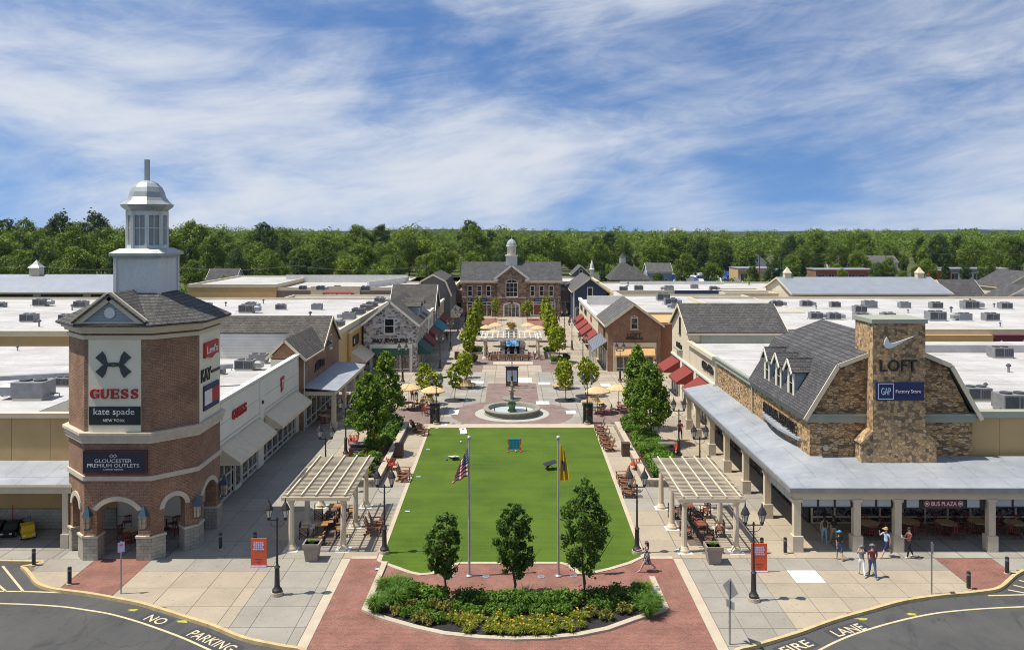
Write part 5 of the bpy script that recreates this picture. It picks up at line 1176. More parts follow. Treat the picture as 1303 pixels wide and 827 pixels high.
MB(lambda u, v, w: (u, w, v)).prism([(-3.1, 0), (2.95, 0), (2.95, 8.3), (-.08, 10.5), (-3.1, 8.3)], B0 - .7, B0 + 5).build('centre_bay', 'brownstone', cb)
m = MB(); m.slabq([(-.08, B0 - 1, 10.95), (-.08, yr, 10.95), (-3.6, yr, 8.2), (-3.6, B0 - 1, 8.2)], .12); m.slabq([(-.08, B0 - 1, 10.95), (-.08, yr, 10.95), (3.45, yr, 8.2), (3.45, B0 - 1, 8.2)], .12); m.build('bay_roof', 'shingle_dark', cb)
m = MB(); m.bar((-3.75, B0 - 1.05, 8.0), (-.08, B0 - 1.05, 10.85), .12, .42); m.bar((3.6, B0 - 1.05, 8.0), (-.08, B0 - 1.05, 10.85), .12, .42); m.box(-3.8, -2.9, B0 - 1.1, B0 - .7, 7.65, 8.05).box(2.75, 3.65, B0 - 1.1, B0 - .7, 7.65, 8.05); m.build('bay_trim', 'trim_white', cb)
MB().box(A0 - .05, A1 + .05, B0 - .08, B0, 4.0, 4.2).box(-3.15, 3.0, B0 - .78, B0 - .7, 4.0, 4.2).build('string_course', 'trim_stone', cb)
fcb = F('ny', B0); fbay = F('ny', B0 - .7)
for u in (-8.9, -6.95, -5.0, 4.35, 6.3, 8.3): window(cb, fcb, u - .52, u + .52, 4.35, 6.6, 1, 2, .14, .1)
window(cb, fbay, -1.35, 1.25, 4.25, 7.3, 3, 3, .14, .12, arch=True, single=True)
storefront(cb, fcb, -9.4, -4.3, .1, 3.1, [0, .2, .8, 1], [0, .8, 1], -.02, .16); storefront(cb, fcb, 3.9, 9.1, .1, 3.1, [0, .12, .88, 1], [0, .1, .85, 1], -.02, .2)
MB(fcb).box(4.6, 8.4, .5, 2.6, .06, .1).build('display', 'p_rust', cb)
m = MB(fbay); m.box(-1.85, -1.6, 0, 2.4, 0, .14).box(1.5, 1.75, 0, 2.4, 0, .14).ribbon([(-.05 + 1.67 * math.cos(t), 2.4 + .6 * math.sin(t)) for t in np.linspace(0, math.pi, 13)], .25, 0, .139); m.build('door_surround', 'trim_white', cb)
storefront(cb, fbay, -1.6, 1.5, .05, 2.6, [0, .25, .5, .75, 1], [0, .85, 1], -.02, .1)
for u in (-7.0, 6.4): s2 = MB(fcb).box(u - 1.65, u + 1.65, 3.25, 3.85, .02, .14).build('sign_board', 'p_navy', cb); letters(cb, fcb, 'Polo Ralph Lauren', u, 3.55, 2.8, .3, 'p_white', .142, .03, .012)
MB().lathe([(.06, 2.9), (.2, 3.0), (.2, 3.3), (.04, 3.6)], (-.05, B0 - 1.0), 6).build('door_lamp', 'black_metal', cb)
cp = MB().box(-1.35, 1.15, yr - 1.25, yr + 1.25, 10.4, 12.6).box(-1.5, 1.3, yr - 1.4, yr + 1.4, 12.6, 12.85).build('cupola', 'trim_white', cb)
MB().lathe([(1.05, 12.85), (1.05, 14.7), (1.3, 14.8), (1.3, 15.0)], (-.1, yr), 8, R(22.5)).build('cupola_lantern', 'trim_white', cp); MB().lathe([(1.2, 15.0), (1.1, 15.5), (.8, 16.0), (.35, 16.3), (.06, 16.45), (.04, 17.2)], (-.1, yr), 8, R(22.5)).build('cupola_dome', 'metal_lead', cp)
for k in (5, 6, 7): t = R(k * 45); MB().cbox((-.1 + 1.0 * math.cos(t), yr + 1.0 * math.sin(t), 13.8), (.5, .5, 1.2)).build('louvre', 'trim_cream', cp)
for x0, x1, lb in ((-13.2, A0 - .02, 'brown link wall with dark shop front left of the central building'), (A1 + .02, 12.8, 'brown link wall with dark shop front right of the central building')):
    o = thing('link_building', lb, 'building', ((x0 + x1) / 2, 180, 0)); MB().box(x0, x1, 178, 186, 0, 5.4).build('wall', 'stucco_taupe', o); storefront(o, F('ny', 178), x0 + .3, x1 - .3, .02, 2.9, [0, .5, 1], [0, 1], -.02, single=True)
flat_block('flat_roof_block', 'white flat roof to the left behind the central stone building', -24, -10.8, 188, 205, 6.3, 'stucco_taupe'); flat_block('flat_roof_block', 'white flat roof to the right behind the central stone building', 10.5, 20, 188, 205, 6.3, 'stucco_taupe')
# ------------------------------------------------------------------ foliage
def leaf_mesh(name, centres, radii, per, size, seed, mat, squash=.9, shell=.35, tints=None, aspect=.65, droop=0.0):
    """many small leaf quads spread through lobes: centres (n,3), radii (n,)"""
    rg = np.random.default_rng(seed)
    C = np.asarray(centres, float); Rd = np.asarray(radii, float); n = len(C)
    w = Rd ** 2; cnt = np.maximum(6, (per * n * w / w.sum()).astype(int)); idx = np.repeat(np.arange(n), cnt); N = len(idx)
    d = rg.normal(size=(N, 3)); d /= np.linalg.norm(d, axis=1)[:, None]
    rad = Rd[idx] * (shell + (1 - shell) * rg.random(N) ** .6) * (1 + .8 * (rg.random(N) < .3) * rg.random(N))
    p = C[idx] + d * rad[:, None] * np.array([1, 1, squash])
    nr = d + rg.normal(size=(N, 3)) * .55 + np.array([0, 0, .25]); nr /= np.linalg.norm(nr, axis=1)[:, None]
    a = np.cross(nr, rg.normal(size=(N, 3))); a /= np.linalg.norm(a, axis=1)[:, None]; b = np.cross(nr, a)
    s = size * (.6 + .8 * rg.random(N))[:, None]
    fold = nr * s * .25
    V = np.stack([p - a * s, p - b * s * aspect + fold, p + a * s - np.array([0, 0, droop]) * s, p + b * s * aspect + fold], 1).reshape(-1, 3)
    me = bpy.data.meshes.new(name)
    me.vertices.add(N * 4); me.vertices.foreach_set('co', V.astype(np.float32).ravel())
    me.loops.add(N * 4); me.loops.foreach_set('vertex_index', np.arange(N * 4, dtype=np.int32))
    me.polygons.add(N); me.polygons.foreach_set('loop_start', np.arange(0, N * 4, 4, dtype=np.int32))
    tv = (rg.random(n) if tints is None else np.asarray(tints, float))[idx]
    at = me.attributes.new('tint', 'FLOAT', 'POINT'); at.data.foreach_set('value', np.repeat(np.clip(tv * .8 + .2 * rg.random(N), 0, 1), 4).astype(np.float32))
    me.materials.append(MATS[mat]); me.update(); me.validate()
    return me
def trunk_mb(h, r0, seed, limbs=7, crown0=.35, spread=.3, lean=.0):
    rg = random.Random(seed); m = MB()
    pts = [(rg.uniform(-.02, .02) * h * (i > 0) + lean * i / 6 * h, rg.uniform(-.02, .02) * h * (i > 0), h * i / 6 * .92) for i in range(7)]
    m.tube([(0, 0, -.05)] + pts[1:], [r0 * (1.25 if i == 0 else 1 - .78 * i / 6) for i in range(7)], 7)
    for k in range(limbs):
        t = crown0 + (0.85 - crown0) * k / max(1, limbs - 1); i = min(5, int(t * 6)); p = Vector(pts[i]).lerp(Vector(pts[i + 1]), t * 6 - i)
        a = k * 2.4 + rg.uniform(-.4, .4); L = h * spread * (1.1 - t) * rg.uniform(.8, 1.2)
        q1 = p + Vector((math.cos(a) * L * .5, math.sin(a) * L * .5, L * .45)); q2 = p + Vector((math.cos(a) * L, math.sin(a) * L, L * 1.15)); r = r0 * (1 - t) * .5
        m.tube([p, q1, q2], [r, r * .7, r * .3], 5)
    return m
def crown_lobes(h, w, z0, z1, n, seed, shape='oval', rl=.26):
    rg = np.random.default_rng(seed); C = []; Rd = []
    for i in range(n):
        t = (i + .5) / n
        z = z0 + (z1 - z0) * t
        if shape == 'oval': e = math.sin(math.pi * (t * .86 + .09)) ** .75
        elif shape == 'flame': e = min(1, t * 5 + .4) * (1 - t) ** .62
        elif shape == 'vase': e = (.35 + .65 * math.sin(math.pi * min(1, t * .9 + .12)))
        elif shape == 'cone': e = max(.14, (1 - t) ** .8) if t > .12 else .6 + t * 3
        elif shape == 'column': e = .55 + .45 * math.sin(math.pi * t)
        else: e = math.sqrt(max(.05, 1 - (2 * t - 1) ** 2))
        a = i * 2.399 + rg.uniform(-.5, .5); q = w / 2 * e * (.25 + .62 * math.sqrt(rg.random()))
        C.append((math.cos(a) * q, math.sin(a) * q, z + rg.uniform(-.05, .05) * (z1 - z0))); Rd.append(w * rl * (.65 + .6 * rg.random()) * (.55 + .45 * e))
    return C, Rd
def make_tree(name, label, cat, h, w, z0, n, per, leaf, seed, mat, shape='oval', rl=.24, r0=.09, limbs=7, spread=.3, group=None, bark='bark'):
    o = thing(name, label, cat, (0, 0, 0), 0, group)
    trunk_mb(h, r0, seed, limbs, z0 / h * .9, spread).build('trunk', bark, o, False)
    C, Rd = crown_lobes(h, w, z0, h * .97, n, seed, shape, rl)
    me = leaf_mesh('crown', C, Rd, per, leaf, seed, mat)
    c = bpy.data.objects.new('crown', me); COL.objects.link(c); c.parent = o
    return o
# three trees in the front bed (each its own)
for px, py, h, w, z0, lb, sd in ((566, 766, 4.5, 2.1, 1.35, 'left of the three dark green trees in the front bed', 11), (655.5, 761, 4.7, 2.2, 1.3, 'middle of the three dark green trees in the front bed', 12), (743.5, 766, 6.0, 2.65, 1.6, 'right and tallest of the three trees in the front bed', 13)):
    g = G(px, py)
    o = make_tree('bed_tree', lb, 'tree', h, w, z0, 80, 72, .078, sd, 'leaf_maple', 'oval', .10, .085, 9, .30, 'trees in the front bed'); o.location = g
# four big trees in the side beds
for x, y, h, w, lb, sd in ((-11.8, 67.7, 6.4, 4.6, 'nearer of the two leafy trees in the left raised bed', 21), (-11.6, 75.6, 7.0, 4.2, 'farther of the two leafy trees in the left raised bed', 22), (11.8, 70.8, 6.7, 4.8, 'nearer of the two leafy trees in the right raised bed', 23), (11.6, 76.4, 7.4, 4.0, 'farther of the two leafy trees in the right raised bed', 24)):
    o = make_tree('maple_tree', lb, 'tree', h, w, 1.5, 90, 62, .125, sd, 'leaf_bed', 'flame', .105, .10, 9, .32, 'trees in the raised beds'); o.location = (x, y, .45)
# small young trees of the plaza and the columnar rows
young = proto_tree(make_tree('young_tree', '', 'tree', 4.4, 2.1, 1.6, 34, 30, .14, 31, 'leaf_lime', 'oval', .125, .05, 6, .3))
young2 = proto_tree(make_tree('young_tree', '', 'tree', 4.2, 2.4, 1.5, 34, 32, .14, 32, 'leaf_lime', 'oval', .125, .05, 6, .32))
colum = proto_tree(make_tree('columnar_tree', '', 'tree', 6.4, 2.7, .9, 48, 55, .17, 33, 'leaf_lime', 'cone', .13, .07, 6, .25))
yt = [(-9.3, 87.2, 'beside the left round bench by the parasols', 0, 1), (-8.1, 84.6, 'behind the black kiosk on the left of the fountain', 1, .95), (-6.2, 89.3, 'in the tree grate left of the fountain', 0, .92), (-5.4, 96.4, 'inside the farther left round bench', 1, 1), (5.75, 89.3, 'in the tree grate right of the fountain', 1, 1.05), (5.9, 96.0, 'inside the farther right round bench', 0, .8), (8.15, 91.5, 'behind the black kiosk on the right of the fountain', 0, 1.0), (9.0, 93.6, 'right of the plaza behind the right parasols', 1, .85),
      (-6.1, 113.5, 'in the left planter box before the stage', 0, 1.15), (6.5, 114.5, 'in the right planter box before the stage', 1, 1.25), (-3.4, 168, 'left of the central building door', 0, 1.0), (3.1, 168, 'right of the central building door', 1, 1.0), (-5.9, 103, 'left of the cross walk before the stage', 1, .8)]
for x, y, wh, k, s in yt: place((young, young2)[k], (x, y, 0), random.uniform(0, 6), 'young lime green tree ' + wh, 'young trees on the plaza', s)
for s_, side in ((-1, 'left'), (1, 'right')):
    for i, y in enumerate((123, 130, 137, 144.5, 152, 160)):
        place(colum, (s_ * (6.3 + .25 * math.sin(i * 2)), y, .3), i * 1.3 + s_, '%s columnar lime tree in the %s row before the central building' % (NTH[i], side), 'columnar trees along the inner plaza', .8 + .12 * (i in (1, 2, 4)))
# ---- small plants
def blades(name, n, h, spread, w, seed, mat, curve=.6):
    rg = np.random.default_rng(seed); V = []; Fc = []
    for i in range(n):
        a = rg.uniform(0, 6.283); l = h * rg.uniform(.65, 1.1); o = spread * rg.uniform(.3, 1.0); r = spread * .25 * rg.random(); dx, dy = math.cos(a), math.sin(a); sx, sy = -dy * w, dx * w
        p = [(dx * r, dy * r, 0), (dx * (r + o * .4), dy * (r + o * .4), l * .7), (dx * (r + o), dy * (r + o), l * (1 - curve * .4 * rg.random()))]
        k = len(V)
        V += [(p[0][0] - sx, p[0][1] - sy, 0), (p[0][0] + sx, p[0][1] + sy, 0), (p[1][0] + sx * .9, p[1][1] + sy * .9, p[1][2]), (p[1][0] - sx * .9, p[1][1] - sy * .9, p[1][2]), p[2]]
        Fc += [(k, k + 1, k + 2, k + 3), (k + 3, k + 2, k + 4)]
    me = bpy.data.meshes.new(name); me.from_pydata(V, [], Fc)
    at = me.attributes.new('tint', 'FLOAT', 'POINT'); at.data.foreach_set('value', np.repeat(rg.random(n), 5).astype(np.float32))
    me.materials.append(MATS[mat]); me.update(); return me
def plant(name, cat, parts):
    o = thing(name, '', cat)
    for nm, me in parts:
        c = bpy.data.objects.new(nm, me); COL.objects.link(c); c.parent = o
        if nm == 'flower': c['kind'] = 'stuff'
    return proto_tree(o)
def flowers(n, h, spread, seed, mat, s=.05):
    rg = random.Random(seed); m = MB()
    for i in range(n):
        a = rg.uniform(0, 6.28); r = spread * math.sqrt(rg.random()); x, y, z = r * math.cos(a), r * math.sin(a), h * rg.uniform(.85, 1.15)
        for k in range(5):
            t = k * 1.2566; m.add([(x, y, z - .02), (x + s * math.cos(t - .45), y + s * math.sin(t - .45), z + .02), (x + s * 1.6 * math.cos(t), y + s * 1.6 * math.sin(t), z + .035), (x + s * math.cos(t + .45), y + s * math.sin(t + .45), z + .02)], [(0, 1, 2, 3)])
    me = bpy.data.meshes.new('flower'); me.from_pydata(m.v, [], m.f); me.materials.append(MATS[mat]); return me
def bush_me(nm, w, h, n, per, leaf, seed, mat):
    C, Rd = crown_lobes(h, w, h * .18, h * .85, n, seed, 'ball', .22); return leaf_mesh(nm, C, Rd, per, leaf, seed, mat, .85, .4)
grassA = [plant('ornamental_grass', 'grass', [('blades', blades('blades', 420, .9, .75, .017, s, 'leaf_grass', 1.2))]) for s in (1, 2)]
lilies = [plant('daylily', 'flower', [('leaves', blades('leaves', 110, .42, .45, .02, s, 'leaf_lily', 1.4)), ('flower', flowers(3, .45, .32, s, 'petal_yellow', .036))]) for s in (3, 4, 5)]
shrubD = [plant('evergreen_shrub', 'shrub', [('foliage', bush_me('foliage', 1.15, .95, 14, 60, .06, s, 'leaf_maple'))]) for s in (6, 7)]
shrubG = [plant('leafy_shrub', 'shrub', [('foliage', bush_me('foliage', 1.1, .85, 14, 55, .07, s, 'leaf_grass'))]) for s in (8, 9)]
shrubO = [plant('olive_shrub', 'shrub', [('foliage', bush_me('foliage', .75, .6, 10, 45, .065, s, 'leaf_olive'))]) for s in (10, 11)]
shrubR = plant('red_shrub', 'shrub', [('foliage', bush_me('foliage', .8, .75, 10, 45, .07, 12, 'leaf_red'))])
# front bed
arc = [(460.5, 777), (478, 786), (494.7, 791.5), (530, 801.5), (564, 809), (610, 814), (654, 815.8), (697, 814.5), (737.5, 810.6), (775, 803), (807, 791.5), (832, 783), (852, 775.5)]
A = [(G(*p).x, G(*p).y) for p in arc]; topL = G(487, 716); topR = G(833.5, 735)
inner_back = [(G(a, b).x, G(a, b).y) for a, b in ((830, 752), (790, 764), (740, 770), (690, 771), (655, 771), (610, 770), (570, 767), (530, 761), (500, 752), (485, 746))]
bed_poly = [(x, y + .15) for x, y in A] + inner_back
bed = struct(MB().plate(bed_poly, -.05, .07).build('planting_bed', 'mulch'))
struct(strip([(topL.x, topL.y)] + A + [(topR.x, topR.y)], -.0, .30, -.03, .10).build('bed_kerb', 'concrete_light'))
def bed_at(px, py, z=.05): g = G(px, py); return (g.x, g.y, z)
rg = random.Random(5)
back = [(496, 741, 'g'), (507, 738, 'g'), (514, 747, 'g'), (522, 742, 's'), (535, 746, 's'), (548, 749, 's'), (561, 751, 's'), (588, 753, 'd'), (600, 752, 'd'), (612, 754, 'd'), (628, 756, 's'), (640, 756, 's'), (652, 757, 's'), (668, 757, 'g'), (680, 757, 's'), (693, 757, 'g'), (706, 756, 's'), (719, 755, 's'), (732, 754, 's'), (752, 753, 'd'), (765, 752, 'd'), (784, 751, 'd'), (792, 757, 'd'), (803, 752, 's'), (812, 754, 's'), (821, 743, 'g'), (810, 745, 's'), (833, 761, 'g'), (826, 768, 'g')]
gi = si = di = 0
for i, (px, py, k) in enumerate(sorted(back)):
    p = bed_at(px, py + 17)
    if k == 'g': place(rg.choice(grassA), p, rg.uniform(0, 6), '%s tuft of bright ornamental grass from the left at the back of the bed' % NTH[gi], 'grass tufts in the front bed', rg.uniform(.9, 1.1)); gi += 1
    elif k == 's': place(rg.choice(shrubG), p, rg.uniform(0, 6), '%s mid green shrub from the left in the back row of the bed' % NTH[si], 'green shrubs in the front bed', rg.uniform(.85, 1.05)); si += 1
    else: place(rg.choice(shrubD), p, rg.uniform(0, 6), '%s dark evergreen shrub from the left in the back row of the bed' % NTH[di], 'dark shrubs in the front bed', rg.uniform(.85, 1.1)); di += 1
for i, (px, py) in enumerate(((479, 780), (503, 774), (493, 758), (485, 768))):
    place(grassA[i % 2], bed_at(px, py), i, 'rounded bright grass tuft at the left end of the bed, %s from its tip' % NTH[i], 'grass tufts at the bed end', (.95, 1.1, 1.05, .7)[i])
ol = [(505, 783), (517, 786), (523, 776), (530, 786), (539, 778), (536, 792), (548, 790), (553, 776), (545, 796), (560, 793), (760, 776), (775, 778), (772, 789), (795, 781), (806, 775), (754, 786), (733, 771), (570, 780), (585, 772), (750, 770)]
for i, (px, py) in enumerate(sorted(ol)[1::2]): place(shrubG[i % 2], bed_at(px, py), i, '%s low green shrub from the left among the bronze shrubs of the bed' % NTH[i], 'low green shrubs in the front bed', .62)
for i, (px, py) in enumerate(sorted(ol)[::2]): place(rg.choice(shrubO), bed_at(px, py), rg.uniform(0, 6), '%s low olive and bronze shrub from the left in the front bed' % NTH[i], 'olive shrubs in the front bed', rg.uniform(.8, 1.0))
lil = [(577, 789), (586, 793), (594, 788), (601, 797), (607, 785), (612, 791), (596, 803), (623, 803), (628, 796), (637, 805), (640, 790), (632, 787), (650, 798), (655, 806), (662, 792), (668, 804), (673, 797), (681, 806), (684, 790), (692, 799), (700, 806), (705, 792), (712, 801), (722, 794), (727, 802), (733, 785), (740, 797), (742, 788)]
for i, (px, py) in enumerate(sorted(lil)): place(rg.choice(lilies), bed_at(px, py + 3), rg.uniform(0, 6), '%s daylily clump with yellow flowers from the left in the front bed' % NTH[i], 'daylilies in the front bed', rg.uniform(.8, 1.1))
for i, px in enumerate(range(582, 735, 14)): place(shrubG[i % 2], bed_at(px, 781 + 2 * (i % 3)), i * 1.7, '%s small green shrub from the left behind the daylilies' % NTH[i], 'small shrubs behind the daylilies', .62)
def rock_mb(r, seed):
    q = random.Random(seed); m = MB(); m.sphere((0, 0, r * .5), r, 7, 5, (1, q.uniform(.7, 1), .6)); m.v = [(x * q.uniform(.85, 1.15), y * q.uniform(.85, 1.15), z * q.uniform(.85, 1.15)) for x, y, z in m.v]; return m
for sd, lst in (('left', [(482, 762, .3), (487, 768, .22), (479, 768, .18), (474, 780, .15), (489, 760, .2), (494, 771, .14)]), ('right', [(836, 752, .2), (830, 756, .24), (838, 760, .15), (833, 776, .16), (827, 779, .2), (842, 772, .14), (829, 771, .13)])):
    for i, (px, py, r) in enumerate(lst):
        o = rock_mb(r, i + len(sd)).build('rock', 'rock'); o.location = bed_at(px, py, .04); tag(o, '%s pale rock at the %s tip of the front bed' % (NTH[i], sd), 'rock', 'rocks at the bed tips')
# raised side beds with stone walls
for s_, side in ((-1, 'left'), (1, 'right')):
    o = thing('raised_bed', 'raised planting bed with pale stone wall on the %s of the lawn' % side, 'planter', (s_ * 11, 68, 0))
    x0, x1 = 9.62, 12.5; y0, y1 = 59.3, 77.2
    sx = lambda a, b: (min(s_ * a, s_ * b), max(s_ * a, s_ * b))
    for a, b, c, d, nm in ((x0, x0 + .34, y0, y1, 'inner'), (x0 + .34, x1, y0, y0 + .34, 'front'), (x0 + .34, x1, y1 - .34, y1, 'back')):
        u, v = sx(a, b); MB().box(u, v, c, d, 0, .44).build('wall', 'wallstone', o)
    n = 9
    for k in range(n):
        c = y0 + (y1 - y0) * k / n; u, v = sx(x0 - .05, x0 + .42); MB().box(u, v, c + .015, c + (y1 - y0) / n - .015, .44, .54).build('coping_stone', 'concrete_light', o)
    u, v = sx(x0 + .44, x1); MB().box(u, v, y0 - .05, y0 + .4, .44, .538).build('coping_stone', 'concrete_light', o)
    u, v = sx(x0 + .36, x1); MB().box(u, v, y0 + .36, y1 - .36, 0, .36).build('soil', 'soil', o)
    i = 0
    for yy in np.arange(60.4, 76.8, 1.15):
        for k in range(2):
            xx = s_ * (10.75 + k * 1.05 + rg.uniform(-.15, .15)); ch_ = rg.choice((0, 0, 0, 1, 2, 3, 4))
            pr0 = (shrubG[0], shrubG[1], lilies[0], grassA[0], shrubO[0])[ch_]
            nm = ('leafy green shrub', 'leafy green shrub', 'yellow flowering lily', 'bright grass tuft', 'olive shrub')[ch_]
            place(pr0, (xx, yy + rg.uniform(-.2, .2), .34), rg.uniform(0, 6), '%s, %s row from the front, %s side of the %s raised bed' % (nm, NTH[int(i / 2)], ('inner', 'outer')[k], side), 'plants in the raised beds', rg.uniform(.95, 1.35)); i += 1
# planter boxes on the inner plaza
boxes = [(-6.1, 114, 2.4, 2.6, 'before the stage on the left'), (6.6, 114.6, 2.6, 2.6, 'before the stage on the right'), (-5.6, 123.5, 2.2, 2.4, 'left of the stage pergola'), (5.7, 123.5, 1.6, 2.2, 'right of the stage pergola')]
for x, y, w, d, wh in boxes:
    o = thing('planter_box', 'low brick planter box ' + wh, 'planter', (x, y, 0)); MB().box(x - w / 2, x + w / 2, y - d / 2, y + d / 2, 0, .3).build('box', 'wallstone', o); MB().box(x - w / 2 + .1, x + w / 2 - .1, y - d / 2 + .1, y + d / 2 - .1, .3, .34).build('soil', 'soil', o)
    for k in range(3):
        for j in range(2): place(shrubG[(k + j) % 2], (x - w / 3 + k * w / 3, y - d / 5 + j * d / 2.5, .3), k + j, 'green shrub %s in row %s of the planter box %s' % (NTH[k], ('one', 'two')[j], wh), 'shrubs in the planter boxes', .8)
place(shrubR, (-5.3, 115.2, .3), 1, 'dark red shrub in the planter box before the stage on the left', 'red shrubs', 1.2); place(shrubR, (7.6, 115, .3), 1, 'dark red shrub in the planter box before the stage on the right', 'red shrubs', 1.2)
# round grates under plaza trees
for x, y, wh in ((-6.2, 89.3, 'left of the fountain'), (5.75, 89.3, 'right of the fountain'), (8.15, 91.5, 'behind the right black kiosk')):
    o = thing('tree_grate', 'round mulched tree pit ' + wh, 'tree pit', (x, y, 0)); m = MB(); m.lathe([(1.05, 0), (1.05, .04)], (x, y), 20); m.build('mulch', 'mulch', o); m = MB(); m.ribbon([(x + 1.08 * math.cos(t), y + 1.08 * math.sin(t)) for t in np.linspace(0, 2 * math.pi, 25)], .1, .01, .05); m.build('rim', 'black_metal', o)
# ------------------------------------------------------------------ street lamps
def make_lamp():
    o = thing('street_lamp', '', 'street lamp')
    MB().lathe([(.30, 0), (.30, .18)], n=14).build('footing', 'concrete_light', o, False)
    MB().lathe([(.25, .18), (.25, .30), (.17, .38), (.14, .48), (.12, 1.35), (.15, 1.42), (.08, 1.5), (.06, 1.6)], n=12).build('base', 'lamp_metal', o, False, True)
    MB().lathe([(.06, 1.55), (.05, 2.9), (.075, 2.95), (.045, 3.0), (.04, 3.78)], n=10).build('pole', 'lamp_metal', o, False, True)
    m = MB(); m.tube([(-.42, 0, 3.78), (.42, 0, 3.78)], .03, 6)
    for s in (-1, 1): m.tube([(0, 0, 3.45)] + [(s * (.05 + .3 * math.sin(t)), 0, 3.72 - .27 * math.cos(t)) for t in np.linspace(.2, 1.4, 6)], .015, 5)
    m.lathe([(.05, 3.78), (.06, 3.86), (.02, 3.95)], n=8); m.build('arm', 'lamp_metal', o, False)
    for s in (-1, 1):
        c = (s * .42, 0)
        l = MB(); l.lathe([(.05, 3.76), (.09, 3.84), (.10, 3.95)], c, 6); l = l.build('lantern', 'lamp_metal', o, False)
        MB().lathe([(.10, 3.95), (.185, 4.32)], c, 6).build('glass', 'lamp_glass', l, False)
        q = MB()
        for k in range(6):
            t = math.pi / 3 * k; q.tube([(c[0] + .10 * math.cos(t), c[1] + .10 * math.sin(t), 3.95), (c[0] + .195 * math.cos(t), c[1] + .195 * math.sin(t), 4.33)], .013, 4)
        q.lathe([(.235, 4.32), (.23, 4.37), (.12, 4.60), (.05, 4.70), (.035, 4.80), (.01, 4.92)], c, 6); q.build('lantern_cap', 'lamp_metal', l, False)
    return proto_tree(o)
lamp = make_lamp()
LAMPS = [(-11.9, 41.8, 'beside the left orange sign board near the kerb'), (12.05, 41.15, 'beside the right orange sign board near the kerb'), (-7.3, 47.2, 'at the near left corner of the lawn'), (7.15, 47.2, 'at the near right corner of the lawn'),
         (-13.1, 58, 'behind the left pergola nearest the shops'), (13.2, 58, 'behind the right pergola by the porch'), (-13.6, 67.5, 'beside the left maroon bin station'), (13.55, 67, 'beside the right maroon bin station'), (-7.2, 78.4, 'in front of the left black kiosk'), (7.15, 78.4, 'in front of the right black kiosk'),
         (-13.2, 99.6, 'before the grey stone shop'), (13.1, 100, 'before the brick gable shop'), (-9.5, 108.8, 'at the corner of the grey stone shop'), (9.4, 109.4, 'at the corner of the brick gable shop'), (-9.4, 126, 'on the left walk level with the stage'), (9.2, 126.6, 'on the right walk level with the stage'), (-9.5, 145, 'on the left walk behind the stage'), (9.1, 143.4, 'on the right walk behind the stage'), (9.1, 168, 'nearest the central building on the right walk'), (-9.3, 165, 'nearest the central building on the left walk'), (0, 96.2, 'on the centre line behind the fountain')]
for x, y, wh in LAMPS: place(lamp, (x, y, 0), 0, 'black twin lantern street lamp ' + wh, 'twin lantern street lamps')
# ------------------------------------------------------------------ bollards and posts
def make_bollard():
    o = thing('bollard', '', 'bollard'); MB().lathe([(.16, 0), (.16, .05)], n=14).build('footing', 'concrete_light', o, False); MB().lathe([(.10, .05), (.10, .86), (.085, .9)], n=14).build('post', 'black_metal', o, False, True); MB().lathe([(.103, .70), (.103, .80)], n=14).build('light_band', 'p_grey', o, False); return proto_tree(o)
bol = make_bollard()
for px, py, wh in ((43.4, 719, 'left of the red brick pad nearest the frame edge'), (89, 743, 'on the kerb beside the left red brick pad'), (281, 698, 'in the shade right of the sign tower'), (325, 697, 'right behind the left orange sign board'), (999.7, 703.7, 'left of the porch corner column'), (970, 704, 'right behind the right orange sign board'), (1233, 749, 'on the kerb side of the right red brick pad'), (1282, 729.6, 'right of the right red brick pad')):
    g = G(px, py); place(bol, g, 0, 'black cylindrical bollard ' + wh, 'bollards')
for s_, wh, y0, y1, n in ((-1, 'left', 57, 75, 4), (1, 'right', 60, 75, 4)): pass
def post_sign(px, py, label, h, ang, plates, kind):
    g = G(px, py); o = thing('sign_post', label, 'sign', g, ang, 'sign posts by the kerb')
    MB().box(-.03, .03, -.03, .03, 0, h).build('post', 'galvanised', o, False)
    for nm, poly, mt, tx in plates:
        m = MB(lambda u, v, w: (u, -.035 - w, v)); pl = m.prism(poly, 0, .012).build(nm, mt, o, False)
        if tx:
            f = lambda u, v, w: (u, -.05 - w, v)
            vs, fs = text_verts(tx[0], .02, .5, 1.0); xs = [v[0] for v in vs]; ys = [v[1] for v in vs]; kx = tx[3] / (max(xs) - min(xs)); ky = tx[4] / (max(ys) - min(ys))
            mm = MB(f); mm.add([(tx[1] + (x - (max(xs) + min(xs)) / 2) * kx, tx[2] + (y - (max(ys) + min(ys)) / 2) * ky, (z + .5) * .006) for x, y, z in vs], fs); mm.build('lettering', tx[5], pl, False)
rect = lambda u, v0, v1: [(-u, v0), (u, v0), (u, v1), (-u, v1)]
post_sign(154.5, 755, 'small white sign plate on a thin grey post before the sign tower', 2.65, R(35), [('sign_plate', rect(.16, 2.12, 2.62), 'p_lilac', ('NO', 0, 2.48, .14, .1, 'p_red'))], 0)
post_sign(1186, 755.4, 'edge-on sign plate on a thin grey post by the right kerb', 2.62, R(76), [('sign_plate', rect(.16, 2.05, 2.6), 'galvanised', None)], 0)
post_sign(929, 819.5, 'grey diamond warning sign seen from behind near the right kerb', 2.85, R(118), [('sign_plate', [(0, 2.0), (.5, 2.45), (0, 2.95), (-.5, 2.45)], 'galvanised', None), ('lower_plate', rect(.25, 1.6, 1.95), 'galvanised', None)], 0)
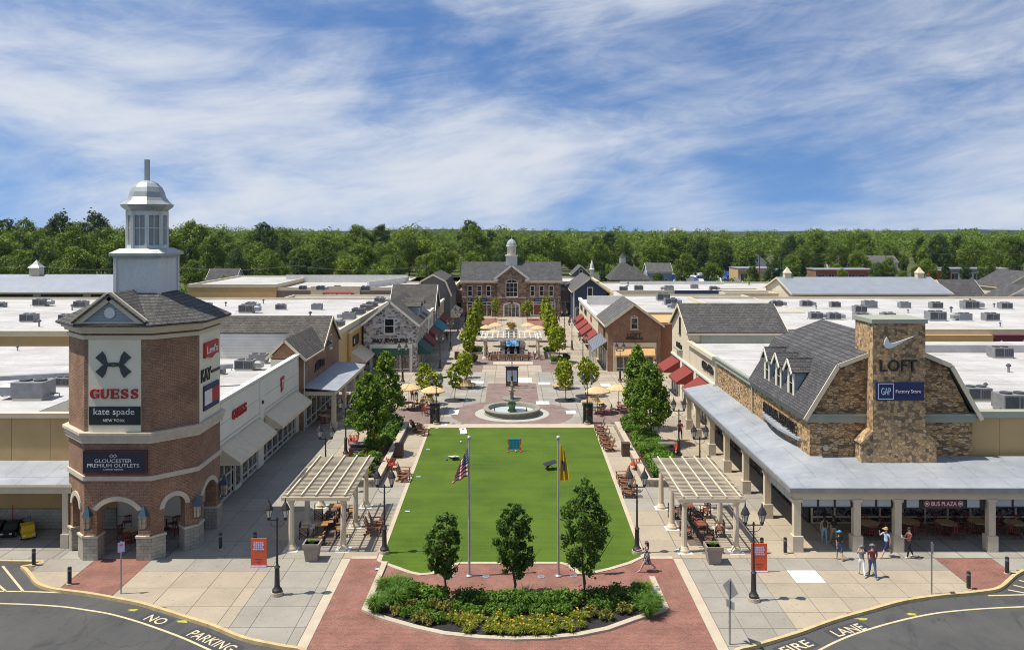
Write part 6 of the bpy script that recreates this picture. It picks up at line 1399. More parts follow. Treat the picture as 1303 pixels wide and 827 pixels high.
# ------------------------------------------------------------------ orange notice boards (no code square)
for x, y, wh in ((-13.9, 45.3, 'left'), (13.35, 44.6, 'right')):
    o = thing('notice_board', 'orange standing notice board with lilac print on the %s apron' % wh, 'sign', (x, y, 0), 0, 'orange notice boards')
    MB().box(-.44, .44, -.1, .1, 0, .08).build('foot', 'p_lilac', o, False); b = MB().box(-.43, .43, -.035, .035, .08, 1.55).build('board', 'p_orange', o, False)
    m = MB(); r = random.Random(4)
    for k, (w, z) in enumerate(((.56, 1.34), (.6, 1.22), (.52, 1.10), (.64, .98))):
        n = 5; a = w / n
        for i in range(n): m.box(-w / 2 + a * i + .01, -w / 2 + a * (i + 1) - .015, -.043, -.036, z - .045, z + .045)
    m.build('print', 'p_lilac', b, False)
    MB().box(-.2, .2, -.042, -.036, .42, .44).box(-.1, .1, -.042, -.036, .24, .27).build('print', 'p_maroon', b, False)
# ------------------------------------------------------------------ pergolas
def col_round(o, x, y, h, r):
    MB().box(x - .42, x + .42, y - .42, y + .42, 0, .02).build('footing_slab', 'slab_white', o)
    MB().lathe([(r * 1.75, .02), (r * 1.8, .14), (r * 1.45, .22), (r * 1.2, .34)], (x, y), 16).build('column_base', 'column_cream', o, True, True)
    n = 20; m = MB(); prof = [(r * 1.02, .34), (r, h * .4), (r * .86, h - .28)]
    m.lathe(prof, (x, y), n); m.v = [(x + (a - x) * (1 - .06 * (i % 2)), y + (b - y) * (1 - .06 * (i % 2)), c) for i, (a, b, c) in enumerate(m.v)]; m.build('column', 'column_cream', o)
    MB().lathe([(r * .9, h - .28), (r * 1.15, h - .2), (r * 1.3, h - .1), (r * 1.35, h)], (x, y), 16).build('capital', 'column_cream', o)
for s_, side in ((-1, 'left'), (1, 'right')):
    xa, xb = (-12.75, -9.75) if s_ < 0 else (9.9, 12.87); ya = 47.7 if s_ < 0 else 47.4
    o = thing('pergola', 'cream pergola with six round columns over tables, %s of the lawn' % side, 'pergola', ((xa + xb) / 2, ya + 3.7, 0), 0, 'pergolas beside the lawn')
    for x in (xa, xb):
        for y in (ya, ya + 3.7, ya + 7.4): col_round(o, x, y, 2.95, .17)
        MB().box(x - .13, x + .13, ya - .45, ya + 7.85, 2.95, 3.13).build('beam', 'column_cream', o)
    MB().box(xa - .45, xb + .45, ya - .5, ya - .4, 2.98, 3.2).build('beam', 'column_cream', o)
    n = 32; me = None
    for k in range(n):
        y = ya - .3 + 8.1 * k / (n - 1)
        MB().box(xa - .5, xb + .5, y - .03, y + .03, 3.13, 3.21).build('slat', 'trim_stone', o)
    for k in range(5):
        x = xa - .15 + (xb - xa + .3) * k / 4; MB().box(x - .04, x + .04, ya - .45, ya + 7.9, 3.25, 3.33).build('rail', 'trim_cream', o)
sp = thing('stage_pergola', 'white lattice pergola over the stage before the central building', 'pergola', (-.1, 121, 0))
for x in (-3.9, 3.75):
    for y in (118.2, 124): col_round(sp, x, y, 2.75, .22)
    MB().box(x - .12, x + .12, 117.6, 124.8, 2.75, 2.95).build('beam', 'trim_white', sp)
MB().box(-4.5, 4.3, 117.5, 117.7, 2.7, 2.98).build('beam', 'trim_white', sp)
for k in range(12): x = -4.4 + 8.6 * k / 11; MB().box(x - .07, x + .07, 117.4, 125, 2.98, 3.06).build('rafter', 'trim_white', sp)
for k in range(5): y = 117.7 + 7.1 * k / 4; MB().box(-4.6, 4.4, y - .1, y + .1, 3.06, 3.12).build('slat', 'trim_white', sp)
# ------------------------------------------------------------------ seats and tables
def make_bistro(seat):
    o = thing('director_chair', '', 'chair')
    for s in (-1, 1):
        for y in (-.24, .24): MB().box(s * .27 - .022, s * .27 + .022, y - .022, y + .022, 0, .66 if y < 0 else .95).build('leg', 'black_metal', o, False)
        MB().box(s * .27 - .03, s * .27 + .03, -.28, .26, .66, .70).build('armrest', seat, o, False)
        m = MB(); m.bar((s * .27, -.24, .08), (s * .27, .24, .42), .03, .03); m.bar((s * .27, -.24, .42), (s * .27, .24, .08), .03, .03); m.build('brace', 'black_metal', o, False)
    m = MB(); m.bar((-.27, -.24, .08), (.27, -.24, .42), .03, .03); m.bar((-.27, -.24, .42), (.27, -.24, .08), .03, .03); m.build('brace', 'black_metal', o, False)
    MB().box(-.25, .25, -.25, .22, .43, .47).build('seat', seat, o, False)
    m = MB(); m.box(-.27, .27, .225, .255, .90, .95).box(-.27, .27, .225, .255, .6, .64).bar((-.25, .24, .62), (.25, .24, .92), .03, .04); m.bar((-.25, .24, .92), (.25, .24, .62), .03, .04); m.build('backrest', 'black_metal', o, False)
    return proto_tree(o)
def make_sq_table(top):
    o = thing('square_table', '', 'table'); MB().box(-.38, .38, -.38, .38, .70, .74).build('table_top', top, o, False)
    for x in (-.32, .32):
        for y in (-.32, .32): MB().box(x - .025, x + .025, y - .025, y + .025, 0, .70).build('leg', 'black_metal', o, False)
    return proto_tree(o)
for s_, side, sm in ((-1, 'left', 'wood_orange'), (1, 'right', 'wood_red')):
    bc = make_bistro(sm); st = make_sq_table(sm); cn = 'orange' if s_ < 0 else 'reddish'
    for k, (tx, ty, wh) in enumerate(((-11.4, 53.2, 'back'), (-11.5, 49.9, 'front'))):
        cx = tx if s_ < 0 else -tx - .1
        place(st, (cx, ty, 0), .1, 'square %s wood table at the %s under the %s pergola' % (cn, wh, side), 'tables under the pergolas')
        for dx, dy, a, w2 in ((-.98, -.35, R(98), 'left'), (1.15, -.1, R(-86), 'right'), (.2, 1.15, R(8), 'far'), (.15, -1.35, R(172), 'near')):
            place(bc, (cx + dx * (1 if s_ < 0 else 1), ty + dy, 0), a + random.uniform(-.15, .15), 'folding chair with %s wood seat on the %s side of the %s table, %s pergola' % (cn, w2, wh, side), 'chairs under the pergolas')
        if k == 1: place(bc, (cx + .25, ty + 1.75, 0), R(170), 'folding chair with %s wood seat between the two tables, %s pergola' % (cn, side), 'chairs under the pergolas')
def make_adirondack():
    o = thing('garden_chair', '', 'chair')
    for s in (-1, 1):
        MB().box(s * .33 - .04, s * .33 + .04, -.42, -.36, 0, .52).build('leg', 'wood_brown', o, False); m = MB(); m.bar((s * .27, -.4, .36), (s * .27, .5, .05), .04, .12); m.build('leg', 'wood_brown', o, False)
        MB().box(s * .37 - .08, s * .37 + .08, -.48, .34, .52, .55).build('armrest', 'wood_brown', o, False)
    m = MB()
    for k in range(5): y = -.4 + k * .13; z = .38 - k * .035; m.box(-.3, .3, y - .05, y + .05, z - .012, z + .012)
    m.build('seat', 'wood_brown', o, False)
    m = MB()
    for k in range(5): x = -.24 + k * .12; m.bar((x, .2, .24), (x * 1.15, .5, .95 + .07 * (2 - abs(k - 2))), .10, .02, (0, 1, 0))
    m.bar((-.33, .36, .5), (.33, .36, .5), .04, .06); m.build('backrest', 'wood_brown', o, False)
    return proto_tree(o)
adi = make_adirondack()
for i in range(6): place(adi, (8.02 + random.uniform(-.08, .08), 69.0 + i * 1.5, 0), R(-90) + random.uniform(-.12, .12), 'brown wooden garden chair, %s of the far row right of the lawn' % ORDW[i], 'garden chairs beside the lawn')
for i in range(4): place(adi, (8.12 + random.uniform(-.08, .08), 57.2 + i * 1.25, 0), R(-90) + random.uniform(-.12, .12), 'brown wooden garden chair, %s of the near row right of the lawn' % ORDW[i], 'garden chairs beside the lawn')
for i, (x, y, r) in enumerate(((-8.45, 50.1, 85), (-8.4, 51.2, 95), (-8.0, 60.7, 80), (-8.1, 62.0, 95), (-8.0, 74.2, 60), (-8.5, 75.3, 110), (-8.9, 76.2, 130))): place(adi, (x, y, 0), R(r), 'brown wooden garden chair left of the lawn, %s to the camera' % ORDW[i], 'garden chairs beside the lawn')
# red rounded armchairs and wheeled bins beside the beds
def make_red_chair():
    o = thing('red_armchair', '', 'chair'); m = MB()
    for k in range(9): t = R(20 + 140 * k / 8); m.bar((.36 * math.cos(t), .05 + .3 * math.sin(t), .38), (.44 * math.cos(t), .08 + .42 * math.sin(t), .92), .06, .02)
    m.build('backrest', 'chair_orange', o, False); MB().lathe([(.36, .34), (.38, .38), (.36, .42)], (0, .05), 14).build('seat', 'chair_orange', o, False)
    m = MB(); m.tube([(.44 * math.cos(t), .08 + .42 * math.sin(t), .92) for t in np.linspace(R(15), R(165), 10)], .025, 6); m.build('rail', 'chair_orange', o, False)
    for x in (-.26, .26):
        for y in (-.2, .3): MB().tube([(x * 1.15, y * 1.15, 0), (x, y, .36)], .025, 6).build('leg', 'chair_orange', o, False)
    return proto_tree(o)
rc = make_red_chair()
for x, y, a, wh in ((-9.25, 63.8, R(150), 'by the wall of the left raised bed'), (9.45, 63.8, R(-150), 'by the wall of the right raised bed'), (-13.3, 69.2, R(30), 'behind the left maroon bin station'), (13.2, 68.0, R(-30), 'behind the right maroon bin station'), (-13.6, 71.0, R(200), 'farther behind the left bin station')): place(rc, (x, y, 0), a, 'orange red rounded armchair ' + wh, 'red armchairs')
def make_bin():
    o = thing('litter_bin', '', 'bin'); MB().box(-.29, .29, -.29, .29, .03, 1.0).build('liner', 'interior_dark', o, False); m = MB(); m.box(-.35, .35, -.35, .35, 1.0, 1.08); m.build('lid', 'bronze_dark', o, False)
    for k in range(4):
        for j in range(5):
            a = k * math.pi / 2; c, s = math.cos(a), math.sin(a); x = -.26 + j * .13; m = MB(lambda u, v, w: (u * c - v * s, u * s + v * c, w)); m.box(x - .055, x + .055, -.33, -.295, .05, 1.0); m.build('slat', 'wood_dark', o, False)
    return proto_tree(o)
bn = make_bin()
for x, y, wh in ((-9.2, 67.3, 'against the left raised bed'), (9.3, 67.5, 'against the right raised bed'), (-7.85, 117.7, 'left of the stage'), (7.5, 116.2, 'right of the stage')): place(bn, (x, y, 0), 0, 'square brown slatted litter bin ' + wh, 'slatted litter bins')
for s_, side in ((-1, 'left'), (1, 'right')):
    o = thing('bin_station', 'maroon recycling station with grey lid beside the %s raised bed' % side, 'bin', (s_ * 12.55, 66.9, 0), 0, 'maroon bin stations')
    b = MB().box(-.6, .6, -.35, .35, .08, .8).build('cabinet', 'p_maroon', o, False); MB().box(-.55, .55, -.3, .3, 0, .08).build('plinth', 'black_metal', o, False)
    m = MB(); m.box(-.62, .62, -.37, .37, .8, .88).box(-.58, .58, .05, .33, .88, 1.15).box(-.66, .66, -.4, .4, 1.15, 1.22); m.build('lid', 'p_grey', o, False)
    f = lambda u, v, w: (u, -.35 - w, v); m = MB(f)
    r = random.Random(2)
    for z, n in ((.58, 6), (.42, 8)):
        for i in range(n): m.box(-n * .035 + i * .07, -n * .035 + i * .07 + .05, z, z + .09, 0, .01)
    m.build('print', 'p_lilac', b, False)
# concrete pots
for x, y, wh in ((-11.2, 46.3, 'left'), (11.2, 45.9, 'right')):
    o = thing('planter_pot', 'square tapered brown planter pot before the %s pergola' % wh, 'planter', (x, y, 0), 0, 'square planter pots'); m = MB(); m.lathe([(.44, 0), (.60, .82), (.66, .83), (.66, 1.0), (.56, 1.0), (.54, .9)], n=4, rot=R(45)); m.build('pot', 'pot_brown', o, False)
    c = bpy.data.objects.new('foliage', blades('foliage', 120, .28, .3, .02, 61, 'leaf_grass')); COL.objects.link(c); c.parent = o; c.location = (0, 0, .86); MB().box(-.38, .38, -.38, .38, .84, .9).build('soil', 'soil', o, False)
# ------------------------------------------------------------------ parasols, plaza tables
def make_parasol():
    o = thing('parasol', '', 'parasol'); MB().lathe([(.3, 0), (.3, .06), (.08, .1), (.05, .12)], n=14).build('base', 'black_metal', o, False); MB().tube([(0, 0, .1), (0, 0, 2.55)], .025, 8).build('pole', 'bronze_dark', o, False)
    m = MB(); n = 12; pr = [(0.02, 2.72), (.45, 2.60), (.9, 2.42), (1.25, 2.22)]; v = []; f = []
    for i, (r, z) in enumerate(pr):
        for k in range(n * 2): t = math.pi * k / n; v.append((r * math.cos(t) * (1 if k % 2 == 0 else .965), r * math.sin(t) * (1 if k % 2 == 0 else .965), z - (.02 if k % 2 else 0)))
    N = n * 2
    for i in range(3):
        for k in range(N): f.append((i * N + k, i * N + (k + 1) % N, (i + 1) * N + (k + 1) % N, (i + 1) * N + k))
    m.add(v, f); m.build('canopy', 'canvas_straw', o, False)
    m = MB(); v = []; f = []
    for k in range(N): t = math.pi * k / n; r = 1.25 * (1 if k % 2 == 0 else .965); v += [(r * math.cos(t), r * math.sin(t), 2.22), (r * 1.01 * math.cos(t), r * 1.01 * math.sin(t), 2.10 + .05 * (k % 2))]
    for k in range(N): a = 2 * k; b = 2 * ((k + 1) % N); f.append((a, b, b + 1, a + 1))
    m.add(v, f); m.build('fringe', 'canvas_straw', o, False)
    m = MB(); [m.tube([(0, 0, 2.1), (1.1 * math.cos(t), 1.1 * math.sin(t), 2.28)], .01, 4) for t in np.linspace(0, 2 * math.pi, 8, endpoint=False)]; m.build('ribs', 'bronze_dark', o, False)
    return proto_tree(o)
para = make_parasol()
PAR = [(-10.6, 84.8, 'farthest left by the fountain plaza'), (-8.0, 83.4, 'second from left by the fountain plaza'), (8.6, 83.2, 'right of the fountain behind the black kiosk'), (10.9, 84.5, 'right of the fountain behind the raised bed trees'), (-2.8, 140, 'back left behind the stage'), (2.7, 140, 'back right behind the stage'), (-2.85, 130.5, 'front left behind the stage'), (2.7, 130.5, 'front right behind the stage'), (4.2, 136, 'outer right behind the stage'), (-4.4, 137, 'outer left behind the stage')]
for x, y, wh in PAR: place(para, (x, y, 0), random.uniform(0, 1), 'straw coloured parasol ' + wh, 'straw parasols')
def make_cafe_chair(mat):
    o = thing('cafe_chair', '', 'chair')
    for x in (-.19, .19):
        MB().tube([(x, -.2, 0), (x, -.18, .45)], .02, 5).build('leg', mat, o, False); MB().tube([(x, .22, 0), (x, .18, .45), (x, .24, .92)], .02, 5).build('leg', mat, o, False)
    MB().box(-.22, .22, -.22, .21, .43, .47).build('seat', mat, o, False); m = MB(); m.box(-.2, .2, .215, .245, .82, .92); [m.box(x - .02, x + .02, .2, .225, .47, .83) for x in (-.1, 0, .1)]; m.build('backrest', mat, o, False)
    return proto_tree(o)
def make_round_table(r, top, leg, nm='round_table'):
    o = thing(nm, '', 'table'); MB().lathe([(r * .97, .71), (r, .725), (r, .745), (r * .98, .755)], n=24).build('table_top', top, o, False); MB().lathe([(.3, 0), (.3, .03), (.05, .08), (.04, .7), (.2, .71)], n=10).build('pedestal', leg, o, False); return proto_tree(o)
cc = make_cafe_chair('chair_maroon'); rt = make_round_table(.6, 'table_tan', 'chair_maroon'); rt2 = make_round_table(.42, 'table_tan', 'chair_maroon', 'small_round_table'); rt3 = make_round_table(.5, 'wood_red', 'chair_maroon', 'plaza_table')
for i, (x, y) in enumerate(((21.6, 50.0), (24.2, 50.3), (26.35, 50.1), (28.4, 50.3), (30.5, 50.1))):
    place(rt, (x, y, 0), 0, 'round tan table under the porch, %s from the left' % NTH[i], 'round tables under the porch')
    for k in range(6):
        a = R(60 * k + 20 + 7 * i); place(cc, (x + .78 * math.cos(a), y + .78 * math.sin(a), 0), a - math.pi / 2, 'dark red chair, %s around the %s porch table from the left' % (NTH[k], NTH[i]), 'chairs under the porch')
for i, (x, y, wh) in enumerate(((-22.6, 48.9, 'front arch'), (-21.4, 51.1, 'back of the arches'), (-19.9, 50.2, 'slanted arch'), (-24.2, 51.5, 'left back'))):
    place(rt2, (x, y, 0), 0, 'small round tan table inside the tower, %s' % wh, 'tables inside the tower')
    for k in range(3): a = R(120 * k + 40 + 50 * i); place(cc, (x + .6 * math.cos(a), y + .6 * math.sin(a), 0), a - math.pi / 2, 'dark red chair inside the tower, %s at the %s table' % (NTH[k], wh), 'chairs inside the tower')
for i, (x, y, wh) in enumerate(((-10.6, 84.8, 'under the farthest left parasol'), (-8.2, 82.6, 'left of the fountain in the sun'), (8.9, 82.4, 'under the right parasol by the kiosk'), (11.0, 83.2, 'behind the right raised bed'))):
    place(rt3, (x, y, 0), 0, 'round reddish plaza table ' + wh, 'plaza tables')
    for k in range(4): a = R(90 * k + 35 + 20 * i); place(cc, (x + .75 * math.cos(a), y + .75 * math.sin(a), 0), a - math.pi / 2, 'dark red plaza chair, %s at the table %s' % (NTH[k], wh), 'chairs on the plaza')
for i, y in enumerate((78.8, 83.4, 88.0)):
    place(rt2, (-17.9, y, 0), 0, '%s small round table under the left shop porch' % ORDW[i], 'tables under the left porch')
    for k in range(3): a = R(120 * k + 40 * i); place(cc, (-17.9 + .6 * math.cos(a), y + .6 * math.sin(a), 0), a - math.pi / 2, 'dark red chair, %s at the %s left porch table' % (NTH[k], ORDW[i]), 'chairs under the left porch')
# round benches around trees
def make_ring_bench():
    o = thing('ring_bench', '', 'bench'); n = 24
    m = MB(); [m.ribbon([(r * math.cos(t), r * math.sin(t)) for t in np.linspace(0, 2 * math.pi, n + 1)], .11, .42, .46) for r in (.82, .95, 1.08, 1.21)]; m.build('seat', 'wood_bench', o, False)
    m = MB()
    for k in range(n): t = 2 * math.pi * k / n; m.bar((.74 * math.cos(t), .74 * math.sin(t), .44), (.55 * math.cos(t), .55 * math.sin(t), .98), .10, .03)
    m.build('backrest', 'wood_bench', o, False)
    for k in range(6): t = 2 * math.pi * k / 6; m = MB(); m.bar((1.1 * math.cos(t), 1.1 * math.sin(t), 0), (1.1 * math.cos(t), 1.1 * math.sin(t), .42), .06, .06); m.bar((.7 * math.cos(t), .7 * math.sin(t), 0), (.7 * math.cos(t), .7 * math.sin(t), .42), .06, .06); m.build('leg', 'bronze_dark', o, False)
    return proto_tree(o)
rb = make_ring_bench()
for x, y, wh in ((-8.95, 86.4, 'left of the fountain behind the parasols'), (-5.45, 96.4, 'farther left of the fountain'), (5.9, 96.0, 'farther right of the fountain'), (8.5, 86.6, 'right of the fountain under the parasol')): place(rb, (x, y, 0), 0, 'pale wooden ring bench ' + wh, 'ring benches')
# black kiosks
for x, y, wh in ((-7.35, 78.9, 'left'), (7.25, 78.9, 'right')):
    o = thing('speaker_kiosk', 'tall black box kiosk at the far %s corner of the lawn' % wh, 'kiosk', (x, y, 0), 0, 'black kiosks'); MB().box(-.44, .44, -.35, .35, .06, 1.88).build('cabinet', 'p_black', o, False); MB().box(-.4, .4, -.3, .3, 0, .06).build('plinth', 'p_grey', o, False); MB().box(-.47, .47, -.38, .38, 1.88, 1.93).build('cap', 'black_metal', o, False); MB().box(-.36, .36, -.362, -.352, .3, 1.7).build('panel', 'glass', o, False)
# directory behind the fountain
o = thing('directory_board', 'dark framed directory board with two pale maps behind the fountain', 'sign', (0, 97.6, 0))
MB().box(-.72, .72, -.25, .25, 0, .35).build('plinth', 'wood_dark', o, False); m = MB()
for x in (-.66, 0, .66): m.box(x - .07, x + .07, -.12, .12, .35, 2.2)
m.box(-.8, .8, -.2, .2, 2.2, 2.32).box(-.73, .73, -.1, .1, 1.85, 2.2).box(-.6, .6, -.1, .1, .35, .5); m.build('frame', 'bronze_dark', o, False)
for x in (-.33, .33): MB().box(x - .25, x + .25, -.11, -.09, .52, 1.83).build('map_panel', 'p_paleblue', o, False)
# ------------------------------------------------------------------ fountain
fo = thing('fountain', 'grey green tiered stone fountain in a round basin', 'fountain', (FC[0], FC[1], 0))
prof = [(2.78, 0), (2.78, .14), (2.66, .2), (2.66, .42), (2.86, .48), (2.9, .56), (2.86, .62), (2.40, .62), (2.36, .56), (2.36, .16)]
m = MB(); n = 48; v = []; f = []
for r, z in prof:
    for k in range(n): t = 2 * math.pi * k / n; v.append((FC[0] + r * math.cos(t), FC[1] + r * math.sin(t), z + .014))
for i in range(len(prof) - 1):
    for k in range(n): f.append((i * n + k, i * n + (k + 1) % n, (i + 1) * n + (k + 1) % n, (i + 1) * n + k))
m.add(v, f); m.build('basin', 'fountain_stone', fo, True, True); m = MB(); m.lathe([(2.40, .12), (2.365, .16), (2.362, .5)], FC, 48); m.f = m.f[:-2]; m.mi = m.mi[:-2]; m.build('basin_lining', 'fountain_green', fo)
MB().lathe([(2.36, .14), (2.36, .24)], FC, 48).build('water', 'water', fo)
MB().lathe([(.42, .2), (.46, .35), (.30, .5), (.36, .8), (.42, 1.0), (.30, 1.2), (.55, 1.25)], FC, 18).build('pedestal', 'fountain_green', fo, True, True)
MB().lathe([(.3, 1.2), (.75, 1.32), (1.0, 1.5), (1.04, 1.56), (.95, 1.54), (.3, 1.42)], FC, 28).build('lower_bowl', 'fountain_stone', fo, True, True)
MB().lathe([(.16, 1.4), (.22, 1.6), (.14, 1.75), (.2, 2.0), (.13, 2.2)], FC, 14).build('stem', 'fountain_stone', fo, True, True); MB().lathe([(.13, 2.2), (.4, 2.3), (.56, 2.42), (.5, 2.42), (.1, 2.34)], FC, 22).build('upper_bowl', 'fountain_stone', fo, True, True)
MB().lathe([(.1, 2.34), (.15, 2.5), (.09, 2.7), (.17, 2.85), (.11, 3.0), (.13, 3.1), (.02, 3.3)], FC, 12).build('finial', 'fountain_stone', fo, True, True)
for dx in (-1.75, 1.45): MB().lathe([(.05, .24), (.04, .55), (.06, .58)], (FC[0] + dx, FC[1] - .1), 8).build('jet_nozzle', 'black_metal', fo)
# ------------------------------------------------------------------ stage: stone piers, screen, lounge seats
stg = thing('stage_wall', 'stone stage wall carrying a blue screen under the white lattice', 'wall', (0, 119.6, 0)); 
for x in (-1.35, 1.45): MB().box(x - .35, x + .35, 119.2, 120.2, 0, 2.35).build('pier', 'greystone', stg)
MB().box(-1.0, 1.1, 119.4, 120.1, 0, .5).build('hearth', 'greystone', stg); MB().box(-1.7, 1.8, 119.3, 120.1, 2.35, 2.6).build('mantel', 'trim_stone', stg); MB().box(-1.0, 1.1, 119.9, 120.1, .5, 2.35).build('back', 'interior_dark', stg)
scn = thing('screen', 'bright blue video screen on the stage wall', 'screen', (.02, 119.1, 1.6))
MB().box(-.96, 1.0, 119.08, 119.2, 1.62, 2.78).build('casing', 'p_black', scn)
t = NT('screen_picture'); p = t.pos(); n = t.noise(p, 2.4, 3, .6, .8); c = t.mixc(t.rng(n, .42, .62, 0, 1), (.01, .12, .42), (.35, .62, .85)); em = t.b; t.link(c, em.inputs['Emission Color']); em.inputs['Emission Strength'].default_value = .55; t.done((.02, .03, .05), .3)
MB().box(-.9, .94, 119.06, 119.08, 1.68, 2.72).build('picture', 'screen_picture', scn)
st_ = thing('stone_chimney', 'square grey stone block with golden grass on top behind the stage', 'planter', (-.05, 126, 0)); MB().box(-.9, .8, 125.4, 126.8, 0, 3.2).build('block', 'greystone', st_); MB().box(-1.0, .9, 125.3, 126.9, 3.2, 3.35).build('cap', 'trim_stone', st_)
c = bpy.data.objects.new('golden_grass', bush_me('golden_grass', 1.5, 1.1, 12, 50, .09, 77, 'leaf_gold')); COL.objects.link(c); c.parent = st_; c.location = (0, 0, 3.3)
def make_lounge():
    o = thing('lounge_chair', '', 'chair'); MB().box(-.38, .38, -.4, .35, .32, .46).build('seat', 'terra_wood', o, False); m = MB(); m.bar((0, .36, .4), (0, .46, .92), .76, .09, (0, 1, 0)); m.build('backrest', 'terra_wood', o, False)
    for s in (-1, 1): MB().box(s * .42 - .05, s * .42 + .05, -.4, .4, 0, .62).build('side_frame', 'black_metal', o, False)
    return proto_tree(o)
lg = make_lounge()
for i, x in enumerate((-2.5, -1.3, .0, .8, 1.9)): place(lg, (x, 116.6, 0), R(180), 'brown lounge chair before the screen, %s from the left' % NTH[i], 'lounge chairs before the stage')
for i, (x, y) in enumerate(((-1.7, 119.0), (-3.2, 118.0), (2.4, 118.3), (3.2, 117.4), (-3.4, 117), (4.0, 117))): place(cc, (x, y, 0), R(170 + 20 * i), 'dark chair on the stage edge, %s' % ORDW[i], 'chairs at the stage')
# ------------------------------------------------------------------ flags
def flag_pole(px, label, kind):
    g = G(px, 732.5); o = thing('flag_pole', label, 'flag pole', g)
    MB().lathe([(.20, 0), (.20, .04), (.13, .1)], n=14).build('base', 'galvanised', o, False); MB().lathe([(.075, .05), (.07, 3), (.05, 7.3)], n=12).build('pole', 'pole_silver', o, False, True); MB().sphere((0, 0, 7.38), .12, 12, 8).build('ball', 'pole_silver', o, False, True)
    return g
g1 = flag_pole(597.5, 'silver flag pole left, with a striped flag', 0); g2 = flag_pole(711, 'silver flag pole right, with a yellow flag', 1)
def limp_flag(name, label, g, rows, colf, mats, z0, L, W, lean, drop=.45):
    """cloth hanging in folds from the halyard"""
    o = thing(name, label, 'flag', (g.x, g.y, g.z + z0 - L)); nx, nz = 26, 30; v = []; mi = []; f = []
    for j in range(nz + 1):
        for i in range(nx + 1):
            s = i / nx; t = j / nz
            top = -s * L * drop; z = top - t * L * (.86 - .22 * s)
            x = lean * (.07 + s * W * (.5 + .5 * t)); y = -.06 - .09 * math.sin(s * 13 + t * 2) * (.4 + t)
            v.append((x, y, L + z))
    m = MB()
    for j in range(nz):
        for i in range(nx):
            m.f.append([j * (nx + 1) + i, j * (nx + 1) + i + 1, (j + 1) * (nx + 1) + i + 1, (j + 1) * (nx + 1) + i]); m.mi.append(colf((i + .5) / nx, (j + .5) / nz))
    m.v = v; m.build('cloth', mats, o, False, True); return o
us = lambda s, t: (1 if (s < .42 and t < .54) else (0 if int(t * 13) % 2 == 0 else 2))
def star_cols(s, t):
    if s < .42 and t < .54: return 2 if (int(s * 26) % 2 == 0 and int(t * 30) % 3 == 1) else 1
    return 0 if int(t * 13) % 2 == 0 else 2
limp_flag('striped_flag', 'red white and blue striped flag hanging limp on the left pole', g1, 0, star_cols, ['p_red', 'blue_flag', 'p_white'] if 'blue_flag' in MATS else ['p_red', 'p_navy', 'p_white'], 6.85, 1.75, .85, -1)
limp_flag('yellow_flag', 'yellow flag with a blue crest hanging limp on the right pole', g2, 0, lambda s, t: 1 if abs(s - .5) < .16 and abs(t - .55) < .16 else (2 if abs(s - .5) < .22 and abs(t - .5) < .05 else 0), ['p_yellow', 'p_blue', 'p_rust'], 7.1, 2.35, .55, 1, .2)
for i, (px, py) in enumerate(((576, 732.5), (619, 733), (689, 733.5), (730, 732.5))):
    g = G(px, py); o = thing('ground_light', 'round in-ground uplight in the brick, %s from the left' % NTH[i], 'light', g, 0, 'in-ground uplights'); MB().lathe([(.19, 0), (.19, .02), (.15, .025)], n=16).build('ring', 'pole_silver', o, False); MB().lathe([(.14, .02), (.14, .028)], n=14).build('lens', 'p_grey', o, False)
for i, (px, py) in enumerate(((482, 724.5), (519, 651), (533, 607), (545, 572.5), (556, 545))):
    g = G(px, py); o = MB().box(-.16, .16, -.09, .09, .03, .05).build('path_plate', 'p_paleblue'); o.location = g; tag(o, 'small pale plate set in the left lawn border, %s' % ORDW[i], 'plate', 'plates in the lawn border')
# ------------------------------------------------------------------ lawn games
def game_board(px, py, rz, lb, c2):
    g = G(px, py); o = thing('toss_board', lb, 'game board', (g.x, g.y, .012), rz, 'toss game boards'); m = MB(); m.slabq([(-.31, -.6, .08), (.31, -.6, .08), (.31, .6, .32), (-.31, .6, .32)], .04); m.build('board', 'p_white', o, False); m = MB(); m.box(-.3, .3, -.58, -.54, 0, .07).box(-.3, -.26, .5, .56, 0, .26).box(.26, .3, .5, .56, 0, .26); m.build('leg', 'p_grey', o, False)
    m = MB(); m.T = lambda u, v, w: (u, v, .28 + .2 * (v - .35) + w); m.prism([(.1 * math.cos(t), .36 + .1 * math.sin(t)) for t in np.linspace(0, 2 * math.pi, 14, endpoint=False)], .0, .012); m.build('hole', c2, o, False)
game_board(590, 551, R(10), 'white toss game board at the far left of the lawn', 'p_purple'); game_board(578, 583.5, R(200), 'white toss game board nearer on the left of the lawn', 'p_black')
g = G(655, 574.5); o = thing('grid_game', 'blue upright grid game with orange posts on the lawn', 'game', (g.x, g.y, .012)); m = MB(); 
for k in range(8): m.box(-.42 + k * .12 - .04 + .0, -.42 + k * .12 + .04, -.04, .04, .18, 1.05)
for k in range(5): m.box(-.47, .47, -.045, .045, .2 + k * .2, .2 + k * .2 + .06)
m.build('grid', 'p_cyan', o, False); MB().box(-.46, .46, -.02, .02, .2, 1.0).build('back', 'p_blue', o, False)
for x in (-.52, .52): MB().box(x - .04, x + .04, -.05, .05, 0, 1.1).build('post', 'chair_orange', o, False); MB().box(x - .05, x + .05, -.35, .35, 0, .07).build('foot', 'chair_orange', o, False); MB().box(x - .043, x + .043, -.053, .053, .35, .6).build('band', 'p_yellow', o, False)
g = G(700, 597); o = thing('folding_seat', 'black folding game stand lying open on the lawn', 'game', (g.x, g.y, .012), R(15)); m = MB(); m.bar((-.45, 0, .35), (.5, 0, .6), .8, .03); m.build('top', 'p_black', o, False); m = MB(); m.bar((-.3, 0, .02), (.1, 0, .5), .3, .03); m.bar((.35, 0, .02), (-.1, 0, .45), .3, .03); m.build('leg', 'p_black', o, False)
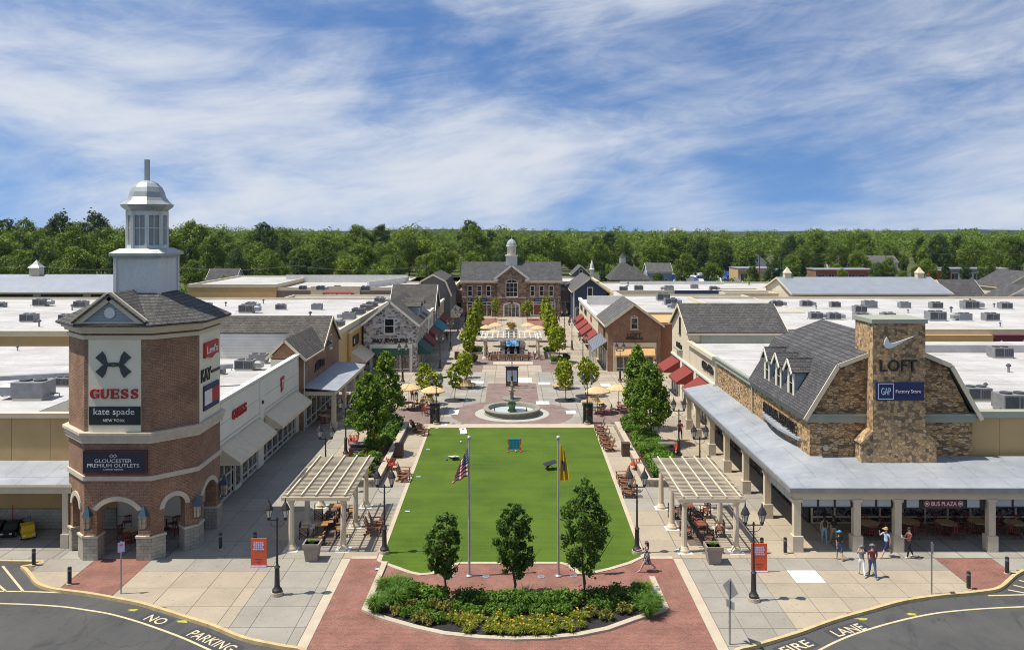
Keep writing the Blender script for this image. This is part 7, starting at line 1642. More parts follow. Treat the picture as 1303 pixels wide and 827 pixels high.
for i, (px, py, r, mt, lb) in enumerate(((587, 563.5, .09, 'p_white', 'small white ball between the two toss boards'), (569, 586, .08, 'p_blue', 'small blue ball left of the nearer toss board'), (657, 575.5, .09, 'p_yellow', 'small yellow ball under the blue grid game'))):
    g = G(px, py); o = MB().sphere((0, 0, r), r, 12, 8).build('ball', mt, None, False, True); o.location = (g.x, g.y, .012); tag(o, lb, 'ball')
# ------------------------------------------------------------------ ride-on cars under the left canopy
def kid_car(x, y, rz, body, lb, pole):
    o = thing('ride_on_car', lb, 'toy car', (x, y, 0), rz, 'ride-on toy cars'); o.scale = (.85, .9, .78)
    m = MB(lambda u, v, w: (w, u, v)); m.prism([(-.95, .18), (.95, .18), (.98, .45), (.45, .52), (.2, .85), (-.55, .88), (-.9, .6)], -.42, .42); m.build('body', body, o, False)
    MB(lambda u, v, w: (w, u, v)).prism([(.38, .53), (.16, .82), (-.5, .84), (-.55, .56)], -.425, .425).build('window', 'glass', o, False)
    for sx in (-.42, .42):
        for yy in (-.6, .6): w = MB().tube([(sx - .06, yy, .2), (sx + .06, yy, .2)], .2, 14).build('wheel', 'p_black', o, False); MB().tube([(sx - .065, yy, .2), (sx + .065, yy, .2)], .1, 10).build('hub', 'p_silver', w, False)
    for sx in (-.28, .28): MB().box(sx - .09, sx + .09, .96, 1.0, .34, .44).build('headlight', 'p_white', o, False)
    m = MB(); m.tube([(-.3, -.9, .6), (-.3, -1.15, 1.0), (.3, -1.15, 1.0), (.3, -.9, .6)], .025, 6); m.build('push_handle', 'p_black', o, False)
    if pole: MB().tube([(.3, -.8, .6), (.3, -.8, 1.95)], .03, 6).build('pole', 'p_red', o, False)
kid_car(-29.3, 49.9, R(215), 'p_yellow', 'yellow ride-on toy car with push handle under the left canopy', False)
for i, x in enumerate((-30.4, -31.4, -32.4)): kid_car(x, 50.2, R(190), 'p_black', 'black ride-on toy car with red pole, %s from the yellow one' % NTH[i], True)
# ------------------------------------------------------------------ people
def person(loc, rz, label, h=1.72, stride=0.0, arms=((.1, .2), (.1, .2)), top='p_black', sleeves='short', legs='denim', leglen='long', shoes='p_white', skin=0, hair='hair_dark', hairlen=.0, hat=None, extra=None, sit=False, female=False, skirt=None):
    o = thing('person', label, 'person', loc, rz, 'people')
    k = h / 1.75; V = []; E = []; Rr = []; reg = []
    def v(x, y, z, r, r2=None): V.append(Vector((x, y, z)) * k); Rr.append((r * k, (r2 or r) * k)); return len(V) - 1
    def e(a, b, g): E.append((a, b)); reg.append(g)
    dz = -.48 if sit else 0
    sw = .165 if female else .195
    pel = v(0, 0, .96 + dz, .125, .105); wai = v(0, .0, 1.1 + dz, .105 if female else .125, .09); che = v(0, 0, 1.29 + dz, .125 if female else .145, .105); nb = v(0, .01, 1.44 + dz, .075, .075); nk = v(0, .005, 1.52 + dz, .052); hd = v(0, -.02, 1.62 + dz, .078, .09); ht = v(0, -.01, 1.70 + dz, .07, .08)
    e(pel, wai, 'top'); e(wai, che, 'top'); e(che, nb, 'top'); e(nb, nk, 'skin'); e(nk, hd, 'skin'); e(hd, ht, 'skin')
    hands = []
    for s, (fw, bend) in zip((-1, 1), arms):
        sh = v(s * sw, .01, 1.40 + dz, .055); a = fw; ux, uy, uz = s * .05, -math.sin(a) * .28, -math.cos(a) * .28
        el = v(s * (sw + .04), .01 + uy, 1.40 + dz + uz, .042); b = a + bend; wr = v(s * (sw + .03 - .10 * min(1, bend / 1.6)), .01 + uy - math.sin(b) * .25, 1.40 + dz + uz - math.cos(b) * .25, .03)
        d = (V[wr] - V[el]).normalized(); hn = v(*((V[wr] / k + d * .075)), .036, .022)
        e(che, sh, 'top'); e(sh, el, 'top' if sleeves != 'none' else 'skin'); e(el, wr, 'top' if sleeves == 'long' else 'skin'); e(wr, hn, 'skin'); hands.append((V[hn].copy(), d, s))
    for s in (-1, 1):
        a = stride * s; bn = .25 * abs(stride) if a < 0 else .05
        hp = v(s * .095, 0, .90 + dz, .095)
        if sit: kn = v(s * .11, -.44, .47, .065); an = v(s * .11, -.46, .09, .042); to = v(s * .12, -.62, .045, .04)
        else:
            kn = v(s * .10, -math.sin(a) * .42, .90 - math.cos(a) * .42, .064); c = a - (.75 * abs(a) if a < 0 else .05)
            an = v(s * .10, -math.sin(a) * .42 - math.sin(c) * .40, .90 - math.cos(a) * .42 - math.cos(c) * .40, .042); to = v(s * .115, V[an].y / k - .15, max(.035, V[an].z / k - .05), .036)
        e(pel, hp, 'legs'); e(hp, kn, 'legs'); e(kn, an, 'legs' if leglen == 'long' else 'skin'); e(an, to, 'shoe')
    zmin = min(p.z for p in V) - .035 * k
    for p in V: p.z -= max(zmin, -1) if not sit else 0
    hands = [(p - Vector((0, 0, zmin)) if not sit else p, d, s) for p, d, s in hands]
    me = bpy.data.meshes.new('body'); me.from_pydata([tuple(p) for p in V], E, [])
    b = bpy.data.objects.new('body', me); COL.objects.link(b)
    b.modifiers.new('skin', 'SKIN').use_smooth_shade = True
    for i, sv in enumerate(me.skin_vertices[0].data): sv.radius = Rr[i]; sv.use_root = (i == 0)
    sb = b.modifiers.new('sub', 'SUBSURF'); sb.levels = 1; sb.render_levels = 1
    return o, b, V, E, reg, dict(top=top, skin='skin_%d' % skin, legs=legs, shoe=shoes, leglen=leglen, sleeves=sleeves), hands, k, hair, hairlen, hat, extra, skirt, female
PEOPLE = []
def gp_(px, py): return G(px, py)
PL = [((1049.5, 692), 175, 'person in grey cardigan and pale wide jeans with a black backpack under the porch', dict(top='p_tan', sleeves='long', legs='denim_light', hairlen=.12, extra='backpack', stride=.15, female=True, h=1.7)),
 ((1061.5, 691), 200, 'person in a black top and tan trousers under the porch beside the backpack', dict(top='p_black', legs='p_tan', leglen='short', hairlen=.14, stride=.25, female=True, h=1.66)),
 ((1068.8, 712.4), 180, 'person with a light blue cap, black top and denim shorts walking away', dict(top='p_black', legs='denim', leglen='short', hat='p_skyblue', hairlen=.1, stride=.2, female=True, arms=((.3, .4), (-.2, .2)), h=1.66)),
 ((1097, 732.4), 165, 'person in a grey top and white trousers walking away from the kerb', dict(top='p_grey', legs='p_white', hat='p_grey', stride=.32, female=True, arms=((.9, 1.3), (.8, 1.2)), h=1.66)),
 ((1110.7, 735), 172, 'person in a maroon shirt and blue jeans walking away from the kerb', dict(top='p_maroon', legs='denim', hat='p_grey', stride=.28, arms=((.25, .3), (-.2, .2)), h=1.82, skin=1)),
 ((1128, 708.6), 285, 'person in a pale blue shirt, navy shorts and tan hat striding to the left', dict(top='print_blue', legs='p_navy', leglen='short', hat='p_tan', stride=.5, arms=((1.0, 1.7), (-.3, .3)), shoes='p_tan', h=1.78)),
 ((1157.7, 709.5), 275, 'person in a red patterned shirt and black trousers looking at a phone', dict(top='print_red', legs='p_black', stride=.25, arms=((.5, 1.3), (.45, 1.3)), sleeves='long', skin=1, h=1.74, extra='phone')),
 ((823.5, 727), 265, 'person in a dark printed dress with a purple headband walking past the bed', dict(top='print_dress', legs='skin_0', leglen='short', hair='hair_brown', hairlen=.22, stride=.5, female=True, skirt='print_dress', arms=((.9, .5), (-.1, .3)), extra='headband', shoes='p_pink', h=1.72)),
 ((866, 560), 5, 'person in a red shirt and blue shorts walking beside the right bin station', dict(top='p_red', legs='p_blue', leglen='short', stride=.25, h=1.8)),
 ((525, 511.5), 20, 'person in a red top standing behind the left parasols', dict(top='p_red', legs='p_navy', stride=.1, sleeves='long', female=True, h=1.7)),
 ((530, 511), 200, 'person in a white top beside the red one behind the left parasols', dict(top='p_white', legs='p_black', stride=.15, h=1.76)),
 ((588.5, 428), 185, 'person in white walking on the left walk of the inner street', dict(top='p_white', legs='p_tan', stride=.3, h=1.72, female=True)),
 ((592.3, 427.5), 185, 'person in blue walking on the left walk of the inner street', dict(top='p_blue', legs='p_navy', stride=.3, h=1.82)),
 ((711.5, 410.5), 10, 'person in a rust top at the far end of the right walk', dict(top='p_rust', legs='p_black', stride=.25)),
 ((726, 411.5), 10, 'person in dark clothes by the red awnings at the far right walk', dict(top='p_black', legs='p_grey', stride=.25)),
 ((667, 447.5), 10, 'person in a red shirt standing right of the stage screen', dict(top='p_red', legs='p_black', stride=.05, skin=2)),
 ((684, 453), 60, 'person in black by the chairs at the right of the stage', dict(top='p_black', legs='p_grey', stride=.2)),
 ((620, 454), 300, 'person in black by the seats at the left of the stage', dict(top='p_black', legs='p_black', stride=.2)),
 ((653, 452.5), 180, 'person in grey standing before the stage screen', dict(top='p_grey', legs='p_black', stride=.1)),
 ((569, 434), 190, 'person in black on the left shaded walk by the teal awning', dict(top='p_black', legs='p_black', stride=.25)),
 ((511.5, 521), 250, 'person in dark clothes seated at the table under the farthest left parasol', dict(top='p_black', legs='p_navy', sit=True)),
 ((543.5, 526.5), 60, 'person in pink seated at the table left of the fountain', dict(top='p_pink', legs='p_white', sit=True, female=True)),
 ((834, 474), 190, 'person in grey looking into the brick gable shop window', dict(top='p_pale', legs='p_grey', stride=.1, hairlen=.05))]
for (px, py), rz, lb, kw in PL: PEOPLE.append(person(G(px, py), R(rz), lb, **kw))
dg = bpy.context.evaluated_depsgraph_get(); dg.update()
for o, b, V, E, reg, mt, hands, k, hair, hairlen, hat, extra, skirt, female in PEOPLE:
    me = bpy.data.meshes.new_from_object(b.evaluated_get(dg)); old = b.data
    nb_ = bpy.data.objects.new('body', me); COL.objects.link(nb_); bpy.data.objects.remove(b); bpy.data.meshes.remove(old)
    me.materials.clear(); keys = ['skin', 'top', 'legs', 'shoe']
    for q in keys: me.materials.append(MATS[mt[q]])
    segs = [(V[a], V[c2], g) for (a, c2), g in zip(E, reg)]
    for p in me.polygons:
        c = p.center; best = 9; g = 'skin'
        for a, c2, gg in segs:
            d = c2 - a; t = max(0, min(1, (c - a).dot(d) / max(1e-9, d.length_squared))); q = (c - a - d * t).length
            if gg == 'top' and mt['sleeves'] == 'short' and t > .62 and abs(c.x) > .21 * k: gg = 'skin'
            if q < best: best = q; g = gg
        if g == 'top' and abs(c.x) < .16 * k and c.z < (V[0].z + .03 * k): g = 'legs'
        p.material_index = keys.index(g); p.use_smooth = True
    nb_.parent = o
    hd = V[5]; ht = V[6]
    m = MB(); m.sphere((0, hd.y + .018 * k, hd.z + .055 * k), .098 * k, 12, 8, (.95, 1.08, 1.0))
    if hairlen: m.tube([(0, hd.y + .05 * k, hd.z + .05 * k), (0, hd.y + .085 * k, hd.z - .08 * k), (0, hd.y + .09 * k, hd.z - (.1 + hairlen) * k)], [.085 * k, .075 * k, .04 * k], 8)
    m.build('hair', hair, o, False, True)
    m = MB(); m.sphere((0, hd.y - .098 * k, hd.z - .005 * k), .016 * k, 6, 5, (.8, 1.2, 1.4)); m.sphere((.088 * k, hd.y, hd.z), .022 * k, 6, 5, (.4, .8, 1.2)); m.sphere((-.088 * k, hd.y, hd.z), .022 * k, 6, 5, (.4, .8, 1.2)); m.build('face', mt['skin'], o, False, True)
    m = MB(); [m.sphere((s * .032 * k, hd.y - .082 * k, hd.z + .018 * k), .009 * k, 6, 4) for s in (-1, 1)]; m.build('eyes', 'hair_dark', o, False)
    m = MB()
    for p, d, s in hands:
        sd = Vector((1, 0, 0))
        for i, (off, ln) in enumerate(((-.024, .065), (-.008, .075), (.008, .072), (.023, .055))):
            a = p + sd * off * k + d * .015; m.tube([a, a + d * ln * .55 * k, a + d * ln * k + Vector((0, .012 * k, 0))], [.0085 * k, .008 * k, .006 * k], 5)
        m.tube([p - d * .03 * k - sd * s * .02 * k, p - sd * s * .048 * k + d * .01 * k, p - sd * s * .05 * k + d * .035 * k], [.010 * k, .009 * k, .007 * k], 5)
    m.build('fingers', mt['skin'], o, False)
    if hat:
        m = MB(); m.sphere((0, hd.y + .015 * k, hd.z + .075 * k), .103 * k, 12, 6, (1, 1.08, .8)); m.lathe([(.10 * k, hd.z + .055 * k), (.155 * k, hd.z + .05 * k), (.10 * k, hd.z + .066 * k)], (0, hd.y - .04 * k), 14); m.build('hat', hat, o, False, True)
    if skirt:
        z = V[0].z; m = MB(); m.lathe([(.135 * k, z + .14 * k), (.16 * k, z), (.2 * k, z - .2 * k), (.235 * k, z - .42 * k), (.21 * k, z - .42 * k)], (0, 0), 16); m.build('skirt', skirt, o, False, True)
    if extra == 'backpack': m = MB(); m.sphere((0, .15 * k, V[2].z - .04), .14 * k, 10, 8, (1, .6, 1.45)); m.build('backpack', 'p_black', o, False, True)
    if extra == 'phone': p = (hands[0][0] + hands[1][0]) / 2; MB().cbox((p.x, p.y - .02, p.z + .05), (.08, .015, .15)).build('phone', 'p_white', o, False)
    if extra == 'headband': MB().lathe([(.101 * k, hd.z + .07 * k), (.104 * k, hd.z + .09 * k), (.098 * k, hd.z + .11 * k)], (0, hd.y + .012 * k), 14).build('headband', 'p_purple', o, False)
# ------------------------------------------------------------------ rooftop units
def make_unit(kind):
    o = thing('rooftop_unit', '', 'rooftop unit')
    MB().box(-1.0, 1.0, -.8, .8, 0, .16).build('curb', 'trim_white', o, False); MB().box(-1.1, 1.1, -.85, .85, .16, 1.25).build('casing', 'unit_grey', o, False)
    m = MB(); m.box(-1.0, -.05, -.87, -.852, .3, 1.15); [m.box(.1 + j * .2, .24 + j * .2, -.87, -.852, .3, 1.1) for j in range(5)]; m.build('grille', 'unit_dark', o, False)
    m = MB()
    for x in (-.5, .5): m.lathe([(.42, 1.25), (.42, 1.36), (.36, 1.38), (.1, 1.34)], (x, 0), 14)
    m.build('fan', 'unit_dark', o, False)
    if kind: MB().lathe([(.8, .3), (.8, .9), (.3, 1.1)], (1.5, 0), 4, R(45)).build('hood', 'galvanised', o, False); MB().tube([(-1.1, -.4, .3), (-1.6, -.4, .3), (-1.6, -.4, 0)], .06, 6).build('pipe', 'galvanised', o, False)
    return proto_tree(o)
ua, ub = make_unit(0), make_unit(1)
UN = {'on the near left roof': (6.6, [(43, 507, 40), (82, 491, 20)]), 'on the low roof behind the white shop sign': (5.1, [(278, 476, 16), (313, 470.5, 23), (330, 462, 21)]),
 'on the long roof behind the sign tower': (6.6, [(53, 389.5, 16), (38, 409.5, 18), (84, 408, 14), (2, 391, 11), (104, 391.5, 15), (263, 393, 13), (320, 391.5, 12), (315, 398, 18), (358, 394, 12), (404, 394, 13), (432, 416, 14), (445, 406.5, 16), (457, 401, 16), (467, 396, 15), (474, 392, 14), (484, 386, 13)]),
 'on the far left block': (6.3, [(386, 369, 9), (408.6, 369.5, 10), (465.6, 370.5, 11), (507, 369.5, 10), (430, 368, 8)]),
 'on the near right roof': (6.55, [(1273, 455, 24), (1242, 509, 30), (1289, 522, 38)]),
 'in the back row of the wide right roof': (6.5, [(988.7, 390, 13), (1026, 390, 13), (1062.6, 391, 12), (1106.5, 392, 16), (1094, 397.5, 15), (1151, 392, 13), (1191, 392.5, 14), (1234, 393, 18), (1279, 393, 14)]),
 'in the front row of the wide right roof': (6.5, [(1038, 406, 15), (1061, 406.6, 15), (1095.5, 407, 16), (1130, 407, 16), (1190.5, 408, 21), (1226.6, 407.6, 16), (1260.5, 408, 17)]),
 'on the far right block with the blue fascia': (6.3, [(793.7, 370.5, 10), (813, 369.6, 11), (851.7, 370, 11), (884, 367.4, 9), (908, 369.6, 9)]),
 'on the roof behind the brick gable shop': (6.3, [(844, 382.5, 16), (853.5, 388, 15), (861, 392.6, 12)])}
ru = random.Random(9)
for wh, (z, L) in UN.items():
    for i, (px, py, w) in enumerate(sorted(L)):
        g = G(px, py, z); s = w * g.y / FPX / 2.2; place(ru.choice((ua, ub)), g, ru.choice((0, 0, math.pi, .0)), 'grey cooling unit %s, %s from left' % (wh, NTH[i]), 'rooftop units', s)
def make_vent():
    o = thing('roof_vent', '', 'roof vent'); MB().lathe([(.1, 0), (.1, .5)], n=8).build('pipe', 'galvanised', o, False); MB().lathe([(.2, .5), (.2, .6), (.08, .72)], n=8).build('cap', 'unit_dark', o, False); return proto_tree(o)
rv = make_vent(); vl = []
for (x0, x1, y0, y1, z, wh, n) in ((-55, -27, 54, 82, 6.6, 'near left roof', 7), (-90, -25, 97, 137, 6.6, 'long roof behind the sign tower', 16), (33, 100, 99, 140, 6.5, 'wide right roof', 22), (21, 60, 162, 182, 6.3, 'far right block', 8), (30, 55, 55, 78, 6.55, 'near right roof', 5)):
    q = sorted((ru.uniform(x0, x1), ru.uniform(y0, y1)) for _ in range(n))
    for i, (x, y) in enumerate(q): place(rv, (x, y, z), 0, 'small roof vent pipe on the %s, %s from the left' % (wh, NTH[i]), 'roof vents', ru.uniform(.7, 1.3))
# ------------------------------------------------------------------ houses, sheds, cars behind
def house(label, x, y, w, d, ze, zr, wm, rm, ax='y', chim=False):
    o = thing('house', label, 'house', (x, y, 0)); gable_body(o, x - w / 2, x + w / 2, y - d / 2, y + d / 2, ze, zr, ax, wm, rm, -.4, .3, .15, 'trim_white')
    for u in (-w * .25, w * .25):
        for v in ((1.0, 2.3), (3.6, 4.9)) if ze > 5 else ((1.0, 2.3),): window(o, F('ny', y - d / 2), x + u - .5, x + u + .5, v[0], v[1], 1, 2, .12, .08, single=True)
    if ax == 'y': window(o, F('ny', y - d / 2), x - .5, x + .5, ze + .2, ze + 1.3, 1, 1, .12, .08, single=True)
    if chim: MB().box(x + w * .2, x + w * .2 + .8, y - .4, y + .4, ze, zr + 1).build('chimney', 'brick_red', o)
house('grey clapboard house behind the blue gable shop', 21.5, 262, 5.5, 9, 4.6, 7.2, 'siding_grey', 'shingle_grey')
house('light blue clapboard house beside the parking lot', 48.5, 275, 8, 8, 4.6, 7.2, 'siding_lightblue', 'shingle_grey', 'x'); house('pale cream house above the red brown store', 149, 335, 11, 9, 5.4, 7.8, 'siding_white', 'shingle_grey', 'x'); house('dark roofed house in the trees left of centre', -91, 262, 9, 8, 3.0, 6.0, 'siding_white', 'shingle_dark', 'x'); house('white house among the trees on the right', 136, 345, 6, 8, 5.0, 7.5, 'siding_white', 'shingle_grey', 'y'); house('small pale house among trees right of the tall poles', 100, 340, 7, 7, 5.0, 8.2, 'siding_white', 'shingle_brown', 'y')
hp = thing('hip_roof_hall', 'dark hip roofed hall with a white cupola behind the right roofs', 'building', (35, 250, 0)); MB().box(29.8, 40.6, 244, 256, -.4, 3.6).build('wall', 'stucco_taupe', hp); m = MB(); m.add([(28.8, 243, 3.6), (41.8, 243, 3.6), (41.8, 257, 3.6), (28.8, 257, 3.6), (33, 249, 8.6), (34, 249, 8.6), (34, 251, 8.6), (33, 251, 8.6)], [(0, 1, 5, 4), (1, 2, 6, 5), (2, 3, 7, 6), (3, 0, 4, 7), (4, 5, 6, 7), (0, 3, 2, 1)]); m.build('roof', 'shingle_charcoal', hp)
MB().box(32.7, 34.3, 249.2, 250.8, 8.3, 10).build('cupola', 'trim_white', hp); MB().lathe([(1.2, 10), (.7, 10.5), (.08, 11.4)], (33.5, 250), 6).build('cupola_roof', 'shingle_charcoal', hp)
sp_ = thing('white_steeple', 'thin white steeple behind the blue gable shop', 'tower', (25, 258, 0)); MB().box(24.4, 25.6, 257.4, 258.6, -.4, 6).build('shaft', 'trim_white', sp_); MB().lathe([(.9, 6), (.6, 6.4), (.5, 7.4), (.05, 9)], (25, 258), 8).build('spire', 'trim_white', sp_)
def shed(name, label, x0, x1, y, h, wm, fas=None, bays=0, d=12):
    o = thing(name, label, 'building', ((x0 + x1) / 2, y, 0)); MB().box(x0, x1, y, y + d, -.4, h).build('wall', wm, o); MB().box(x0 - .2, x1 + .2, y - .2, y + d, h, h + .25).build('roof', 'seam_metal', o)
    if fas: MB().box(x0, x1, y - .3, y - .02, h - 1.1, h - .1).build('fascia', fas, o)
    for k in range(bays): a = x0 + (x1 - x0) * (k + .2) / bays; b = x0 + (x1 - x0) * (k + .8) / bays; storefront(o, F('ny', y), a, b, 0, h * .62, [0, .5, 1], [0, 1], -.03, single=True)
shed('tan_garage', 'tan garage building by the parking lot', 80, 92.5, 292, 4.6, 'stucco_tan', 'p_tan', 3); shed('red_brown_store', 'red brown brick store row behind the right hall', 109, 131, 296, 3.9, 'brick_red', 'p_rust', 6); shed('red_container', 'bright red metal shed on the far right', 153, 159.5, 300, 3.4, 'p_red', None, 0, 4); shed('white_store_row', 'low white store row on the far right', 160, 184, 302, 3.9, 'stucco_white', 'p_grey', 6); shed('blue_store', 'blue fronted low store beside the tan garage', 94, 104, 300, 3.6, 'stucco_taupe', 'p_carblue', 3); shed('blue_tarp_shed', 'bright blue low shed beside the light blue house', 53, 60, 285, 2.8, 'p_carblue')
def make_car(mat, van=False):
    o = thing('parked_car' if not van else 'parked_van', '', 'car' if not van else 'van'); L = 2.25 if not van else 2.8
    m = MB(lambda u, v, w: (u, w, v)); pr = [(-L, .3), (L, .3), (L, .75), (L * .55, .9), (L * .25, 1.42), (-L * .5, 1.45), (-L * .85, .95), (-L, .9)] if not van else [(-L, .35), (L, .35), (L, 1.0), (L * .72, 1.2), (L * .55, 2.2), (-L, 2.25)]
    m.prism(pr, -.88, .88); m.build('body', mat, o, False); m = MB(lambda u, v, w: (u, w, v)); gz = [(L * .48, .92), (L * .23, 1.36), (-L * .48, 1.38), (-L * .75, .95)] if not van else [(L * .66, 1.25), (L * .5, 2.0), (L * .1, 2.0), (L * .1, 1.25)]
    m.prism(gz, -.885, .885); m.build('window', 'glass', o, False)
    for x in (-L * .62, L * .62):
        for y in (-.8, .8): MB().tube([(x, y - .1, .33), (x, y + .1, .33)], .33, 12).build('wheel', 'p_black', o, False)
    for y in (-.6, .6): MB().box(L - .02, L + .02, y - .15, y + .15, .6, .75).build('headlight', 'p_white', o, False)
    return proto_tree(o)
cars = [(make_car('p_silver'), 'silver'), (make_car('p_white'), 'white'), (make_car('p_grey'), 'dark grey'), (make_car('p_carblue'), 'blue'), (make_car('p_darkred'), 'dark red'), (make_car('p_black'), 'black')]; vans = [(make_car('p_white', True), 'white'), (make_car('p_carblue', True), 'blue')]
n = 0
for r_, y in enumerate((288, 295, 304, 311, 322)):
    for i in range(8):
        x = 57 + i * 3.0 + r_ * 1.6 + ru.uniform(-.3, .3)
        if ru.random() < .2: continue
        c_, cn = ru.choice(cars if ru.random() < .85 else vans); place(c_, (x, y, -.2), R(90) * (1 if r_ % 2 else -1), '%s parked vehicle, %s in the %s row of the parking lot' % (cn, NTH[i], ORDW[r_]), 'vehicles in the parking lot')
for i, x in enumerate((93, 98, 104, 113, 121, 128, 137)): place(ru.choice(cars)[0], (x, 288 + (i % 2) * 2, -.2), ru.choice((0, 1.57)), '%s vehicle from the left before the far right stores' % NTH[i], 'vehicles before the far stores')
place(vans[0][0], (59, 284, -.2), R(180), 'white van at the left end of the parking lot', 'vehicles in the parking lot', 1.2)
# utility poles and wires
def pole(label, x, y, h): o = thing('utility_pole', label, 'utility pole', (x, y, -.4), 0, 'utility poles'); MB().tube([(0, 0, 0), (0, 0, h)], [.16, .1], 7).build('pole', 'bark', o, False); MB().box(-1.1, 1.1, -.06, .06, h - .8, h - .65).build('crossarm', 'bark', o, False); [MB().lathe([(.05, h - .65), (.06, h - .45)], (x_, 0), 6).build('insulator', 'p_grey', o, False) for x_ in (-1, 0, 1)]
pl = [(-200, 222), (-164, 220), (-128, 218), (-92, 216), (-56, 214), (-22, 212)]; pr2 = [(96, 285), (130, 287), (163, 289), (196, 291)]
for i, (x, y) in enumerate(pl): pole('wooden utility pole behind the left roofs, %s from the left' % NTH[i], x, y, 9.6)
for i, (x, y) in enumerate(pr2): pole('wooden utility pole behind the right stores, %s from the left' % NTH[i], x, y, 11.5)
pole('tall thin light mast beside the parking lot', 73.5, 245, 12.5)
for nm, L, h in (('left', pl, 9.1), ('right', pr2, 11.0)):
    for k in (-1, 1):
        o = MB()
        for (a, b), (c, d) in zip(L, L[1:]): o.tube([(a + k + (c - a) * t, b + (d - b) * t, h - 1.2 * math.sin(math.pi * t)) for t in np.linspace(0, 1, 9)], .022, 6)
        tag(o.build('power_line', 'p_grey'), '%s overhead power line behind the %s roofs' % ('front' if k < 0 else 'back', nm), 'power line')
wt = thing('water_tower', 'pale water tower dome just above the tree line', 'water tower', (258, 1300, 0)); MB().lathe([(2.5, 0), (2.0, 8), (2.2, 11), (6.5, 13.5), (8, 16), (7, 18), (4.5, 19.5), (.5, 20.3)], (258, 1300), 20).build('tank', 'p_pale', wt, True, True)
# ------------------------------------------------------------------ trees behind the roofs
kinds = [('broad mid green tree', 'leaf_wood', 'ball', 16, 13), ('tall dark green tree', 'leaf_dark', 'oval', 18, 11), ('bright yellow green tree', 'leaf_bright', 'ball', 14.5, 12), ('rounded green tree', 'leaf_wood', 'oval', 17, 12), ('dark conifer', 'leaf_dark', 'cone', 15, 7)]
protos = []
for i, (nm, mt, shp, h, w) in enumerate(kinds):
    for v in range(3): protos.append((i, proto_tree(make_tree('woodland_tree', '', 'tree', h, w, 2.2 if shp != 'cone' else .8, 58, 105, .31, 200 + i * 7 + v, mt, shp, .135, .28, 7, .3))))
spots = []
rt_ = random.Random(21)
for y0, st in ((246, 10.5), (270, 10.0), (300, 10), (338, 10), (368, 10), (402, 10.5)):
    x = -.70 * y0
    while x < .72 * y0:
        yy = y0 + rt_.uniform(-9, 9); px = VPX + x * FPX / yy
        free = (715 < px < 1330 and yy < 310) or (1090 < px < 1300 and yy < 340 and rt_.random() < .5)
        if not free: spots.append((px, x + rt_.uniform(-2, 2), yy))
        x += st * rt_.uniform(.75, 1.3)
for px, yy in ((768, 258), (776, 268), (822, 285), (864, 290), (872, 296), (905, 318), (985, 262), (998, 255), (1008, 300), (1040, 318), (1065, 312), (1092, 322), (1150, 318), (1165, 310), (1195, 320), (1240, 322), (1285, 318), (948, 322), (925, 330), (890, 322), (958, 271), (1004, 268), (1022, 284), (1072, 287), (1131, 283), (1149, 290), (1180, 280), (1204, 289), (1229, 281), (1256, 287), (1292, 277), (906, 270), (1118, 276), (838, 262), (868, 268)):
    spots.append((px, (px - VPX) * yy / FPX, yy))
cnt = [0] * 5
for px, x, y in sorted(spots):
    r_ = rt_.random(); kd = 0 if r_ < .25 else 1 if r_ < .47 else 2 if r_ < .72 else 3 if r_ < .93 else 4
    hh = (1.12 if px < 250 else .98 if px < 620 else .88) * rt_.uniform(.60, 1.32)
    if y < 320 and px > 720: hh *= .52
    elif y < 262: hh *= .60
    elif y < 290: hh *= .72
    elif y < 330: hh *= .84
    elif px > 700: hh *= .90
    p_ = rt_.choice([q for i, q in protos if i == kd]); c_ = cnt[kd]; cnt[kd] += 1
    od = NTH[c_] if c_ < 30 else ''
    if c_ >= 30: od = {0: 'thirty', 1: 'forty', 2: 'fifty', 3: 'sixty', 4: 'seventy', 5: 'eighty', 6: 'ninety'}[(c_ + 1) // 10 - 3] + ('-' + NTH[(c_ + 1) % 10 - 1] if (c_ + 1) % 10 else 'th')
    place(p_, (x, y, -.45), rt_.uniform(0, 6.28), '%s fronting the wood, %s such from the left' % (kinds[kd][0], od), 'trees at the front of the wood', (hh * rt_.uniform(.85, 1.15), hh * rt_.uniform(.85, 1.15), hh))
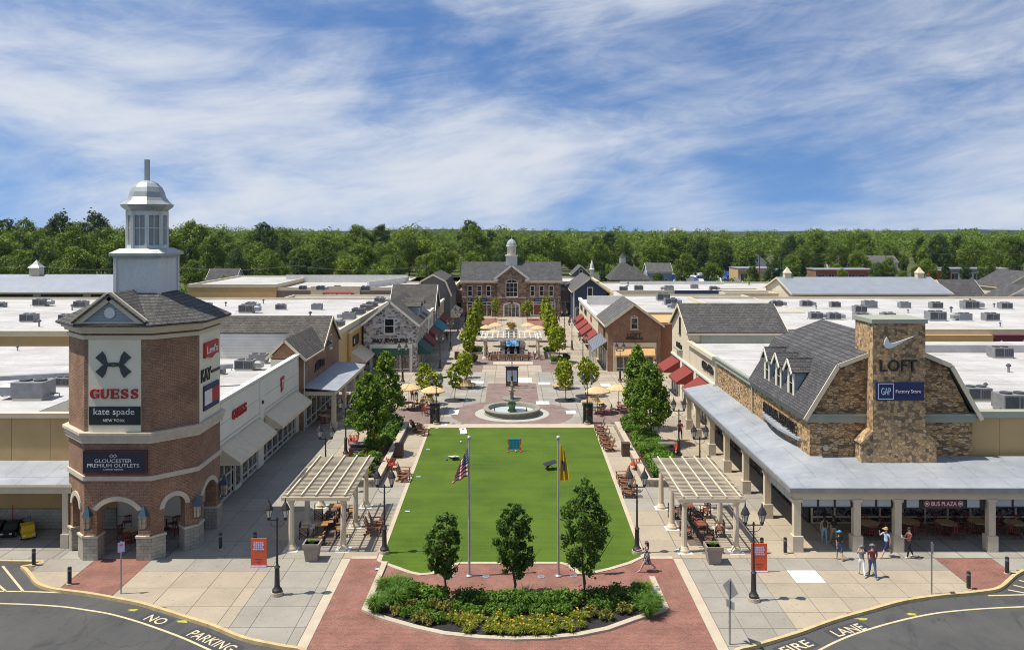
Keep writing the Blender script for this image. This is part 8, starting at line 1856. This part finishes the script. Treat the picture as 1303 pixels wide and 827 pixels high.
# the wood behind: one mass
C = []; Rd = []; T = []
rw = np.random.default_rng(8)
for y0 in (436, 470, 510, 575, 655, 750, 870, 1020, 1200):
    st = 9 + (y0 - 372) * .012; x = -.72 * y0
    while x < .74 * y0:
        yy = y0 + rw.uniform(-14, 14); px = VPX + x * FPX / yy; h = (20.6 if px < 320 else 19.2 if px < 700 else 17.8) * rw.uniform(.72, 1.04) * (1.13 if rw.random() < .16 else 1) * (1 + .05 * math.sin(px / 41) + .05 * math.sin(px / 17 + yy)); w = rw.uniform(9, 17); tn = rw.random() ** 1.4
        for k in range(9):
            a = k * 2.4 + rw.uniform(0, 1); t = (k + .5) / 9; q = w / 2 * math.sqrt(max(.05, 1 - (1.7 * t - .8) ** 2)) * .75
            C.append((x + q * math.cos(a), yy + q * math.sin(a), h * (.28 + .66 * t))); Rd.append(w * .2 * rw.uniform(.75, 1.25)); T.append(tn)
        x += st * rw.uniform(.7, 1.3)
me = leaf_mesh('woodland', C, Rd, 44, .55, 9, 'leaf_wood', .85, .45, T)
wd = bpy.data.objects.new('woodland', me); COL.objects.link(wd); tag(wd, 'dense green wood stretching to the horizon behind the outlet roofs', 'wood', kind='stuff')
# low hedge and scrub before the wood
for i, (x0, x1, y, lb) in enumerate(((-190, -25, 232, 'green scrub strip behind the left roofs'), (66, 84, 262, 'green hedge strip beside the parking lot'))):
    n_ = int((x1 - x0) * .9); C = [(ru.uniform(x0, x1), y + ru.uniform(-4, 4), ru.uniform(.3, 2.2)) for _ in range(n_)]; me = leaf_mesh('scrub', C, [ru.uniform(.8, 1.8) for _ in C], 45, .35, 31 + i, 'leaf_wood'); o = bpy.data.objects.new('scrub', me); COL.objects.link(o); tag(o, lb, 'scrub', kind='stuff')
# ------------------------------------------------------------------ thin summer haze
hz = MB().box(-2600, 2600, -40, 3800, -4, 60).build('haze', 'p_white'); hz.data.materials.clear()
hm = bpy.data.materials.new('haze_air'); hm.use_nodes = True; hm.node_tree.nodes.clear()
hv = hm.node_tree.nodes.new('ShaderNodeVolumePrincipled'); ho = hm.node_tree.nodes.new('ShaderNodeOutputMaterial')
hv.inputs['Color'].default_value = (.82, .90, 1.0, 1); hv.inputs['Density'].default_value = 0.00004; hv.inputs['Anisotropy'].default_value = .2
hm.node_tree.links.new(hv.outputs[0], ho.inputs['Volume']); hz.data.materials.append(hm)
tag(hz, 'thin pale haze that fades the distant wood and hills', 'haze', kind='stuff')
